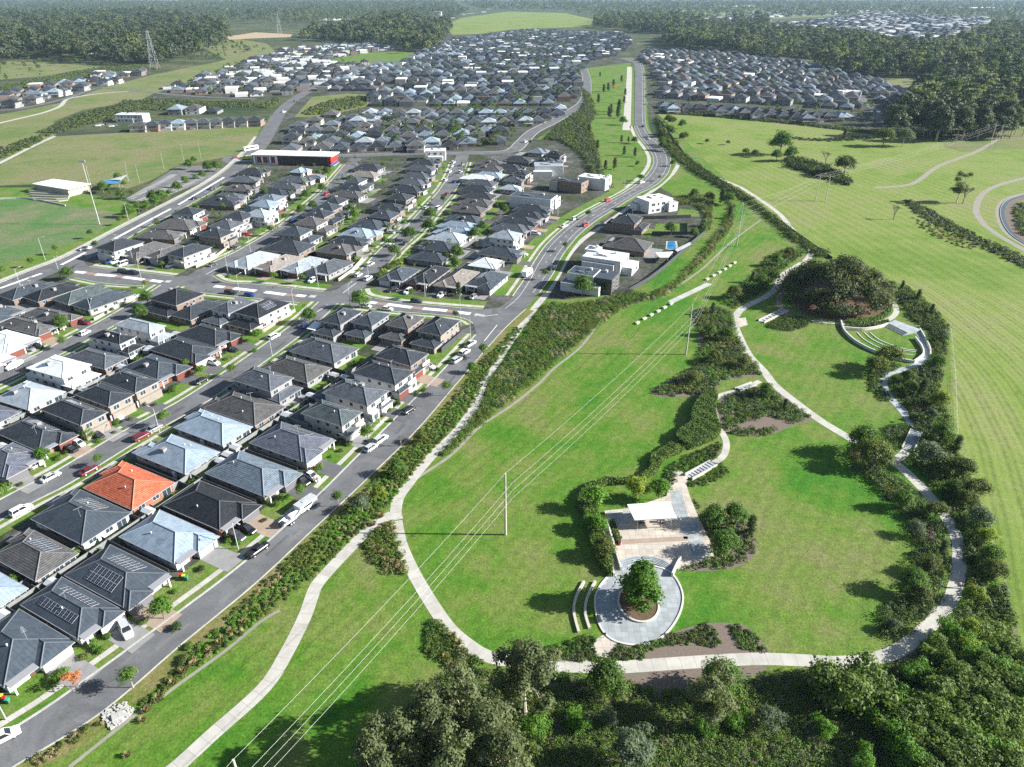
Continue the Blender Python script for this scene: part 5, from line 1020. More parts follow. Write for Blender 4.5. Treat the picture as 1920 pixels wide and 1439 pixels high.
# flat-roofed modern houses: stacked boxes with parapets
def modern(label, x, y, ang, boxes, wins=(), name='house'):
    """boxes: (cx, cy, hx, hy, z0, z1, wall colour, roof colour); local +y points along ang"""
    g = G2(x, y, 3); e = empty(name, (g.x, g.y, 0), R(ang) - math.pi / 2)
    for i, (cx, cy, hx, hy, z0, z1, wc, rc) in enumerate(boxes):
        mb = MB(); mb.box(cx - hx, cx + hx, cy - hy, cy + hy, z0, z1 + .35); w_ = mb.build('wall', M['render'], e, color=WC[wc])
        mb = MB(); mb.box(cx - hx + .2, cx + hx - .2, cy - hy + .2, cy + hy - .2, z1 + .2, z1 + .37); r_ = mb.build('flat_roof', M['ocol'], e, color=RC[rc])
        for side, (px_, py_, rz, ln) in {'b': (cx, cy - hy, math.pi, hx), 'r': (cx + hx, cy, -math.pi / 2, hy), 'f': (cx, cy + hy, 0, hx)}.items():
            n = max(1, int(ln / 1.8))
            for k in range(n):
                t = (k + .5) / n * 2 - 1; o = t * ln * .85
                if z1 - max(z0, 0) < 2: continue
                for zz in ([z1 - 2.3] + ([.7] if z1 > 5 and z0 < 1 else [])):
                    q = (px_ + (o if side in 'bf' else 0), py_ + (o if side == 'r' else 0), zz)
                    inst('window', win_mesh(2.4 if (k + int(zz)) % 2 else 1.2, 1.5), e, q, (0, 0, rz))
        if z1 > 5:
            inst('solar_panel', solar_mesh(max(3, int(hy * .9)), 1), r_, (cx - hx * .35, cy, z1 + .5), (0, R(-8), R(90)))
            mb = MB(); mb.box(-.6, .6, -.5, .5, 0, .9); mb.build('air_conditioner', M['alu'], r_, loc=(cx + hx * .5, cy - hy * .4, z1 + .36)); mb = MB(); mb.box(-.7, .7, -.7, .7, 0, .25, 0); mb.build('skylight', M['glass'], r_, loc=(cx + hx * .3, cy + hy * .5, z1 + .36))
    return tag(e, label, 'house', 'modern flat-roofed houses')
modern('white modern two-storey house with flat roof highest on the east side of the park road', 1226, 383, 118, [(0, 0, 8, 6, 0, 6.2, 'white', 'white'), (-6, 5, 4, 3, 0, 3.1, 'white', 'pale'), (7, -4, 3, 4, 0, 4.5, 'white', 'pale')])
modern('white modern house with stacked flat roofs beside the brown-roofed house', 1135, 492, 155, [(0, 0, 6, 8.5, 0, 6.0, 'white', 'white'), (-5.5, 1, 2.2, 7, 0, 4.4, 'white', 'pale'), (1, -10, 5, 3, 0, 3.1, 'white', 'white'), (4, 7, 3, 3, 0, 6.8, 'white', 'white')])
modern('black and white modern house with grey flat roofs above the shrub bank', 1118, 527, 155, [(0, 0, 5, 8, 0, 6.0, 'dark', 'slate'), (-1, 5, 4.4, 5.5, 0, 6.4, 'white', 'slate'), (-6, 4, 2.6, 8, 0, 3.2, 'white', 'metal')])
modern('white modern house with stepped flat roofs beside the green corridor', 1028, 318, 180, [(0, 0, 6, 9, 0, 6.0, 'white', 'pale'), (-6, 4, 3, 6, 0, 3.2, 'white', 'white'), (5, -5, 3.5, 5, 0, 6.2, 'white', 'grey')])
modern('long white two-storey house west of the curving road', 1000, 378, 158, [(0, 0, 5.5, 12, 0, 6.0, 'white', 'slate'), (4, -9, 4, 4, 0, 5.0, 'white', 'grey')])
modern('white two-storey terrace block at the bend of the road', 1112, 342, 150, [(0, 0, 5, 8, 0, 6.3, 'white', 'white'), (0, -8.5, 4.6, 1.4, 0, 6.8, 'white', 'white')])
modern('dark roofed long two-storey terrace beside the white terrace block', 1068, 347, 150, [(0, 0, 5, 10, 0, 5.8, 'brick', 'char'), (-2, 8, 4, 2.5, 0, 5.2, 'cream', 'grey')])
modern('white box house at the corner of the north street', 817, 291, 92, [(0, 0, 7, 5.5, 0, 6.4, 'white', 'white'), (0, -6.5, 5, 2, 0, 3, 'white', 'white')])
modern('white modern house standing alone left of the townhouses', 249, 222, 85, [(0, 0, 13, 6, 0, 6.5, 'white', 'white'), (-4, -2, 8, 5, 0, 3.4, 'white', 'pale')])
modern('white flat-roofed house on the far side of the right estate', 1590, 176, 100, [(0, 0, 11, 6, 0, 6, 'white', 'white'), (-5, -6, 6, 5, 0, 3.5, 'white', 'white')])
row('pair of roofs between the modern houses', [hh(P4(1112, 457, 1150, 445, 1229, 458, 1222, 476), 'brown', w='brick', D=20, label='single-storey house with a brown tiled roof between the two white modern houses'), hh(P4(1150, 412, 1180, 400, 1204, 415, 1168, 421), 'char', 2, w='brick', front=4, rear=4, sol=1, label='dark two-storey house with hipped roofs below the highest white modern house')], 155, drive=8, fences=False)
# swimming pool, patio covers
sheet('swimming_pool', px([(1252, 454), (1266, 454), (1268, 467), (1250, 467)]), .06, M['pool']); strip('pool_edge', px([(1250, 468), (1251, 453), (1267, 453), (1270, 468), (1250, 468)]), -.5, .5, .05, M['path'])
def canopy(label, pts, z, mat, name='patio_cover', cat='patio cover'):
    q = [G2(x, y, z) for x, y in pts]; c = sum(q, Vector((0, 0))) / len(q); e = empty(name, (c.x, c.y, 0)); mb = MB(); L = [p - c for p in q]
    if sum(L[i].cross(L[(i + 1) % len(L)]) for i in range(len(L))) < 0: L = L[::-1]
    mb.prism(L, z - .15, z, bottom=True); mb.build('roof', M[mat], e)
    for p in L: mb = MB(); mb.tube((p.x * .93, p.y * .93, 0), (p.x * .93, p.y * .93, z - .1), .07, n=5); mb.build('post', M['steel'], e)
    return tag(e, label, cat)
canopy('white square patio cover in the yard above the lawn bank', [(1229, 474), (1262, 472), (1253, 483), (1237, 483)], 2.8, 'white'); canopy('long pale shed roof along the angled back fence', [(1265, 468), (1294, 454), (1296, 458), (1270, 472)], 2.6, 'alu')
canopy('white carport roof beside the first of four two-storey houses', [(575, 616), (590, 602), (603, 606), (590, 620)], 2.6, 'white')
sheet('back_lawn', px([(1224, 442), (1230, 420), (1288, 420), (1287, 440)]), .02, M['yard']); sheet('back_lawn', px([(1268, 405), (1275, 392), (1310, 395), (1312, 407)]), .02, M['yard'])
def fence_run(label, L, h=1.8, col=(.06, .063, .068)):
    P = px(L); mb = MB(); strip('', P, -.06, .06, h, None, h, mb=mb); return tag(mb.build('fence', M['fence'], None, color=col), label, 'fence')
fence_run('dark angled back fence between the modern houses and the lawn bank', [(1150, 552), (1180, 548), (1215, 528), (1245, 505), (1290, 465), (1325, 435)])
fence_run('dark fence below the highest white modern house', [(1200, 412), (1250, 411), (1295, 409)]); fence_run('dark fence round the small green yard', [(1222, 441), (1288, 441), (1288, 419)])
fence_run('long dark fence along the edge of the vacant lot', [(105, 256), (250, 247), (480, 231)]); fence_run('dark fence round the corner house above the park road', [(828, 662), (868, 628), (880, 622)])
fence_run('grey front fence of the long roof corner house', [(177, 602), (230, 573), (271, 552)], 1.2, (.3, .3, .29)); fence_run('tan pillared front fence by the middle street corner', [(490, 627), (520, 607), (554, 585)], 1.3, (.35, .3, .24))
fence_run('front fence of the last house above the cross street in the west block', [(635, 528), (660, 510), (681, 487)], 1.3, (.4, .37, .32)); fence_run('front fence of the corner house on the school street', [(368, 503), (395, 490), (430, 465)], 1.2, (.4, .35, .28))
fence_run('long dark fence along the field boundary hedge', [(1236, 225), (1290, 300), (1400, 372), (1480, 430), (1560, 487)], 1.2); P = px([(1655, 530), (1781, 612), (1790, 700), (1795, 820), (1840, 960), (1890, 1120)]); mb = MB()
for a, b in zip(P, P[1:]):
    n = int((b - a).length / 3)
    for k in range(n): q = a.lerp(b, k / n); mb.tube((q.x, q.y, 0), (q.x, q.y, 1.2), .05, n=4)
    for z in (.4, .8, 1.15): mb.tube((a.x, a.y, z), (b.x, b.y, z), .012, n=3)
tag(mb.build('wire_fence', M['steel']), 'thin post and wire fence between the garden beds and the mown field', 'fence')
# red and white school
e = empty('school_building', (*G2(548, 310), 0), 0); g0 = G2(548, 310); A, B, C_, D_ = (G2(470, 318) - g0), (G2(620, 322) - g0), (G2(632, 300) - g0), (G2(485, 296) - g0)
ax = (B - A).normalized(); az = math.atan2(ax.y, ax.x); Lx = (B - A).length; e.rotation_euler = (0, 0, az); Wd = 14
mb = MB(); mb.box(-Lx / 2, Lx / 2, 0, Wd, 0, 6); mb.build('wall', M['ocol'], e, color=(.10, .03, .027)); mb = MB(); mb.box(Lx / 2 - 2.2, Lx / 2 + .15, -.2, Wd + .1, 0, 6.05); mb.build('red_end_wall', M['red'], e)
mb = MB(); mb.box(-Lx / 2 - 1, Lx / 2 + 1.5, -1, Wd + 1, 6.1, 6.6, bottom=True); mb.build('roof', M['white'], e)
mb = MB(); mb.box(-Lx / 2 - .2, -Lx / 2 + Lx * .32, -.3, .0, 0, 6.05); mb.build('white_panel', M['white'], e)
for k in range(9):
    mb = MB(); x0 = -Lx / 2 + k * Lx * .034; mb.box(x0, x0 + .5, -.42, -.3, .5, 5.6); mb.build('black_strip', M['black'], e)
for k in range(3):
    mb = MB(); x0 = -Lx / 2 + 3.0 + k * 5.2; mb.box(x0, x0 + 2.6, -.5, -.42, 1.2, 5.2); w_ = mb.build('red_window_frame', M['red'], e)
    mb = MB(); mb.box(x0 + .5, x0 + 2.1, -.54, -.5, 1.8, 4.6); mb.build('pane', M['glass'], w_)
for k in range(12):
    mb = MB(); x0 = -Lx / 2 + Lx * .36 + k * Lx * .05; mb.box(x0, x0 + Lx * .035, -.12, 0, .8, 5.0); mb.build('louvre', M['dark'], e)
tag(e, 'long school building with white roof, dark red walls and a striped end', 'school')
canopy('blue shade canopy at the right end of the red school', [(618, 310), (630, 301), (637, 304), (628, 312)], 3.2, 'pool', 'shade_sail', 'shade sail'); canopy('blue shade sail beside the sports pavilion', [(190, 345), (196, 338), (222, 334), (224, 345)], 4, 'pool', 'shade_sail', 'shade sail'); canopy('pale shade sail behind the blue one', [(205, 337), (238, 328), (226, 338)], 4.5, 'alu', 'shade_sail', 'shade sail')
e = empty('sports_pavilion', (*G2(115, 360), 0)); g0 = G2(115, 360); mb = MB(); q = [G2(x, y, 4.5) - g0 for x, y in [(60, 345), (128, 356), (170, 345), (100, 336)]]
mb.prism(q, 4.2, 4.6, bottom=True); mb.build('roof', M['white'], e); mb = MB(); mb.prism([p * .9 for p in q], 0, 4.2, cap=False); mb.build('wall', M['ocol'], e, color=(.38, .34, .28))
tag(e, 'low sports pavilion with a big white roof beside the oval', 'pavilion')
for k in range(5):
    mb = MB(); P = px([(55 + k * 2, 362 + k * 3.6), (95 + k * 4, 364 + k * 3.6), (132 - k * 1, 366 + k * 2.6)]); strip('', P, -.4, .4, .5 + .3 * (4 - k), None, .5 + .3 * (4 - k), mb=mb)
    tag(mb.build('terrace_seat', M['sand']), 'stepped concrete terrace seat, %s row up from the oval' % nth(4 - k), 'seat', 'terraced seating by the oval')
wall('white low fence wall curving along the top of the oval', [(-20, 375), (40, 373), (68, 376), (95, 381), (123, 387)], .3, .9, name='oval_fence_wall')
# far estates: too many and too small to count one by one
FARC = [RC[k] for k in ('char', 'slate', 'grey', 'brown', 'blue', 'white', 'metal', 'white')]
def far_house_mats(): return [plain("far_roof_%s" % n, [v * (.8 if c[0] < .3 else 1) for v in c], .75, .15) for n, c in zip(('charcoal', 'slate', 'grey', 'brown', 'blue', 'white', 'metal', 'bone'), FARC)] + [plain("far_wall_white", WC['white']), plain("far_wall_cream", WC['cream']), plain("far_wall_brick", WC['brick']), M['glass'], plain("far_wall_grey", (.20, .20, .20))]
FM = far_house_mats()
def far_estate(name, label, polys, sx, sy, ang, seed, white=.2, w0=(12.6, 14.6), d0=(18, 22)):
    r = random.Random(seed); mb = MB(); ca, sa = math.cos(ang), math.sin(ang)
    for poly in polys:
        P = px(poly); loc = [Vector((p.x * ca + p.y * sa, -p.x * sa + p.y * ca)) for p in P]; y = min(p.y for p in loc); k = 0
        while y < max(p.y for p in loc):
            x = min(p.x for p in loc) + r.uniform(0, sx)
            while x < max(p.x for p in loc):
                if inside((x, y), loc) and r.random() < .95:
                    jx, jy = x + r.uniform(-1, 1), y + r.uniform(-1, 1); cx, cy = jx * ca - jy * sa, jx * sa + jy * ca
                    W, D, two = r.uniform(*w0), r.uniform(*d0), r.random() < .36; h = 5.2 if two else 2.6; wm = r.choice([8, 9, 10, 10, 12, 12, 12] if white > .05 else [9, 10, 12, 12, 10]); b = MB()
                    if r.random() < white:
                        b.box(-W / 2, W / 2, -D / 2, D / 2, 0, h + .6, wm if r.random() < .4 else 8, r.choice([5, 7, 6]))
                    else:
                        b.box(-W / 2 + .4, W / 2 - .4, -D / 2 + .4, D / 2 - .4, 0, h, wm)
                        m_ = r.choice([0, 0, 0, 1, 1, 1, 2, 2, 3, 6, 6, 4] if white > .05 else [0, 0, 0, 1, 1, 2, 3, 6]); hip(b, -W / 2, W / 2, -D / 2, D / 2 * (.75 if two else 1), h, .5, m_, False, m_, m_, False)
                    for t in (-.25, .22):
                        for zz in ((.9, 3.6) if two else (.9,)): b.face([(t * W - .9, -D / 2 - .03 + .4, zz), (t * W + .9, -D / 2 - .03 + .4, zz), (t * W + .9, -D / 2 - .03 + .4, zz + 1.3), (t * W - .9, -D / 2 - .03 + .4, zz + 1.3)], 11)
                    n0 = len(mb.v); th = ang + r.choice([0, 0, 0, math.pi]); c2, s2 = math.cos(th), math.sin(th)
                    mb.v += [(cx + v[0] * c2 - v[1] * s2, cy + v[0] * s2 + v[1] * c2, v[2]) for v in b.v]; mb.f += [[i + n0 for i in f] for f in b.f]; mb.m += b.m; mb.uv += b.uv
                x += sx
            k += 1; y += sy if k % 2 else sy + 11
    o = mb.build(name, FM); return tag(o, label, 'houses', None, 'stuff')
far_estate('far_houses', 'dense mass of far hip-roofed houses climbing to the horizon estate', [[(690, 203), (700, 180), (760, 160), (690, 150), (660, 140), (760, 112), (850, 75), (985, 58), (1170, 64), (1185, 85), (1160, 104), (1100, 118), (1085, 150), (1083, 186), (1050, 196), (960, 203)], [(590, 174), (640, 146), (700, 128), (735, 125), (720, 150), (700, 174)]], 14.6, 22.5, .02, 3, .13)
far_estate('far_houses', 'dense mass of dark roofed houses in the estate right of the corridor', [[(1232, 189.5), (1226, 128), (1200, 112), (1205, 96), (1330, 101), (1480, 116), (1585, 138), (1680, 163), (1755, 190), (1680, 225), (1670, 210), (1630, 175), (1608, 180), (1612, 206), (1560, 208.5), (1400, 199.5)]], 14.6, 22, R(-27), 5, .03)
far_estate('far_houses', 'far mass of white and grey houses in the left estate', [[(292, 172), (400, 142), (480, 108), (560, 92), (690, 82), (750, 92), (690, 99), (610, 112), (640, 124), (700, 120), (640, 140), (575, 172), (520, 183), (400, 180)]], 16, 25, .3, 7, .36)
far_estate('far_houses', 'few white farm buildings in a clearing of the left forest', [[(138, 93), (168, 89), (172, 100), (142, 104)]], 26, 40, .2, 29, .8, (14, 26), (14, 20))
far_estate('far_houses', 'row of unfinished pale roofs behind the townhouses', [[(285, 215), (370, 208), (440, 205), (440, 212), (300, 220)]], 17, 22, .05, 9, .1)
far_estate('far_houses', 'left edge mass of dark roofed houses by the scrub', [[(-20, 204), (-20, 178), (60, 165), (110, 160), (180, 140), (270, 133), (270, 139), (190, 156), (60, 192)]], 17, 30, .35, 12, .12)
far_estate('distant_suburb', 'distant suburb of tiny pale roofs beyond the right forest', [[(1420, 58), (1450, 46), (1560, 36), (1640, 27), (1850, 34), (1860, 40), (1800, 62), (1790, 80), (1740, 86), (1620, 68), (1500, 62)], [(1330, 40), (1440, 34), (1440, 44), (1340, 46)], [(1440, 20), (1500, 10), (1620, 12), (1580, 22)]], 30, 45, .2, 15, .5, (16, 24), (20, 30))
far_estate('distant_suburb', 'scattered distant pale roofs among trees along the horizon', [[(0, 22), (300, 14), (700, 12), (700, 16), (300, 22), (0, 32)], [(930, 8), (1400, 10), (1900, 8), (1900, 14), (1440, 18), (960, 14)], [(820, 30), (900, 14), (930, 20), (840, 38)]], 150, 160, .1, 19, .7, (20, 45), (20, 30))
for q in ([(1260, 20), (1430, 15), (1440, 25), (1270, 33)], [(150, 8), (420, 5), (440, 12), (160, 16)], [(1560, 14), (1800, 12), (1810, 20), (1600, 24)], [(640, 8), (840, 5), (830, 12), (660, 14)], [(1300, 52), (1430, 46), (1440, 52), (1330, 60)]): sheet('pasture', px(q), .025, M['field'])
far_estate('distant_suburb', 'thin line of distant pale roofs along the right horizon', [[(1250, 36), (1440, 22), (1640, 8), (1900, 6), (1900, 18), (1640, 24), (1440, 34), (1260, 42)]], 48, 70, .3, 23, .6, (18, 30), (20, 30))
for i, (x0, y0, x1, hgt, lab) in enumerate([(0, 27, 48, 9, 'long white shed roof far left on the horizon'), (110, 24, 142, 9, 'white shed roof among the far left trees'), (205, 3, 330, 12, 'very long pale warehouse on the left horizon'), (600, 44, 655, 9, 'large pale greenhouse shed beyond the mid trees'), (1350, 16, 1420, 10, 'long white warehouse roof right of centre on the horizon'), (1800, 20, 1870, 12, 'pale warehouse roofs far right on the horizon')]):
    a, b = G2(x0, y0), G2(x1, y0); L = (b - a).length; mb = MB(); d = 60
    mb.box(0, L, 0, d, 0, hgt, 1); 
    for s_ in (0, 1): mb.face([(0, -1 + s_ * (d / 2 + 1), hgt + (4 if s_ else 0)), (L, -1 + s_ * (d / 2 + 1), hgt + (4 if s_ else 0)), (L, d / 2 + s_ * (d / 2 + 1), hgt + (0 if s_ else 4)), (0, d / 2 + s_ * (d / 2 + 1), hgt + (0 if s_ else 4))], 0)
    o = mb.build('warehouse', [M['white'], FM[8]], None, loc=(a.x, a.y, 0), rz=math.atan2((b - a).y, (b - a).x)); tag(o, lab, 'warehouse')
g = G(822, 33); e = empty('water_tank', g); mb = MB(); mb.tube((0, 0, 0), (0, 0, 22), 16, n=24); mb.build('tank', M['steel'], e); mb = MB(); mb.tube((0, 0, 22), (0, 0, 24), 16.5, 3, n=24); mb.build('roof', M['alu'], e); tag(e, 'round grey water tank among the trees left of the green hill', 'water tank')

# ------------------------------------------------------------------ trees and planting
mass('shrub_belt', [px([(262, 1325), (330, 1252), (420, 1168), (500, 1088), (560, 1030), (640, 958), (700, 900), (760, 838), (830, 768), (872, 718), (905, 675), (945, 637), (965, 612), (978, 618), (950, 655), (915, 700), (893, 750), (853, 800), (803, 855), (765, 900), (738, 935), (700, 980), (640, 1030), (590, 1080), (520, 1138), (440, 1200), (360, 1258), (300, 1308), (270, 1330)])], [('olive', 4), ('green', 4), ('bright', 2), ('straw', 1), ('dark', 1)], 1.0, .52, 'dense shrub belt between the park road and the concrete path', 'shrubs', 1, .19, 96, 0, True, 1.0)
mass('tussock_row', [px([(60, 1425), (110, 1395), (185, 1352), (195, 1358), (120, 1405), (75, 1437)]), px([(268, 1328), (300, 1305), (306, 1310), (276, 1335)])], [('straw', 2), ('olive', 3)], .8, .5, 'row of straw tipped grasses along the verge', 'grasses', 4, .22, 50, 0, True, 1.2)
mass('shrub_bank', [px([(905, 760), (918, 715), (942, 685), (967, 650), (990, 613), (1012, 582), (1030, 568), (1062, 572), (1110, 567), (1150, 556), (1180, 547), (1218, 552), (1240, 553), (1235, 560), (1190, 570), (1150, 590), (1100, 630), (1060, 665), (1020, 700), (985, 730), (940, 765), (900, 800), (870, 825), (835, 858), (822, 853), (852, 825), (880, 790)])], [('olive', 5), ('green', 4), ('dark', 2), ('silver', 1), ('straw', 1)], 1.3, 1.0, 'wide olive shrub bank between the path and the power line lawn', 'shrubs', 2, .22, 105, 0, True, 1.25)
mass('shrub_bank', [px([(1225, 548), (1270, 530), (1310, 480), (1350, 430), (1368, 390), (1360, 375), (1378, 385), (1375, 420), (1340, 470), (1300, 510), (1262, 545), (1235, 560)]), px([(1255, 372), (1300, 365), (1340, 372), (1335, 400), (1335, 430), (1315, 440), (1322, 405), (1300, 385), (1262, 385)])], [('olive', 5), ('straw', 2), ('green', 2), ('dark', 2)], 1.5, 1.1, 'olive shrub bank behind the fences of the modern houses', 'shrubs', 3, .25, 90, 0, True, 1.3)
mass('garden_bed', [px([(1300, 582), (1350, 577), (1373, 590), (1380, 625), (1398, 660), (1422, 690), (1428, 702), (1390, 707), (1352, 714), (1335, 738), (1310, 740), (1260, 743), (1222, 738), (1242, 724), (1282, 700), (1302, 685), (1312, 660), (1322, 640), (1307, 620)]), px([(1345, 562), (1390, 537), (1420, 507), (1440, 482), (1470, 470), (1503, 468), (1505, 478), (1480, 497), (1455, 518), (1438, 545), (1400, 564), (1375, 580)])], [('olive', 3), ('dark', 3), ('green', 2), ('silver', 1), ('bright', 1)], 1.4, 1.0, 'mixed dark garden bed west of the main loop path', 'planting', 5, .28, 75, 0, True, 1.1)
sheet('bed_mulch', crom(px([(1300, 582), (1350, 577), (1375, 590), (1381, 625), (1400, 660), (1428, 700), (1390, 710), (1352, 716), (1335, 740), (1260, 745), (1220, 740), (1242, 722), (1302, 685), (1312, 650)]), 3, True), .014, M['mulch'])
sheet('bed_mulch', crom(px([(1345, 760), (1368, 735), (1420, 722), (1452, 730), (1492, 758), (1528, 785), (1490, 797), (1440, 817), (1390, 817), (1358, 810), (1343, 790)]), 3, True), .014, M['mulch'])
mass('garden_bed', [px([(1350, 765), (1372, 738), (1420, 725), (1450, 734), (1488, 760), (1520, 784), (1488, 794), (1462, 788), (1440, 778), (1410, 790), (1385, 802), (1360, 806)]), px([(1365, 812), (1390, 805), (1440, 805), (1470, 800), (1440, 816), (1390, 816)])], [('dark', 3), ('green', 3), ('silver', 1), ('hedge', 2)], 1.25, .95, 'dark shrubs on mulch right of the narrow stairs', 'planting', 6, .26, 70, 0, True, 1.1)
mass('groundcover', [px([(1242, 890), (1257, 872), (1290, 852), (1340, 834), (1350, 824), (1353, 842), (1340, 860), (1300, 884), (1266, 884), (1267, 910), (1240, 905)]), px([(1340, 868), (1352, 870), (1366, 880), (1360, 893), (1330, 908), (1292, 916), (1290, 908), (1318, 896)])], [('green', 3), ('dark', 2)], .9, .6, 'low green ground cover below the curved path', 'ground cover', 7, .22, 50)
sheet('bed_mulch', crom(px([(1295, 920), (1320, 970), (1352, 960), (1385, 975), (1410, 995), (1420, 1020), (1415, 1042), (1385, 1062), (1350, 1070), (1280, 1070), (1275, 1062), (1338, 1046), (1336, 1022)]), 3, True), .014, M['mulch'])
mass('garden_bed', [px([(1295, 922), (1318, 968), (1352, 962), (1385, 977), (1408, 997), (1417, 1020), (1412, 1040), (1385, 1058), (1350, 1068), (1282, 1068), (1278, 1062), (1340, 1048), (1338, 1022), (1316, 975)])], [('green', 3), ('dark', 4), ('silver', 1), ('olive', 2)], 1.25, .85, 'shrubby garden bed along the east side of the terrace', 'planting', 8, .26, 60, 0, True, 1.1)
sheet('bed_mulch', crom(px([(1042, 1232), (1060, 1238), (1120, 1240), (1150, 1236), (1190, 1240), (1290, 1231), (1380, 1226), (1440, 1226), (1425, 1200), (1395, 1172), (1340, 1168), (1310, 1172), (1250, 1190), (1195, 1212), (1160, 1210)]), 3, True), .012, M['mulch'])
mass('groundcover', [px([(1000, 1218), (1030, 1212), (1055, 1210), (1075, 1200), (1092, 1193), (1117, 1198), (1110, 1215), (1122, 1232), (1118, 1240), (1015, 1238)]), px([(1145, 1230), (1160, 1212), (1200, 1212), (1222, 1205), (1250, 1190), (1295, 1187), (1318, 1170), (1335, 1168), (1356, 1208), (1345, 1214), (1290, 1208), (1240, 1212), (1212, 1228), (1215, 1238), (1150, 1240)]), px([(1363, 1173), (1390, 1172), (1420, 1195), (1438, 1222), (1395, 1224)])], [('green', 4), ('dark', 3), ('olive', 2)], .8, .55, 'low clipped ground cover mounds below the oval plaza', 'ground cover', 9, .2, 56, 0, True, .9)
mass('garden_bed', [px([(735, 975), (742, 1000), (752, 1025), (764, 1075), (728, 1076), (700, 1055), (682, 1022), (700, 995)])], [('olive', 4), ('hedge', 4), ('straw', 1.2)], .95, .7, 'triangular bed of grasses and shrubs in the fork of the paths', 'planting', 10, .24, 60, 0, True, 1.2)
mass('groundcover', [px([(800, 1172), (812, 1157), (828, 1170), (845, 1190), (862, 1208), (885, 1226), (912, 1240), (890, 1258), (850, 1262), (832, 1245), (812, 1238), (795, 1215)])], [('hedge', 6), ('dark', 1), ('straw', .4)], .75, .75, 'rounded ground cover mound left of the lower path', 'ground cover', 11, .22, 60)
mass('groundcover', [crom(px([(1440, 605), (1480, 594), (1515, 600), (1510, 613), (1480, 621), (1444, 617)]), 3, True)], [('dark', 1), ('hedge', 2)], .9, .8, 'dark domed ground cover in front of the fig tree', 'ground cover', 12, .22, 50)
mass('groundcover', [crom(px([(1625, 830), (1650, 806), (1680, 796), (1704, 797), (1706, 815), (1690, 843), (1660, 848)]), 3, True)], [('dark', 2), ('green', 1)], .9, .7, 'dark ground cover slope left of the broad timber stairs', 'ground cover', 13, .22, 50)
mass('garden_bed', [px([(1592, 838), (1615, 838), (1655, 872), (1660, 895), (1690, 922), (1728, 965), (1740, 955), (1765, 992), (1778, 1040), (1778, 1090), (1762, 1125), (1738, 1158), (1715, 1175), (1700, 1190), (1682, 1202), (1652, 1190), (1650, 1160), (1662, 1140), (1682, 1118), (1712, 1070), (1716, 1030), (1700, 980), (1670, 940), (1632, 905), (1602, 880), (1588, 855)])], [('dark', 6), ('hedge', 3), ('silver', 1), ('olive', 2), ('purple', 1)], 1.25, 1.15, 'dark planted strip inside the eastern loop path', 'planting', 14, .24, 100, 0, True, 1.3)
mass('garden_bed', [px([(1628, 702), (1650, 672), (1690, 684), (1684, 691), (1655, 708), (1650, 722), (1666, 742), (1673, 756), (1650, 750), (1632, 735)])], [('dark', 3), ('green', 2)], 1.1, .8, 'rounded shrub bed in front of the amphitheatre wall', 'planting', 15, .26, 60)
mass('boundary_shrubs', [px([(1662, 540), (1700, 538), (1742, 572), (1778, 612), (1768, 690), (1758, 740), (1785, 800), (1800, 860), (1840, 960), (1862, 1050), (1882, 1110), (1905, 1180), (1850, 1150), (1812, 1130), (1815, 1080), (1812, 1040), (1795, 985), (1755, 915), (1705, 865), (1722, 820), (1705, 770), (1675, 730), (1668, 712), (1700, 700), (1732, 690), (1752, 665), (1745, 625), (1705, 595), (1690, 570)])], [('dark', 5), ('olive', 3), ('green', 3), ('purple', .6), ('hedge', 2)], 1.4, 1.05, 'thick dark boundary shrubs between the loop path and the mown field', 'shrubs', 16, .32, 80, 0, True, 1.3)
mass('field_hedge', [px([(1228, 218), (1245, 245), (1262, 275), (1300, 305), (1350, 340), (1400, 368), (1440, 398), (1480, 432), (1530, 470), (1560, 478), (1540, 485), (1490, 455), (1440, 410), (1400, 380), (1345, 350), (1290, 318), (1255, 288), (1236, 250)])], [('dark', 5), ('olive', 2), ('green', 1)], 2.0, 1.6, 'long dark hedge along the field edge beside the upper path', 'hedge', 17, .45, 70, 0, True, 1.4)
mass('field_scrub', [px([(1690, 372), (1740, 392), (1800, 425), (1860, 455), (1960, 500), (1960, 520), (1860, 475), (1790, 440), (1720, 405)])], [('olive', 3), ('forest', 3)], 2.2, 1.3, 'dark scrub line running down the mown field', 'scrub', 18, .5, 50)
mass('field_tussocks', [px([(1712, 408), (1760, 425), (1830, 462), (1820, 470), (1760, 450), (1720, 425)])], [('straw', 2), ('olive', 3)], 2.4, .8, 'rough olive grass patch below the scrub line', 'grass', 19, .4, 40, 0, True, .6)
mass('field_hedgerow', [px([(1472, 300), (1500, 298), (1560, 318), (1600, 345), (1590, 350), (1540, 335), (1480, 315)])], [('dark', 4), ('olive', 1)], 3.0, 2.6, 'dark hedgerow thicket under the field trees', 'hedge', 20, .8, 60, 0, True, 1.2)
mass('field_hedgerow', [px([(1475, 258), (1540, 262), (1600, 258), (1640, 258), (1640, 262), (1560, 266), (1480, 263)])], [('dark', 2), ('forest', 2)], 3.2, 1.6, 'thin hedgerow crossing the upper field', 'hedge', 21, .7, 40)
mass('boundary_hedge', [px([(1240, 208), (1330, 214), (1480, 228), (1600, 242), (1680, 254), (1680, 258), (1600, 247), (1480, 233), (1330, 219), (1240, 213)])], [('dark', 4), ('olive', 1)], 3.0, 2.0, 'dark hedge between the far estate and the mown field', 'hedge', 22, .8, 40)
mass('corridor_scrub', [px([(1090, 165), (1108, 180), (1118, 215), (1105, 235), (1122, 290), (1130, 330), (1150, 355), (1135, 352), (1110, 330), (1092, 292), (1050, 265), (1022, 262), (1045, 238), (1085, 210), (1098, 190)])], [('forest', 4), ('dark', 2), ('olive', 3)], 2.6, 1.9, 'scrubby bush strip down the green corridor', 'scrub', 23, .6, 60, 0, True, 1.2)
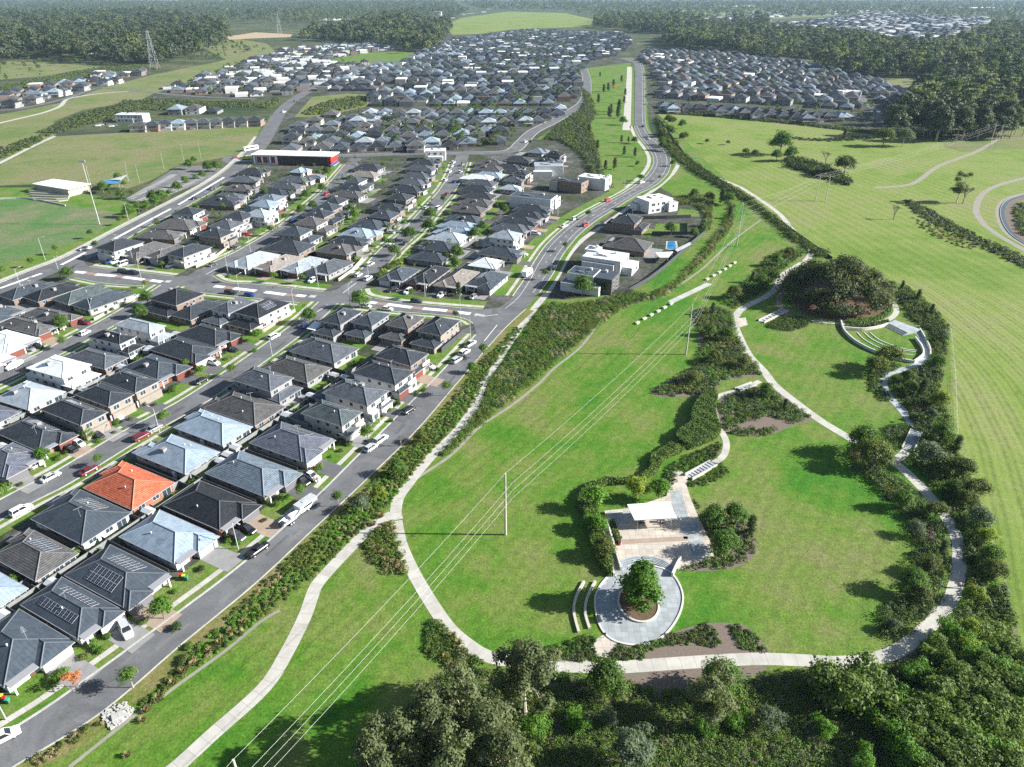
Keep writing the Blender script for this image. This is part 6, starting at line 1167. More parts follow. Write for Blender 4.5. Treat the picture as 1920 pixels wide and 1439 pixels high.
mass('scrub_patch', [px([(70, 250), (110, 232), (170, 210), (230, 195), (265, 200), (235, 222), (160, 235), (100, 252)]), px([(0, 280), (60, 258), (100, 250), (60, 275), (0, 300)]), px([(230, 190), (300, 188), (400, 192), (470, 190), (480, 200), (380, 205), (300, 208), (235, 205)])], [('forest', 3), ('olive', 2), ('dark', 1)], 4.2, 2.2, 'rough scrub beyond the vacant lot', 'scrub', 24, .9, 45)
mass('scrub_patch', [px([(0, 165), (60, 150), (170, 130), (260, 122), (300, 130), (200, 135), (120, 155), (0, 180)]), px([(560, 215), (600, 195), (660, 182), (690, 182), (685, 198), (610, 216)]), px([(480, 200), (520, 183), (525, 190), (500, 205)])], [('forest', 3), ('olive', 3)], 4.6, 2.3, 'rough scrub around the left estates', 'scrub', 25, 1.0, 42)
# understorey along the bottom and the right edge
bot = [(985, 1290), (1040, 1268), (1120, 1272), (1200, 1285), (1260, 1300), (1330, 1295), (1400, 1275), (1450, 1262), (1560, 1262), (1650, 1258), (1705, 1232), (1745, 1200), (1790, 1152), (1815, 1125), (1860, 1150), (1905, 1180), (1960, 1330), (1990, 1480), (650, 1480), (680, 1420), (760, 1330), (830, 1265), (900, 1255), (960, 1262)]
mass('undergrowth', [px(bot)], [('hedge', 7), ('dark', 1), ('green', 3), ('thicket', 4), ('olive', 2)], 1.15, .95, 'dense green undergrowth along the lower edge of the park', 'undergrowth', 26, .2, 110, 0, True, .9)
sheet('bed_mulch', crom(px([(1130, 1268), (1200, 1262), (1290, 1255), (1400, 1250), (1440, 1252), (1400, 1272), (1330, 1292), (1260, 1296), (1200, 1285), (1140, 1275)]), 3, True), .013, M['mulch']); sheet('undergrowth_soil', px(bot), .008, M['mulch'])
sheet('bed_mulch', px([(1650, 1255), (1720, 1215), (1750, 1205), (1742, 1235), (1700, 1262), (1660, 1280), (1600, 1290), (1570, 1262)]), .016, M['mulch'])
CREEK()
# named trees
tree('fig', *G2(1567, 564), 17, 'fig_tree', 'huge spreading dark fig tree over bare leaf litter', None, 'w')
ST = 'young round street tree on the verge of the %s'
for key, x, y, h in [('lollipop', 250, 1290, 5.2), ('lollipop', 636, 950, 4.6), ('street', 838, 742, 5.2), ('street', 906, 672, 5.6), ('street', 690, 832, 6), ('street', 566, 937, 4.8)]: tree(key, x, y, h, 'street_tree', ST % 'road beside the park', 'street trees on the park road')
tree('autumn', 143, 1288, 4.6, 'street_tree', 'small orange leaved street tree on the verge by a charcoal roof'); tree('lime', 308, 1160, 6, 'street_tree', 'bright lime green rounded tree beside the tan driveway')
tag(inst('sapling', BARE[1], None, G(752, 837), (0, 0, 1), .5), 'bare thin sapling on the park side verge', 'tree')
for key, x, y, h in [('lime', 85, 870, 5.5), ('street', 188, 875, 4), ('street', 311, 800, 5.5), ('bushy', 165, 822, 4), ('street', 205, 762, 3.5), ('lime', 380, 705, 4.5), ('street', 437, 708, 5), ('lime', 485, 642, 6), ('bushy', 582, 607, 6.5), ('street', 350, 695, 4.5)]: tree(key, x, y, h, 'street_tree', 'leafy green tree beside the street with the orange-roofed house', 'trees along the middle street')
for key, x, y, h in [('bushy', 118, 620, 6.5), ('street', 122, 655, 5), ('bushy', 278, 573, 6.5), ('bushy', 265, 597, 6), ('street', 212, 590, 3)]: tree(key, x, y, h, 'street_tree', 'leafy green tree beside the far-left street', 'trees along the far-left street')
for key, x, y, h in [('bushy', 130, 525, 6), ('bushy', 675, 578, 7.5), ('street', 515, 530, 5), ('street', 567, 533, 5), ('street', 772, 562, 5), ('conifer', 860, 555, 6), ('street', 273, 540, 3.5), ('street', 855, 600, 4), ('street', 305, 505, 4), ('street', 430, 530, 4)]: tree(key, x, y, h, 'street_tree', 'green street tree along the cross street with the striped median', 'trees along the cross street')
for x, y in [(8, 520), (62, 502), (107, 478), (172, 448), (227, 423), (181, 470), (5, 522)]: tree('street', x, y, 5, 'street_tree', 'small green tree on the oval side of the oval road', 'trees along the oval road')
for x, y in [(243, 408), (262, 402), (275, 395), (292, 388), (305, 380), (320, 372), (335, 362), (350, 352), (368, 342), (380, 335), (395, 328), (407, 322), (290, 380), (210, 372), (228, 374), (195, 362), (235, 355), (365, 308), (355, 318), (390, 322), (250, 372), (225, 345)]: tree(random.Random(x).choice(['bushy', 'street', 'bushy']), x, y, random.Random(y).uniform(5, 8), 'car_park_tree', 'bushy green tree in the planting round the oval car park', 'trees round the car park')
for x, y in [(587, 395), (565, 403), (536, 420), (510, 443), (500, 372), (605, 362), (660, 345), (575, 375), (598, 335), (615, 330), (720, 320)]: tree('bushy' if x % 2 else 'street', x, y, 6, 'street_tree', 'green tree along the street leading up to the red school', 'trees along the school street')
for key, x, y, h in [('bushy', 740, 481, 6), ('bushy', 769, 452, 7.5), ('bushy', 805, 437, 8), ('bushy', 807, 415, 8), ('street', 722, 462, 5), ('street', 757, 430, 5), ('bushy', 858, 490, 8), ('bushy', 853, 500, 5), ('bushy', 890, 450, 7), ('bushy', 905, 435, 6), ('bushy', 855, 505, 5), ('street', 832, 385, 6), ('bushy', 945, 402, 6), ('conifer', 665, 498, 5), ('bushy', 660, 402, 6), ('bushy', 665, 412, 6)]: tree(key, x, y, h, 'street_tree', 'green tree beside or behind houses of the north street', 'trees along the north street')
for i, (x, y) in enumerate([(720, 515), (730, 505), (740, 500), (750, 495), (712, 520), (758, 492)]): shrub('sh_yellow' if i % 3 == 0 else 'sh_olive', x, y, 2.2, 'tall olive shrub screening the side of a grey corner roof', 'screening shrubs', 'screen_shrub')
for key, x, y, h in [('street', 1060, 472, 5), ('street', 1103, 412, 5.5), ('street', 1022, 525, 5), ('bushy', 1092, 555, 9), ('conifer', 1130, 552, 6), ('street', 1202, 344, 6), ('street', 1236, 340, 4), ('lime', 1199, 340, 5), ('bushy', 1261, 312, 5), ('bushy', 1257, 441, 7), ('bushy', 1300, 445, 5), ('bushy', 1315, 438, 6), ('silvertree', 1320, 425, 4)]: tree(key, x, y, h, 'garden_tree', 'green tree in or beside the yards of the modern houses', 'trees round the modern houses')
for i, (x, y, h, k) in enumerate([(1145, 215, 10, 'conifer'), (1160, 210, 12, 'conifer'), (1158, 222, 11, 'conifer'), (1142, 222, 11, 'conifer'), (1170, 195, 8, 'conifer'), (1168, 235, 8, 'bushy'), (1170, 292, 7, 'conifer'), (1190, 295, 7, 'conifer'), (1152, 318, 8, 'conifer'), (1135, 320, 7, 'conifer'), (1195, 312, 4, 'bushy'), (1120, 282, 8, 'conifer'), (1105, 250, 8, 'conifer'), (1150, 165, 10, 'conifer'), (1165, 155, 9, 'conifer'), (1125, 145, 7, 'conifer'), (1172, 180, 8, 'conifer'), (1190, 270, 6, 'bushy'), (1165, 268, 6, 'conifer'), (1178, 268, 5, 'conifer'), (1122, 195, 10, 'conifer'), (1132, 175, 10, 'conifer'), (1140, 172, 10, 'conifer')]): tree(k, x, y, h, 'corridor_tree', 'dark upright tree on the lawn of the green corridor', 'trees in the green corridor')
tree('autumn', 1151, 172, 9, 'corridor_tree', 'single red leaved tree in the green corridor')
# field trees
tag(inst('bare_tree', BARE[0], None, G(1547, 310), (0, 0, 1), 1.25), 'leafless grey tree in the middle of the upper field', 'tree')
for key, x, y, h, lab in [('bushy', 1462, 290, 18, 'tall leafy tree left of the leafless one in the field'), ('bushy', 1480, 302, 11, 'rounded tree right of the tall field tree'), ('bushy', 1455, 303, 9, 'low dark tree left below the tall field tree'), ('conifer', 1582, 262, 9, 'small dark pine alone on the upper field hedgerow'), ('olivetree', 1655, 275, 16, 'wide flat crowned dark tree before the forest edge'), ('olivetree', 1582, 330, 15, 'dark layered tree right of the leafless tree'), ('silvertree', 1692, 275, 14, 'greyish bare looking tree at the forest edge'), ('olivetree', 1365, 272, 4, 'small round bush right of the mown curve'), ('olivetree', 1278, 260, 5, 'small dark bush beside the field corner'), ('olivetree', 1325, 270, 4.5, 'small dark bush between two others in the upper field'), ('olivetree', 1398, 292, 6, 'dark round bush left of the tall field tree'), ('gum_b', 1793, 380, 19, 'tall ragged tree with half bare branches by the scrub line'), ('olivetree', 1415, 295, 6, 'dark bush touching the field hedgerow')]: tree(key, x, y, h, 'field_tree', lab)
tag(inst('bare_tree', BARE[1], None, G(1675, 412), (0, 0, 2), 1.1), 'thin leaning leafless tree alone on the mown field', 'tree')
tag(inst('bare_tree', BARE[0], None, G(1805, 382), (0, 0, 2.5), 1.3), 'leafless grey tree beside the tall ragged tree', 'tree')
# trees in the park beds
PB = 'tree growing in the garden beds inside the loop path'
for key, x, y, h, lab in [('yellowtree', 1193, 935, 6, 'yellow green round tree left behind the white pavilion'), ('lime', 1235, 938, 7, 'green round tree right behind the white pavilion'), ('bushy', 1352, 1040, 7, 'green tree at the lower right corner of the terrace'), ('bushy', 1338, 990, 6.5, 'green tree halfway along the right side of the terrace'), ('conifer', 1405, 1005, 6, 'dark tree at the right end of the terrace garden bed'), ('bushy', 1378, 985, 6.5, 'dark tree in the middle of the terrace garden bed'), ('lime', 1114, 955, 7.5, 'bright tree over the hedge at the upper left of the terrace'), ('lime', 1122, 1000, 5.5, 'bright tree over the hedge beside the terrace ramp'), ('olivetree', 1130, 1045, 5.5, 'olive tree over the hedge near the curved steps'), ('lime', 1105, 990, 4.5, 'thin tree on the hedge left of the ramp'), ('olivetree', 1662, 690, 9, 'olive tree before the amphitheatre wall, upper one of two'), ('olivetree', 1640, 705, 7.5, 'olive tree before the amphitheatre wall, lower one of two'), ('bushy', 1610, 850, 9, 'dark bushy tree where the strip meets the straight path'), ('olivetree', 1635, 880, 9, 'olive grey tree near the top of the eastern strip')]: tree(key, x, y, h, 'park_tree', lab)
for key, x, y, h in [('bushy', 1690, 955, 7), ('olivetree', 1752, 972, 6.5), ('silvertree', 1712, 1005, 5), ('olivetree', 1740, 1075, 6), ('bushy', 1703, 1110, 8), ('olivetree', 1722, 1128, 5.5), ('silvertree', 1672, 1182, 3.5), ('conifer', 1765, 1040, 5)]: tree(key, x, y, h * .8, 'strip_tree', 'mixed dark tree in the planted strip inside the eastern loop path', 'trees in the eastern strip')
for key, x, y, h in [('conifer', 1690, 545, 6), ('conifer', 1720, 565, 7), ('bushy', 1670, 545, 6), ('conifer', 1745, 590, 6), ('silvertree', 1765, 640, 6), ('bushy', 1755, 690, 7), ('yellowtree', 1760, 765, 8), ('gum_c', 1742, 790, 8), ('bushy', 1762, 830, 9), ('silvertree', 1735, 875, 10), ('olivetree', 1768, 885, 8), ('olivetree', 1800, 895, 9), ('olivetree', 1825, 935, 9), ('silvertree', 1830, 990, 8), ('yellowtree', 1845, 1020, 6), ('olivetree', 1810, 950, 7), ('bushy', 1850, 1060, 8), ('olivetree', 1862, 1085, 7), ('conifer', 1790, 850, 8), ('bushy', 1785, 930, 7), ('bushy', 1705, 740, 7), ('conifer', 1725, 745, 9), ('olivetree', 1700, 720, 7)]: tree(key, x, y, h * .72, 'boundary_tree', 'shrubby tree in the boundary belt between path and mown field', 'trees in the boundary belt')
for key, x, y, h in [('conifer', 1335, 590, 5), ('bushy', 1362, 640, 6), ('olivetree', 1395, 690, 5), ('olivetree', 1375, 560, 6), ('bushy', 1455, 500, 6), ('olivetree', 1480, 485, 6), ('bushy', 1425, 540, 6), ('bushy', 1450, 530, 6), ('conifer', 1410, 530, 5), ('olivetree', 1340, 680, 5), ('bushy', 1330, 630, 5), ('olivetree', 1300, 720, 5), ('bushy', 1435, 745, 5), ('conifer', 1470, 770, 4), ('bushy', 1365, 385, 8), ('conifer', 1352, 382, 9), ('olivetree', 1330, 380, 7), ('conifer', 1368, 410, 7), ('bushy', 1300, 372, 6)]: tree(key, x, y, h, 'bed_tree', 'tree in the garden beds west of the loop path', 'trees in the western beds')
for key, x, y, h in [('silvertree', 680, 960, 4.5), ('bushy', 745, 892, 5), ('yellowtree', 712, 938, 4), ('olivetree', 790, 830, 4), ('bushy', 885, 700, 4)]: tree(key, x, y, h, 'belt_tree', 'taller tree rising out of the shrub belt beside the park road', 'trees in the shrub belt')
# big trees along the bottom edge, placed by the middle of their crowns
for i, (k, x, y, h) in enumerate([('gum_a', 985, 1250, 18), ('gum_b', 870, 1300, 17), ('gum_a', 800, 1350, 18), ('gum_b', 730, 1400, 17), ('gum_a', 910, 1370, 18), ('gum_b', 840, 1430, 17), ('gum_a', 950, 1430, 17), ('gum_b', 700, 1450, 15), ('gum_b', 1335, 1290, 14)]):
    tree(k, x, y, h, 'gum_tree', 'tall greyish gum tree %s' % ['over the lower path, leftmost to touch it', 'with its crown left of the lower path bend', 'whose crown casts shade on the lower left lawn', 'at the left end of the bottom clump', 'in the middle of the bottom clump', 'at the bottom frame edge left of centre', 'at the bottom edge below the plaza link', 'lowest at the left of the bottom clump', 'beside the lower path right of the plaza'][i], 'gum trees along the bottom', 'c', None, 'tree')
for key, x, y, h in [('bushy', 1135, 1262, 7.5), ('bushy', 1360, 1262, 8), ('lime', 1085, 1345, 6), ('silvertree', 1140, 1345, 5), ('lime', 1325, 1360, 5), ('olivetree', 1380, 1345, 6.5), ('gum_c', 1190, 1385, 11), ('silvertree', 1445, 1345, 8), ('bushy', 1610, 1275, 9), ('olivetree', 1720, 1255, 6), ('bushy', 1765, 1210, 7), ('olivetree', 1790, 1180, 7), ('yellowtree', 1825, 1180, 7), ('yellowtree', 1818, 1215, 7), ('yellowtree', 1830, 1110, 6), ('bushy', 1785, 1240, 6), ('lime', 1805, 1248, 5), ('bushy', 1860, 1190, 8), ('olivetree', 1845, 1230, 8), ('bushy', 1880, 1260, 9), ('bushy', 1845, 1290, 11), ('bushy', 1790, 1300, 10), ('lime', 1690, 1310, 6), ('bushy', 1740, 1340, 9), ('bushy', 1690, 1350, 8), ('lime', 1640, 1340, 7), ('bushy', 1800, 1360, 10), ('bushy', 1760, 1400, 9), ('lime', 1700, 1390, 8), ('bushy', 1880, 1330, 9), ('lime', 1850, 1390, 8), ('bushy', 1890, 1400, 9), ('olivetree', 1545, 1360, 6), ('bushy', 1830, 1425, 9), ('lime', 1620, 1420, 7), ('olivetree', 1000, 1350, 8), ('bushy', 1905, 1220, 7), ('lime', 1930, 1290, 8)]: tree({'bushy': 'thicket_a', 'lime': 'thicket_b', 'olivetree': 'thicket_b'}.get(key, key) if y > 1262 or x > 1700 else key, x, y, h * (1 if (x, y) in ((1135, 1262), (1360, 1262), (1190, 1385), (1610, 1275)) else .6 if x < 1470 else .56 if x < 1680 else .72), 'thicket_tree', 'leafy tree of the green thicket along the bottom right of the park', 'trees of the bottom thicket', 'c')
# forest edge, tree by tree, then the forests behind as one mass each
rf = random.Random(31)
for i in range(46):
    t = i / 45; x = 1670 + 250 * t + rf.uniform(-8, 8); y = 250 + 12 * math.sin(t * 3) + rf.uniform(-16, 6); tree(rf.choice(['forest_a', 'forest_b', 'forest_a', 'gum_a']), x, y, rf.uniform(18, 27), 'forest_tree', 'tall dark gum tree on the front edge of the right forest', 'trees on the forest edge')
for i in range(14): tree(rf.choice(['bushy', 'olivetree']), rf.uniform(1240, 1290), rf.uniform(222, 285), rf.uniform(5, 9), 'road_edge_tree', 'bushy tree beside the bend of the road at the field corner', 'trees at the road bend')
def crown_lo(seed, n, R_, z0, z1, size):
    bl = rblobs(seed, 9, R_ * .8, z0, z1, R_ * .3, R_ * .5); return crown(seed, bl, n, size, .55, .5, .4)
LO = [crown_lo(41, 330, 4.6, 4, 14, 1.15), crown_lo(42, 300, 4.0, 5, 17, 1.15), crown_lo(43, 300, 5.2, 3, 12, 1.2)]
def forest(name, label, poly, seed, sp, sc=1.0, kinds=('forest', 'dark', 'gum'), lo=1.0, grow=0.0, prob=1.0):
    rng = np.random.default_rng(seed); P = px(poly); Vs = []; Sh = []; Mi = []
    ymin = min(p.y for p in P); pts = scatter(P, sp, seed)
    for x, y in pts:
        lf = math.sin(x * .021 + seed) + math.sin(y * .017 + seed * 2) + math.sin((x + y) * .047)
        if rng.random() > prob or lf + rng.normal(0, .5) < -1.35: continue
        V, s = LO[rng.integers(len(LO))]; k = sc * rng.uniform(.55, 1.35) * (1 + .12 * lf); a = rng.uniform(0, 6.28); ca, sa = math.cos(a), math.sin(a)
        if lo < 1: sel = rng.random(len(V)) < lo; V = V[sel]; s = s[sel]
        W_ = V * k; X = W_[:, :, 0] * ca - W_[:, :, 1] * sa + x; Y = W_[:, :, 0] * sa + W_[:, :, 1] * ca + y
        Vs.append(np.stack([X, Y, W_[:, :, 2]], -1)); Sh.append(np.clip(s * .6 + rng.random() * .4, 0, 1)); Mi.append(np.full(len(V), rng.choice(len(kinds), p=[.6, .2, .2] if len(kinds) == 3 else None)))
    o = inst(name, quads_mesh(name, np.concatenate(Vs), np.concatenate(Sh), [L_[k] for k in kinds], np.concatenate(Mi))); return tag(o, label, 'forest', None, 'stuff')
forest('forest', 'wide dark gum forest covering the far right', [(1245, 90), (1300, 94), (1440, 110), (1500, 120), (1580, 140), (1660, 150), (1720, 146), (1770, 162), (1768, 185), (1710, 185), (1690, 210), (1680, 236), (1760, 244), (1830, 240), (1990, 228), (2100, 80), (1990, 50), (1850, 60), (1790, 88), (1700, 90), (1600, 74), (1500, 68), (1440, 66), (1330, 64), (1250, 70)], 51, 11.5, 1.4)
forest('forest', 'dark forest filling the far left behind the scrub', [(-80, 140), (0, 118), (60, 108), (150, 118), (240, 124), (290, 122), (330, 116), (400, 96), (430, 80), (430, 62), (380, 45), (250, 32), (120, 34), (0, 34), (-80, 40)], 52, 16.5, 1.75)
forest('forest', 'tall tree clump between the left estate and the green hill', [(610, 78), (690, 84), (740, 92), (770, 104), (820, 98), (832, 76), (850, 60), (830, 50), (700, 44), (640, 56), (560, 78)], 53, 16, 1.75)
forest('forest', 'band of forest behind the centre estate', [(1110, 52), (1180, 62), (1250, 66), (1330, 58), (1440, 62), (1440, 50), (1330, 48), (1280, 42), (1130, 36)], 54, 17, 1.7)
forest('far_woods', 'hazy far woods stretching along the left horizon', [(-200, 36), (150, 34), (400, 44), (640, 52), (700, 42), (830, 48), (880, 26), (850, 6), (-200, 6)], 55, 30, 1.6, lo=.55, prob=.6)
forest('far_woods', 'hazy far woods stretching along the right horizon', [(900, 20), (1060, 24), (1120, 34), (1280, 40), (1440, 32), (1560, 36), (1640, 26), (1700, 32), (1850, 36), (1860, 60), (2050, 60), (2100, 6), (860, 6)], 56, 32, 1.6, lo=.5, prob=.46)
forest('scattered_trees', 'scattered trees and bushes over the rough left paddocks', [(-80, 175), (0, 160), (100, 142), (240, 128), (330, 122), (420, 112), (500, 98), (430, 72), (380, 90), (290, 122), (0, 118), (-80, 140)], 62, 24, .55, ('forest', 'olive', 'green'), .8, prob=.7)
forest('street_trees', 'small garden trees scattered through the centre estate', [(700, 203), (760, 112), (985, 62), (1170, 70), (1100, 118), (1085, 185), (960, 205)], 57, 20, .40, ('green', 'dark', 'olive'), .6)
forest('street_trees', 'small garden trees scattered through the right estate', [(1232, 197), (1205, 98), (1480, 118), (1755, 190), (1650, 240)], 58, 20, .38, ('green', 'dark', 'olive'), .6)
forest('street_trees', 'small garden trees scattered among rows north of the upper street', [(560, 275), (600, 225), (690, 205), (1050, 203), (960, 262), (930, 275)], 59, 10.5, .36, ('green', 'dark', 'olive'), .7)
forest('street_trees', 'small garden trees scattered through the left estates', [(292, 175), (480, 108), (690, 84), (640, 140), (520, 186)], 60, 22, .40, ('green', 'dark', 'olive'), .6)
forest('yard_bushes', 'small bushes in the back yards of the middle blocks', [(250, 450), (480, 320), (640, 300), (960, 300), (960, 480), (700, 520), (650, 470), (480, 480)], 61, 9.5, .22, ('green', 'dark', 'olive'), .7, prob=.7)
# single shrubs that stand out
for i, (k, x, y, s) in enumerate([('sh_dark', 330, 1180, 1.1), ('sh_green', 355, 1215, 1.0), ('sh_dark', 338, 1245, .9), ('sh_olive', 345, 1235, .9), ('sh_green', 115, 1268, 1.4), ('sh_green', 105, 1275, 1.2), ('sh_green', 172, 1210, 1.0), ('sh_green', 190, 1222, .9), ('sh_green', 202, 1195, .9), ('sh_green', 268, 1170, .8), ('sh_bright', 430, 1015, 1.0), ('sh_bright', 448, 1020, .9), ('sh_green', 500, 940, 1.1), ('sh_green', 520, 948, 1.0), ('sh_green', 600, 880, 1.2), ('sh_olive', 590, 886, 1.2), ('sh_green', 640, 830, 1.2), ('sh_green', 655, 835, 1.1), ('sh_dark', 700, 787, 1.3), ('sh_green', 730, 770, 1.2), ('sh_dark', 745, 760, 1.1), ('sh_dark', 270, 760, 1.4), ('sh_dark', 320, 735, 1.4), ('sh_green', 220, 795, 1.2), ('sh_purple', 48, 885, 1.6), ('sh_green', 5, 920, 2.2), ('sh_olive', 110, 860, 1.0), ('sh_green', 30, 1095, 1.8), ('sh_green', 145, 1042, 1.5), ('sh_silver', 225, 1025, 1.4), ('sh_bright', 478, 660, 1.0)]):
    shrub(k, x, y, s, 'rounded garden shrub in a front or back yard near the park road', 'garden shrubs of the near houses', 'garden_shrub')
for i, (x, y, s) in enumerate([(240, 1418, .9), (275, 1335, 1), (295, 1312, 1.1), (268, 1352, 1), (325, 1283, 1.2), (345, 1262, 1.2), (362, 1248, 1), (395, 1222, 1.2), (412, 1208, 1.1), (435, 1185, 1.2), (457, 1170, 1.1), (700, 985, 1.2), (715, 970, 1.2), (740, 1060, 1.5), (750, 1070, 1.4), (725, 1055, 1.3), (705, 1030, 1.2), (720, 1040, 1.3), (848, 1195, 1.2), (860, 1208, 1.1), (845, 1250, 1.1), (835, 1235, 1.1), (1275, 725, 1.3), (1315, 710, 1.3), (1345, 705, 1.3), (1290, 735, 1.2)]):
    shrub('tussock', x, y, s, 'straw coloured grass tussock on the edge of a park bed', 'grass tussocks in the park', 'tussock', 'grass tussock')
sheet('rock_bed', crom(px([(192, 1340), (215, 1322), (238, 1318), (252, 1332), (235, 1352), (208, 1368), (198, 1358)]), 4, True), .02, M['rock'])
rgk = random.Random(5); mb = MB(); RP = px([(192, 1340), (215, 1322), (238, 1318), (252, 1332), (235, 1352), (208, 1368), (198, 1358)])
for x, y in scatter(RP, .42, 9): s_ = rgk.uniform(.12, .3); mb.obox((x, y), rgk.uniform(0, 3), s_, s_ * rgk.uniform(.5, .9), 0, s_ * 1.1)
tag(mb.build('rock_rubble', M['rock']), 'patch of pale loose rocks round a drain pit beside the road', 'rocks', None, 'stuff')
mb = MB(); mb.box(-.9, .9, -.65, .65, 0, .5); tag(mb.build('drain_pit', M['kerb'], None, loc=G(222, 1345), rz=.6), 'grey square drain pit cover in the patch of loose rocks', 'drain')

# ------------------------------------------------------------------ vehicles
def loft(mb, secs, m=0):
    """secs: lists of points of equal length, open profile left to right; closes the ends"""
    for a, b in zip(secs, secs[1:]):
        for k in range(len(a) - 1): mb.face([a[k], a[k + 1], b[k + 1], b[k]], m)
        mb.face([a[-1], a[0], b[0], b[-1]], m)
    mb.face(list(reversed(secs[0])), m); mb.face(secs[-1], m)
def carspec(L, Wd, belt, top, hood, rear0, rear1, front1, front0):
    h = L / 2; w2 = Wd / 2
    xs = [(-h, .62 * belt + .1, .80), (-h + .12, belt * .95, .93), (-h + .9, belt + .03, 1), (-.3, belt + .02, 1), (front0 - .1, belt, 1), (h - .7, hood, .97), (h - .15, hood - .12, .88), (h, hood - .3, .76)]
    body = MB(); S = []
    for x, zt, k in xs:
        w_ = w2 * k; S.append([(x, w_ * .9, .24), (x, w_, .45), (x, w_ * .985, zt - .16), (x, w_ * .86, zt), (x, -w_ * .86, zt), (x, -w_ * .985, zt - .16), (x, -w_, .45), (x, -w_ * .9, .24)])
    loft(body, S); g = MB(); wb, wt_ = w2 * .88, w2 * .70
    B = [(rear0, -wb, belt - .02), (front0, -wb, belt - .02), (front0, wb, belt - .02), (rear0, wb, belt - .02)]; T = [(rear1, -wt_, top), (front1, -wt_, top), (front1, wt_, top), (rear1, wt_, top)]
    for k in range(4): g.face([B[k], B[(k + 1) % 4], T[(k + 1) % 4], T[k]])
    m1, m2 = (rear1 + front1) / 2, .05
    body.prism([(rear1 - .06, -wt_ - .03), (front1 + .06, -wt_ - .03), (front1 + .06, wt_ + .03), (rear1 - .06, wt_ + .03)], top - .03, top + .03)
    for k in range(4): body.tube(B[k], T[k], .05, n=4)
    for s in (-1, 1): body.tube(((rear0 + front0) / 2, s * wb, belt), (m1, s * wt_, top), .04, n=4)
    return body, g
def wheelmesh(r, w_):
    mb = MB(); mb.tube((0, -w_ / 2, 0), (0, w_ / 2, 0), r, n=12, m=0); mb.tube((0, -w_ / 2 - .01, 0), (0, w_ / 2 + .01, 0), r * .62, n=10, m=1); return mb.mesh("wheel_mesh", [M['tyre'], M['rim']])
WH = wheelmesh(.33, .22); CARP = {}
for k_, a in {'hatch': (4.2, 1.76, .92, 1.48, .88, -2.0, -1.6, .35, 1.15), 'sedan': (4.75, 1.82, .92, 1.45, .88, -1.75, -1.05, .35, 1.15), 'suv': (4.7, 1.9, 1.05, 1.72, 1.02, -2.25, -2.0, .4, 1.15), 'van': (5.0, 1.95, 1.1, 2.0, 1.05, -2.45, -2.35, 1.1, 1.9), 'ute': (5.3, 1.9, 1.08, 1.78, 1.05, -.85, -.6, .55, 1.3)}.items():
    b_, g_ = carspec(*a)
    if k_ == 'ute': b_.box(-2.5, -1.0, -.72, .72, 1.09, 1.13, 1)
    CARP[k_] = (b_.mesh("car_body", [M['paint'], M['black']]), g_.mesh("car_windows", M['carglass']), a[0])
CC = {'white': (.78, .78, .77), 'silver': (.48, .49, .50), 'black': (.012, .012, .014), 'dark grey': (.06, .062, .066), 'red': (.42, .015, .015), 'maroon': (.16, .01, .015), 'blue': (.02, .05, .22), 'grey': (.22, .225, .23)}
KW = {'hatch': 'hatchback', 'sedan': 'sedan', 'suv': 'SUV', 'van': 'van', 'ute': 'utility truck'}
def car(kind, color, x, y, ang, label=None, z=.035, group=None):
    bm, gm, L = CARP[kind]; g = G(x, y, .6); e = empty('parked_car', (g.x, g.y, z), R(ang))
    inst('body', bm, e, color=CC[color]); inst('windows', gm, e)
    for sx in (-1, 1):
        for sy in (-1, 1): inst('wheel', WH, e, (sx * L * .30, sy * .8, .33))
    return tag(e, label or '%s %s' % (color, KW[kind]), 'car', group)
PK, DR, DW = 57, -28, 152
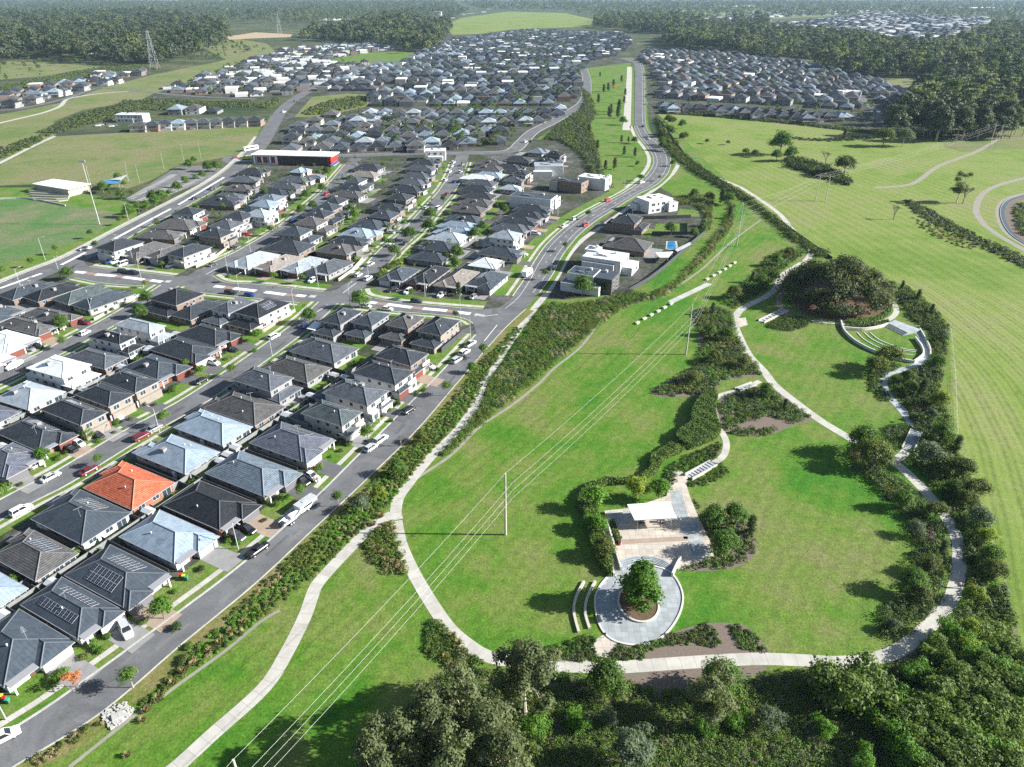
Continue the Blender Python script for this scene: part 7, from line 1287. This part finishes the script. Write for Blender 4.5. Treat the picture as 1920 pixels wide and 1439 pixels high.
Cs = [('ute', 'black', 484, 1031, PK, 'black utility truck parked on the park road, nearest to the boat trailer'), ('hatch', 'silver', 696, 839, PK, 'silver hatchback parked at the kerb behind another silver car'), ('suv', 'silver', 714, 824, PK, 'silver wagon parked at the kerb by a verge tree, ahead of the silver hatchback'), ('suv', 'black', 767, 769, PK, 'black SUV parked at the park road kerb'),
 ('ute', 'white', 583, 893, -35, 'white utility truck on the dark driveway beside a black one'), ('ute', 'black', 565, 902, -35, 'black utility truck on the dark driveway beside a white one'), ('ute', 'dark grey', 682, 794, DR, 'dark utility truck on the driveway of the grey green two-storey house'), ('sedan', 'black', 708, 774, DR, 'black sedan on the pale driveway below the black kerbside SUV'),
 ('suv', 'silver', 236, 1181, -50, 'silver SUV on the driveway of the solar roofed charcoal house'), ('suv', 'white', 6, 1382, 40, 'white SUV at the lower left edge of the park road'), ('sedan', 'black', 463, 992, DR, 'black sedan on the driveway of the near black roofed house'), ('suv', 'dark grey', 443, 1006, DR, 'dark SUV beside the black sedan by the near black roof'),
 ('suv', 'white', 871, 661, PK, 'white SUV parked behind a silver utility truck near the corner'), ('suv', 'silver', 857, 675, PK, 'silver SUV parked last of three near the corner'), ('ute', 'silver', 882, 645, PK, 'silver utility truck parked first of three near the corner'), ('suv', 'white', 803, 687, DR, 'white SUV in the drive of the dark two-storey house by the corner'),
 ('suv', 'white', 40, 957, 60, 'white SUV parked at the kerb below the lavender roof'), ('sedan', 'silver', 95, 894, 60, 'silver sedan parked opposite the orange-roofed house'), ('sedan', 'maroon', 167, 882, 60, 'dark red sedan parked beside the orange-roofed house'), ('suv', 'maroon', 265, 819, 60, 'dark red wagon parked at the kerb of the middle street'), ('sedan', 'grey', 289, 803, 60, 'grey sedan half under a street tree ahead of the red wagon'),
 ('hatch', 'black', 183, 816, DR, 'black hatchback on a short drive among hedges'), ('sedan', 'black', 132, 841, DR, 'black sedan beside a white hatchback on the pale drive'), ('hatch', 'white', 147, 831, DR, 'white hatchback beside a black sedan on the pale drive'), ('suv', 'silver', 218, 781, DR, 'silver SUV in front of a balconied two-storey house'), ('suv', 'white', 400, 680, DR, 'white SUV on the tan drive of a red walled house'), ('sedan', 'black', 435, 655, DR, 'black sedan on the drive of the uppermost red walled house'), ('suv', 'white', 514, 631, 62, 'white SUV parked at the kerb near the cross street end'), ('hatch', 'blue', 573, 611, 62, 'dark blue hatchback in the shade near the street corner'), ('sedan', 'black', 378, 714, 62, 'black sedan parked by a small street tree'),
 ('hatch', 'white', 159, 624, 72, 'white hatchback parked on the far-left street'), ('suv', 'maroon', 158, 605, -20, 'dark red SUV in the drive by the far-left street'), ('sedan', 'black', 69, 649, -20, 'black sedan in the drive of the big white roof'), ('sedan', 'grey', 54, 654, -20, 'grey sedan in the drive of the big white roof'), ('hatch', 'white', 4, 678, 70, 'white hatchback at the left edge'), ('suv', 'dark grey', 60, 689, 70, 'dark SUV in the shade of the white two-storey house'),
 ('suv', 'black', 231, 509, -14, 'black SUV parked nose to tail on the cross street, left one'), ('suv', 'black', 251, 512, -14, 'black SUV parked nose to tail on the cross street, right one'), ('suv', 'black', 432, 549, -14, 'black SUV parked below the painted median'), ('hatch', 'blue', 468, 553, -14, 'bright blue hatchback parked below the painted median'), ('sedan', 'white', 725, 579, -14, 'white sedan driving beside the striped median'), ('hatch', 'white', 686, 574, -14, 'white hatchback behind the round corner tree'), ('suv', 'dark grey', 781, 565, -14, 'dark SUV parked above the striped median'),
 ('suv', 'white', 765, 547, 245, 'white SUV in the drive of the near black long roof'), ('ute', 'white', 828, 553, 245, 'white utility truck in the drive of the beige roof'), ('hatch', 'grey', 887, 557, 245, 'grey hatchback in the corner drive by the park road'), ('suv', 'black', 736, 544, 215, 'black SUV at the corner house of the north street'), ('suv', 'white', 586, 526, 245, 'white SUV in the drive of the last west block house'), ('suv', 'blue', 206, 491, 245, 'blue SUV leftmost of three in one drive'), ('suv', 'white', 216, 491, 245, 'white SUV in the middle of three in one drive'), ('van', 'white', 230, 496, 245, 'white van rightmost of three in one drive'), ('suv', 'white', 320, 498, 245, 'white SUV in the drive beside the white two-storey corner house'),
 ('sedan', 'dark grey', 399, 496, 60, 'dark sedan parked near the start of the school street'), ('sedan', 'black', 438, 465, 64, 'black sedan parked halfway along a pillared fence'), ('hatch', 'red', 462, 440, -20, 'bright red hatchback in a drive of the school street'), ('suv', 'black', 528, 394, -20, 'black SUV in a drive of the upper school street'), ('suv', 'blue', 550, 413, 66, 'blue SUV parked at the kerb of the school street'), ('sedan', 'red', 612, 364, 70, 'red sedan parked near the red school'),
 ('suv', 'white', 694, 496, 68, 'white SUV parked by the grass corner of the north street'), ('hatch', 'white', 672, 516, 68, 'white hatchback parked left at the north street mouth'), ('suv', 'white', 690, 522, 68, 'white SUV parked right at the north street mouth'), ('hatch', 'white', 733, 460, 68, 'white hatchback beside a dark drive on the north street'), ('sedan', 'dark grey', 761, 456, 68, 'dark sedan opposite the white hatchback'), ('sedan', 'silver', 732, 436, 160, 'silver sedan in a drive with a lime shrub'), ('sedan', 'black', 764, 430, 68, 'black sedan parked beside a round lime tree'), ('hatch', 'white', 799, 390, 70, 'white hatchback on the upper left kerb of the north street'), ('van', 'white', 822, 391, 70, 'white van parked opposite the white hatchback'), ('sedan', 'maroon', 838, 364, 72, 'dark red sedan farther up the north street'), ('suv', 'white', 835, 338, 74, 'white SUV on the left kerb before the white box house'), ('suv', 'white', 843, 322, 74, 'white SUV in the middle of three by the white box house'), ('hatch', 'white', 847, 312, 74, 'white hatchback farther of the pair by the white box house'), ('suv', 'white', 863, 323, 74, 'white SUV on the right kerb across from the white box house'), ('sedan', 'silver', 867, 309, 74, 'silver sedan farthest on the right kerb of the north street'), ('suv', 'blue', 852, 341, 74, 'blue SUV parked in the shade of the right kerb'), ('suv', 'white', 850, 305, 74, 'white SUV last on the left before the upper street'),
 ('suv', 'red', 1140, 376, 38, 'red SUV turning into a drive at the top of the curve'), ('suv', 'white', 1078, 410, 48, 'white SUV in a drive beside the curving road'), ('sedan', 'white', 1058, 424, 48, 'white sedan parked on the verge of the curving road'), ('suv', 'red', 1098, 422, 45, 'red SUV driving on the curving road'), ('suv', 'white', 1004, 438, -20, 'white SUV in a drive of the curved west column'), ('suv', 'white', 980, 477, -20, 'white SUV on the footpath drive nearest the caravan'), ('suv', 'black', 1205, 237, 88, 'black SUV driving up the straight far road'), ('sedan', 'white', 1216, 260, 100, 'white sedan entering the far bend'), ('suv', 'white', 1203, 342, 40, 'white SUV leaving the far bend'), ('suv', 'black', 1033, 503, 62, 'black SUV in the tree shade on the curving road'), ('hatch', 'red', 442, 296, 40, 'red hatchback entering the roundabout'), ('sedan', 'dark grey', 399, 353, 60, 'dark sedan on the oval road beside the car park'), ('sedan', 'black', 365, 372, 60, 'black sedan on the oval road below the car park'), ('ute', 'white', 160, 466, 50, 'white utility truck on the oval road by the junction'), ('suv', 'white', 532, 210, 60, 'white SUV far along the oval road'), ('suv', 'dark grey', 555, 190, 50, 'dark SUV beyond the white one on the oval road'), ('suv', 'white', 985, 266, 60, 'white SUV on the bend of the upper street'), ('sedan', 'blue', 1045, 220, 30, 'blue sedan along the upper street'), ('sedan', 'black', 995, 265, 80, 'black sedan in the bend of the upper street')]
for c_ in Cs: car(*c_)
for i, x in enumerate((184, 190, 197, 209, 215)): car(['suv', 'sedan', 'hatch'][i % 3], ['white', 'silver', 'black', 'white', 'grey'][i], x, [236, 234, 233, 237, 235][i], 20, '%s car parked in the lot left of the white modern house' % ['white long', 'silver low', 'black', 'second white', 'grey'][i])
for i in range(6): y = 197 - i * 14; car(['suv', 'sedan', 'hatch'][i % 3], ['white', 'dark grey', 'silver'][i % 3], 1212 - i * .8, y - 2, 88, '%s car %s in the line of drives on the right of the far road' % (['white', 'dark', 'silver'][i % 3], nth(i)))
e = empty('bus', G(470, 279, 1.2), R(52)); e.location.z = .03; mb = MB(); loft(mb, [[(x, w_, .35), (x, w_, 2.7), (x, w_ * .86, 3.05), (x, -w_ * .86, 3.05), (x, -w_, 2.7), (x, -w_, .35)] for x, w_ in ((-6, 1.15), (-5.8, 1.25), (5.7, 1.25), (6, 1.1))]); mb.build('body', M['white'], e)
mb = MB(); mb.box(-5.2, 5.0, -1.27, 1.27, 1.5, 2.45); mb.box(5.0, 6.03, -1.0, 1.0, 1.4, 2.6); mb.build('windows', M['carglass'], e); wheels_ = [(x, y) for x in (-3.6, 3.6) for y in (-1.1, 1.1)]
for x, y in wheels_: inst('wheel', WH, e, (x, y, .42), (0, 0, 0), 1.3)
tag(e, 'white bus driving out of the roundabout beside the vacant lot', 'bus')
# boat and camper trailers, caravan, covered boat
def wheels(e, xs, y, r=.3):
    for x in xs:
        for s in (-1, 1): inst('wheel', WH, e, (x, s * y, r))
e = empty('boat_trailer', G(546, 975, .5), R(PK)); e.location.z = .03; mb = MB(); S = []
for x, w_, zb, zt in ((-2.7, .95, .55, 1.25), (-1, 1.1, .5, 1.3), (.8, 1.0, .52, 1.4), (2.0, .6, .65, 1.5), (2.9, .06, .95, 1.62)): S.append([(x, w_, zt), (x, w_ * .75, zb + .1), (x, .02, zb), (x, -w_ * .75, zb + .1), (x, -w_, zt), (x, -w_ * .8, zt - .05), (x, 0, zt - .35), (x, w_ * .8, zt - .05)])
loft(mb, S); mb.build('hull', M['white'], e); mb = MB(); mb.box(-.4, .3, -.55, .55, 1.2, 1.75); mb.build('console', M['alu'], e); mb = MB(); mb.box(-2.6, -1.9, -.6, .6, 1.0, 1.35); mb.build('seat', M['dark'], e)
mb = MB(); mb.box(-3.1, -2.75, -.2, .2, .6, 1.7); mb.build('outboard_motor', M['black'], e); mb = MB(); mb.tube((-2.6, -.5, .48), (2.6, -.2, .48), .05, n=5); mb.tube((-2.6, .5, .48), (2.6, .2, .48), .05, n=5); mb.tube((2.4, 0, .48), (4.1, 0, .5), .05, n=5); mb.build('trailer_frame', M['steel'], e); wheels(e, (-.9, -.2), 1.0); tag(e, 'white open motor boat on a trailer parked at the kerb', 'boat')
e = empty('camper_trailer', G(574, 946, 1.0), R(PK)); e.location.z = .03; mb = MB(); mb.prism([(-2.6, -1.1), (2.4, -1.1), (2.7, -.8), (2.7, .8), (2.4, 1.1), (-2.6, 1.1)], .5, 2.05); mb.build('body', M['white'], e); mb = MB(); mb.box(-2.7, 2.6, -1.15, 1.15, 2.06, 2.16, bottom=True); mb.box(-1, .2, -.5, .5, 2.16, 2.26); mb.build('roof', M['alu'], e)
for s in (-1, 1): mb = MB(); mb.box(-1.6, .9, s * 1.11 - .02, s * 1.11 + .02, 1.25, 1.75); mb.build('window', M['carglass'], e)
mb = MB(); mb.tube((2.6, 0, .5), (4.0, 0, .5), .06, n=5); mb.build('drawbar', M['dark'], e); wheels(e, (-.4,), 1.05); tag(e, 'white pop-top camper trailer parked behind the boat', 'caravan')
e = empty('caravan', G(989, 512, 1.2), R(64)); e.location.z = .03; mb = MB(); S = [[(x, w_, .5), (x, w_, zt - .3), (x, w_ * .85, zt), (x, -w_ * .85, zt), (x, -w_, zt - .3), (x, -w_, .5)] for x, w_, zt in ((-3.2, 1.1, 2.3), (-3.0, 1.2, 2.65), (2.6, 1.2, 2.65), (3.1, 1.1, 1.9))]; loft(mb, S); mb.build('body', M['white'], e)
mb = MB(); mb.box(-1.4, .6, -1.23, 1.23, 1.4, 2.0); mb.build('window', M['carglass'], e); mb = MB(); mb.tube((3, 0, .5), (4.3, 0, .5), .06, n=5); mb.build('drawbar', M['dark'], e); wheels(e, (-.4, .4), 1.1); tag(e, 'white caravan parked on the verge of the curving park road', 'caravan')
e = empty('covered_boat', G(27, 685, .8), R(72)); e.location.z = .03; mb = MB(); loft(mb, [[(x, w_, .5), (x, w_ * .9, z_ * .75), (x, 0, z_), (x, -w_ * .9, z_ * .75), (x, -w_, .5)] for x, w_, z_ in ((-3, .8, 1.2), (-1.6, 1.15, 1.9), (.6, 1.1, 2.1), (2.2, .7, 1.6), (3.1, .1, 1.2))]); mb.build('cover', M['white'], e); wheels(e, (-.6,), 1.0); tag(e, 'boat on a trailer under a pale fitted cover by the far-left street', 'boat')
# wheelie bins
for x, y, lids in ((424, 1008, [(.02, .3, .1), (.7, .35, .02), (.5, .02, .02)]), (340, 1084, [(.5, .02, .02), (.75, .5, .02), (.03, .3, .18)]), (239, 1143, [(.75, .5, .02), (.02, .3, .1)]), (5, 1312, [(.75, .5, .02), (.5, .02, .02), (.03, .35, .22)]), (590, 880, [(.7, .35, .02)]), (730, 748, [(.5, .02, .02), (.75, .5, .02)])):
    for k, lc in enumerate(lids):
        g = G2(x, y) + Vector((.75 * k, -.35 * k)); e = bin_(x, y, (.06, .16, .09), lc, '%s-lidded green wheelie bin beside %s' % ({.5: 'red', .75: 'yellow', .7: 'orange'}.get(lc[0], 'green'), {424: 'the dark driveway cars', 340: 'the tan driveway', 239: 'the solar roofed garage', 5: 'the lower left driveway', 590: 'the pair of utility trucks', 730: 'the red garage door'}[x]), .06); e.location.x, e.location.y = g
# street lights
def lamp(x, y, h, side, label, group='street lights'):
    e = empty('street_light', G(x, y)); mb = MB(); mb.tube((0, 0, 0), (0, 0, h), .11, .07, 8); mb.build('pole', M['steel'], e)
    s = Vector((math.cos(R(side)), math.sin(R(side)))); mb = MB(); mb.tube((0, 0, h), (s.x * 1.8, s.y * 1.8, h + .35), .05, .04, 5); mb.build('arm', M['steel'], e); mb = MB(); mb.obox((s.x * 2.1, s.y * 2.1), R(side), .42, .14, h + .3, h + .42, bottom=True); mb.build('lamp_head', M['alu'], e); return tag(e, label, 'street light', group)
for x, y, h, sd_, lb in [(85, 488, 10, 20, 'beside the oval, its arm over the turf'), (115, 524, 10, -30, 'at the left end of the striped cross street'), (38, 536, 7, 60, 'on the oval road near the left edge'), (270, 541, 10, 60, 'at the foot of the far-left street'), (174, 593, 7, -30, 'above the long pillared fence'), (251, 495, 7, -60, 'before the row of four by the oval road'), (241, 413, 9, -40, 'among trees beside the oval road'), (428, 513, 8, 60, 'at the left school street corner'), (470, 473, 7, 160, 'halfway along the lower school street'), (449, 548, 7, 60, 'right of the blue hatchback'), (597, 538, 9, -60, 'before the last house of the west block'), (657, 576, 9, 60, 'on the corner by the round dark tree'), (691, 522, 7, 160, 'at the mouth of the north street'), (797, 557, 10, -60, 'between the near black and beige roofs'), (864, 612, 11, 80, 'on the corner roof of the four two-storey houses'), (553, 586, 9, 60, 'at the corner with the solar roofed houses'), (511, 670, 7, -30, 'halfway up the middle street'), (882, 638, 9, -30, 'behind the silver utility truck'), (300, 812, 7.5, 150, 'beside the grey sedan on the middle street'), (447, 1030, 7.5, -30, 'in front of the pale blue roof by the park road'), (713, 794, 8, -30, 'between two driveways of the two-storey houses'), (12, 1350, 7, -30, 'at the lower left corner lawn'), (447, 407, 8, 40, 'left of the red hatchback drive'), (1046, 405, 8, -30, 'on the verge of the curving road'), (1170, 365, 9, -40, 'at the top of the curving road')]: lamp(x, y, h, sd_, 'grey street light pole ' + lb)
# sports light masts, pylons
def mast(x, y, h, label):
    e = empty('light_mast', G(x, y)); mb = MB(); mb.tube((0, 0, 0), (0, 0, h), .008 * h, .005 * h, 8); mb.build('pole', M['steel'], e); k_ = h / 31; mb = MB(); mb.box(-1.6 * k_, 1.6 * k_, -.15, .15, h, h + .9 * k_, bottom=True); mb.build('floodlights', M['alu'], e); return tag(e, label, 'light mast', 'floodlight masts')
mast(187, 421, 31, 'tall floodlight mast standing on the oval turf'); mast(172, 352, 12, 'floodlight mast behind the sports pavilion roof')
for i, (x, y) in enumerate([(308, 318), (345, 303), (377, 297), (262, 343), (242, 340)]): mast(x, y, 11, 'thin light pole on the far edge of the car park, %s from the right' % nth([2, 1, 0, 3, 4][i]))
def pylon(x, y, h, label):
    e = empty('pylon', G(x, y)); mb = MB(); b = 5.5
    L = [(b * (1 - t) + .9 * t, h * t) for t in (0, .25, .45, .6, .75, 1)]
    for (r0, z0), (r1, z1) in zip(L, L[1:]):
        c0 = [(-r0, -r0), (r0, -r0), (r0, r0), (-r0, r0)]; c1 = [(-r1, -r1), (r1, -r1), (r1, r1), (-r1, r1)]
        for k in range(4):
            n = (k + 1) % 4; mb.tube((*c0[k], z0), (*c1[k], z1), .15, n=4); mb.tube((*c0[k], z0), (*c1[n], z1), .09, n=4); mb.tube((*c0[n], z0), (*c1[k], z1), .09, n=4); mb.tube((*c1[k], z1), (*c1[n], z1), .09, n=4)
    mb.build('lattice', M['steel'], e)
    for z, w_ in ((h * .62, 8), (h * .8, 7), (h * .97, 6)):
        mb = MB(); mb.tube((-w_, 0, z), (w_, 0, z), .2, n=4); mb.tube((-w_, 0, z), (0, 0, z + 1.5), .12, n=4); mb.tube((w_, 0, z), (0, 0, z + 1.5), .12, n=4); mb.build('cross_arm', M['steel'], e)
    tag(e, label, 'pylon')
pylon(291, 130, 52, 'lattice transmission pylon before the left forest'); pylon(525, 66, 50, 'lattice transmission pylon by the bare earth')
# timber transmission poles and their conductors
poles = [G(390, 1560), G(948, 1003), G(1286, 665), G(1381, 462)]; PH = [16.6, 16.6, 17.6, 20.5]
poles[0] = G(437, 1425, 16.6); poles[0].z = 0
PL = ['whose head just shows at the bottom edge', 'in the middle of the power line lawn', 'beside the western garden beds', 'uppermost on the power line lawn']
hp = [G(1529, 376), G(1547, 378)]; far = [G(1855, 276), G(1868, 278)]
line = poles + [(hp[0] + hp[1]) / 2, (far[0] + far[1]) / 2]; hts = PH + [15, 17]
dirs = [(line[min(i + 1, 5)] - line[max(i - 1, 0)]).to_2d().normalized() for i in range(6)]
att = []
for i, (p, h) in enumerate(zip(line, hts)):
    n = Vector((dirs[i].y, -dirs[i].x)); a = [(p.x, p.y, h)]
    if i < 4:
        e = empty('power_pole', p); mb = MB(); mb.tube((0, 0, 0), (0, 0, h), .27, .17, 10); mb.build('pole', M['timber'], e)
        for f in (.86, .74, .62):
            mb = MB(); z = h * f; q = n * 1.9; mb.tube((0, 0, z), (q.x, q.y, z + .25), .06, .045, 6); mb.tube((0, 0, z - .8), (q.x * .55, q.y * .55, z + .1), .04, n=5); b_ = mb.build('bracket', M['steel'], e)
            mb = MB(); mb.tube((q.x, q.y, z + .25), (q.x, q.y, z + .75), .09, .06, 7); mb.build('insulator', M['dark'], b_); a.append((p.x + q.x, p.y + q.y, z + .75))
        tag(e, 'pale timber power pole with three side brackets, ' + PL[i], 'power pole', 'poles of the park power line')
    else:
        pr = hp if i == 4 else far
        for k, q in enumerate(pr): mb = MB(); mb.tube((0, 0, 0), (0, 0, h), .25, .16, 8); e = empty('power_pole', q); mb.build('pole', M['timber'], e); tag(e, '%s timber pole of the twin pole frame %s' % (('left', 'right')[k], 'by the field hedge' if i == 4 else 'at the far end of the dirt track'), 'power pole', 'twin pole frames')
        mb = MB(); u = (pr[1] - pr[0]).normalized(); mb.tube(pr[0] - u * 2.5 + Vector((0, 0, h - 1.2)), pr[1] + u * 2.5 + Vector((0, 0, h - 1.2)), .12, n=5); tag(mb.build('cross_beam', M['timber'], None), 'cross beam tying the twin poles %s' % ('by the field hedge' if i == 4 else 'at the far end of the dirt track'), 'cross beam')
        for t in (-2.3, 2, 5.5): v = pr[0] + u * t; a.append((v.x, v.y, h - 1.2))
    att.append(a)
for k in range(4):
    mb = MB(); ext = Vector(att[0][k]) + (Vector(att[0][k]) - Vector(att[1][k])) * .9; P = [ext] + [Vector(a[k]) for a in att]
    for a, b in zip(P, P[1:]):
        L = (b - a).length; n = 14; sag = min(2.2, L * .012); pts = [a.lerp(b, t / n) - Vector((0, 0, 4 * sag * (t / n) * (1 - t / n))) for t in range(n + 1)]
        for u, v in zip(pts, pts[1:]): mb.tube(u, v, .02, n=4, cap=False)
    tag(mb.build('power_cable', M['wire']), ['topmost bare cable running from pole top to pole top', 'cable on the highest side brackets of the park poles', 'cable on the middle side brackets of the park poles', 'cable on the lowest side brackets of the park poles'][k], 'cable', 'cables of the park power line')
# bollards, signs, bench, people
for i, (x, y) in enumerate([(1386, 643), (1395, 658), (1408, 676)]):
    mb = MB(); mb.tube((0, 0, 0), (0, 0, 1.0), .09, n=8); mb.tube((0, 0, 1.0), (0, 0, 1.08), .11, n=8); tag(mb.build('bollard', M['dark'], None, loc=G(x, y)), 'dark path bollard below the path landing, %s from the top' % nth(i), 'bollard', 'bollards along the main path')
e = empty('park_sign', G(1132, 1196)); mb = MB(); mb.tube((0, 0, 0), (0, 0, 1.1), .05, n=6); mb.build('post', M['dark'], e); mb = MB(); mb.box(-.35, .35, -.03, .03, .8, 1.3); mb.build('panel', M['black'], e); tag(e, 'small dark sign on the link path corner by the plaza', 'sign')
e = empty('park_bench', G(1124, 1163), R(98)); mb = MB(); mb.box(-.9, .9, -.25, .25, .42, .48); mb.build('seat', M['dark'], e); mb = MB(); mb.box(-.9, .9, .22, .28, .5, .95); mb.build('backrest', M['dark'], e)
for s in (-.7, .7): mb = MB(); mb.box(s - .05, s + .05, -.22, .22, 0, .42); mb.build('leg', M['steel'], e)
tag(e, 'dark bench on the left rim of the slate plaza', 'bench')
def person(x, y, rz, top, pants, label, step=.3, z=.04):
    e = empty('person', G(x, y, 0), rz); e.location.z = z
    J = {'pel': (0, 0, .95), 'chest': (0, 0, 1.3), 'neck': (0, 0, 1.47), 'head': (.02, 0, 1.63), 'crown': (.02, 0, 1.72)}
    V = []; Ed = []; Rd = []
    def add(p, r, par=None):
        V.append(p); Rd.append(r)
        if par is not None: Ed.append((par, len(V) - 1))
        return len(V) - 1
    pel = add(J['pel'], .15); ch = add(J['chest'], .17, pel); nk = add(J['neck'], .07, ch); hd = add(J['head'], .105, nk); add(J['crown'], .08, hd)
    for s in (-1, 1):
        a = add((s * step * .2, s * .10, .88), .10, pel); k = add((s * step * .6, s * .11, .48), .07, a); f = add((s * step, s * .11, .07), .05, k); add((s * step + .16, s * .12, .04), .04, f)
        sh = add((0, s * .2, 1.38), .07, ch); el = add((-s * step * .35, s * .26, 1.1), .05, sh); hn = add((-s * step * .2 + .1, s * .25, .86), .04, el); add((-s * step * .2 + .16, s * .25, .78), .03, hn)
    me = bpy.data.meshes.new("person_body"); me.from_pydata(V, Ed, []); me.materials.append(plain("skin_tone", (.45, .28, .2), .6)); me.materials.append(M['ocol'])
    o = inst('body', me, e); bpy.context.view_layer.objects.active = o; sk = o.modifiers.new("skin", 'SKIN')
    for i, r_ in enumerate(Rd): me.skin_vertices[0].data[i].radius = (r_, r_)
    me.skin_vertices[0].data[0].use_root = True
    su = o.modifiers.new("smooth", 'SUBSURF'); su.levels = 1; su.render_levels = 2
    mb = MB(); P = [(.19 * math.cos(t * .785), .235 * math.sin(t * .785)) for t in range(8)]; mb.prism([(p[0], p[1]) for p in P], .98, 1.42); mb.build('shirt', M['ocol'], e, True, top)
    mb = MB(); mb.prism([(p[0] * .95, p[1] * .85) for p in P], .80, .99)
    for s in (-1, 1): mb.tube((s * step * .2, s * .10, .88), (s * step * .6, s * .11, .46), .12, .095, 8)
    mb.build('shorts', M['ocol'], e, True, pants); mb = MB(); mb.tube((-.0, 0, 1.66), (-.01, 0, 1.78), .125, .07, 8); mb.build('hair', M['black'], e, True); return tag(e, label, 'person')
person(1797, 1103, 1.9, (.7, .7, .68), (.03, .03, .05), 'walker in a pale top and dark shorts on the eastern loop path')
person(590, 906, -.6, (.5, .1, .1), (.05, .05, .07), 'person in a red top standing behind the black utility truck', .08, .09)
person(596, 905, 2.4, (.1, .1, .12), (.3, .28, .22), 'person in a dark top standing at the driveway edge', .08, .09)
# ------------------------------------------------------------------ haze
mb = MB(); mb.box(-9000, 9000, -300, 16000, -1.2, 160, bottom=True); hz = mb.build('haze', M['white']); hz.data.materials.clear()
hm = bpy.data.materials.new("haze_air"); hm.use_nodes = True; ht = hm.node_tree; ht.nodes.clear(); ho = ht.nodes.new("ShaderNodeOutputMaterial"); hv = ht.nodes.new("ShaderNodeVolumePrincipled")
hv.inputs["Color"].default_value = (.55, .78, 1, 1); hv.inputs["Density"].default_value = 4.2e-5; hv.inputs["Anisotropy"].default_value = .1; ht.links.new(hv.outputs[0], ho.inputs["Volume"]); hz.data.materials.append(hm)
print("HOUSES", sum(1 for o in SC.objects if o.get("category") == "house"), "TREES", sum(1 for o in SC.objects if o.get("category") == "tree"))
tag(hz, 'thin pale blue air haze over the whole landscape', 'haze', None, 'stuff')
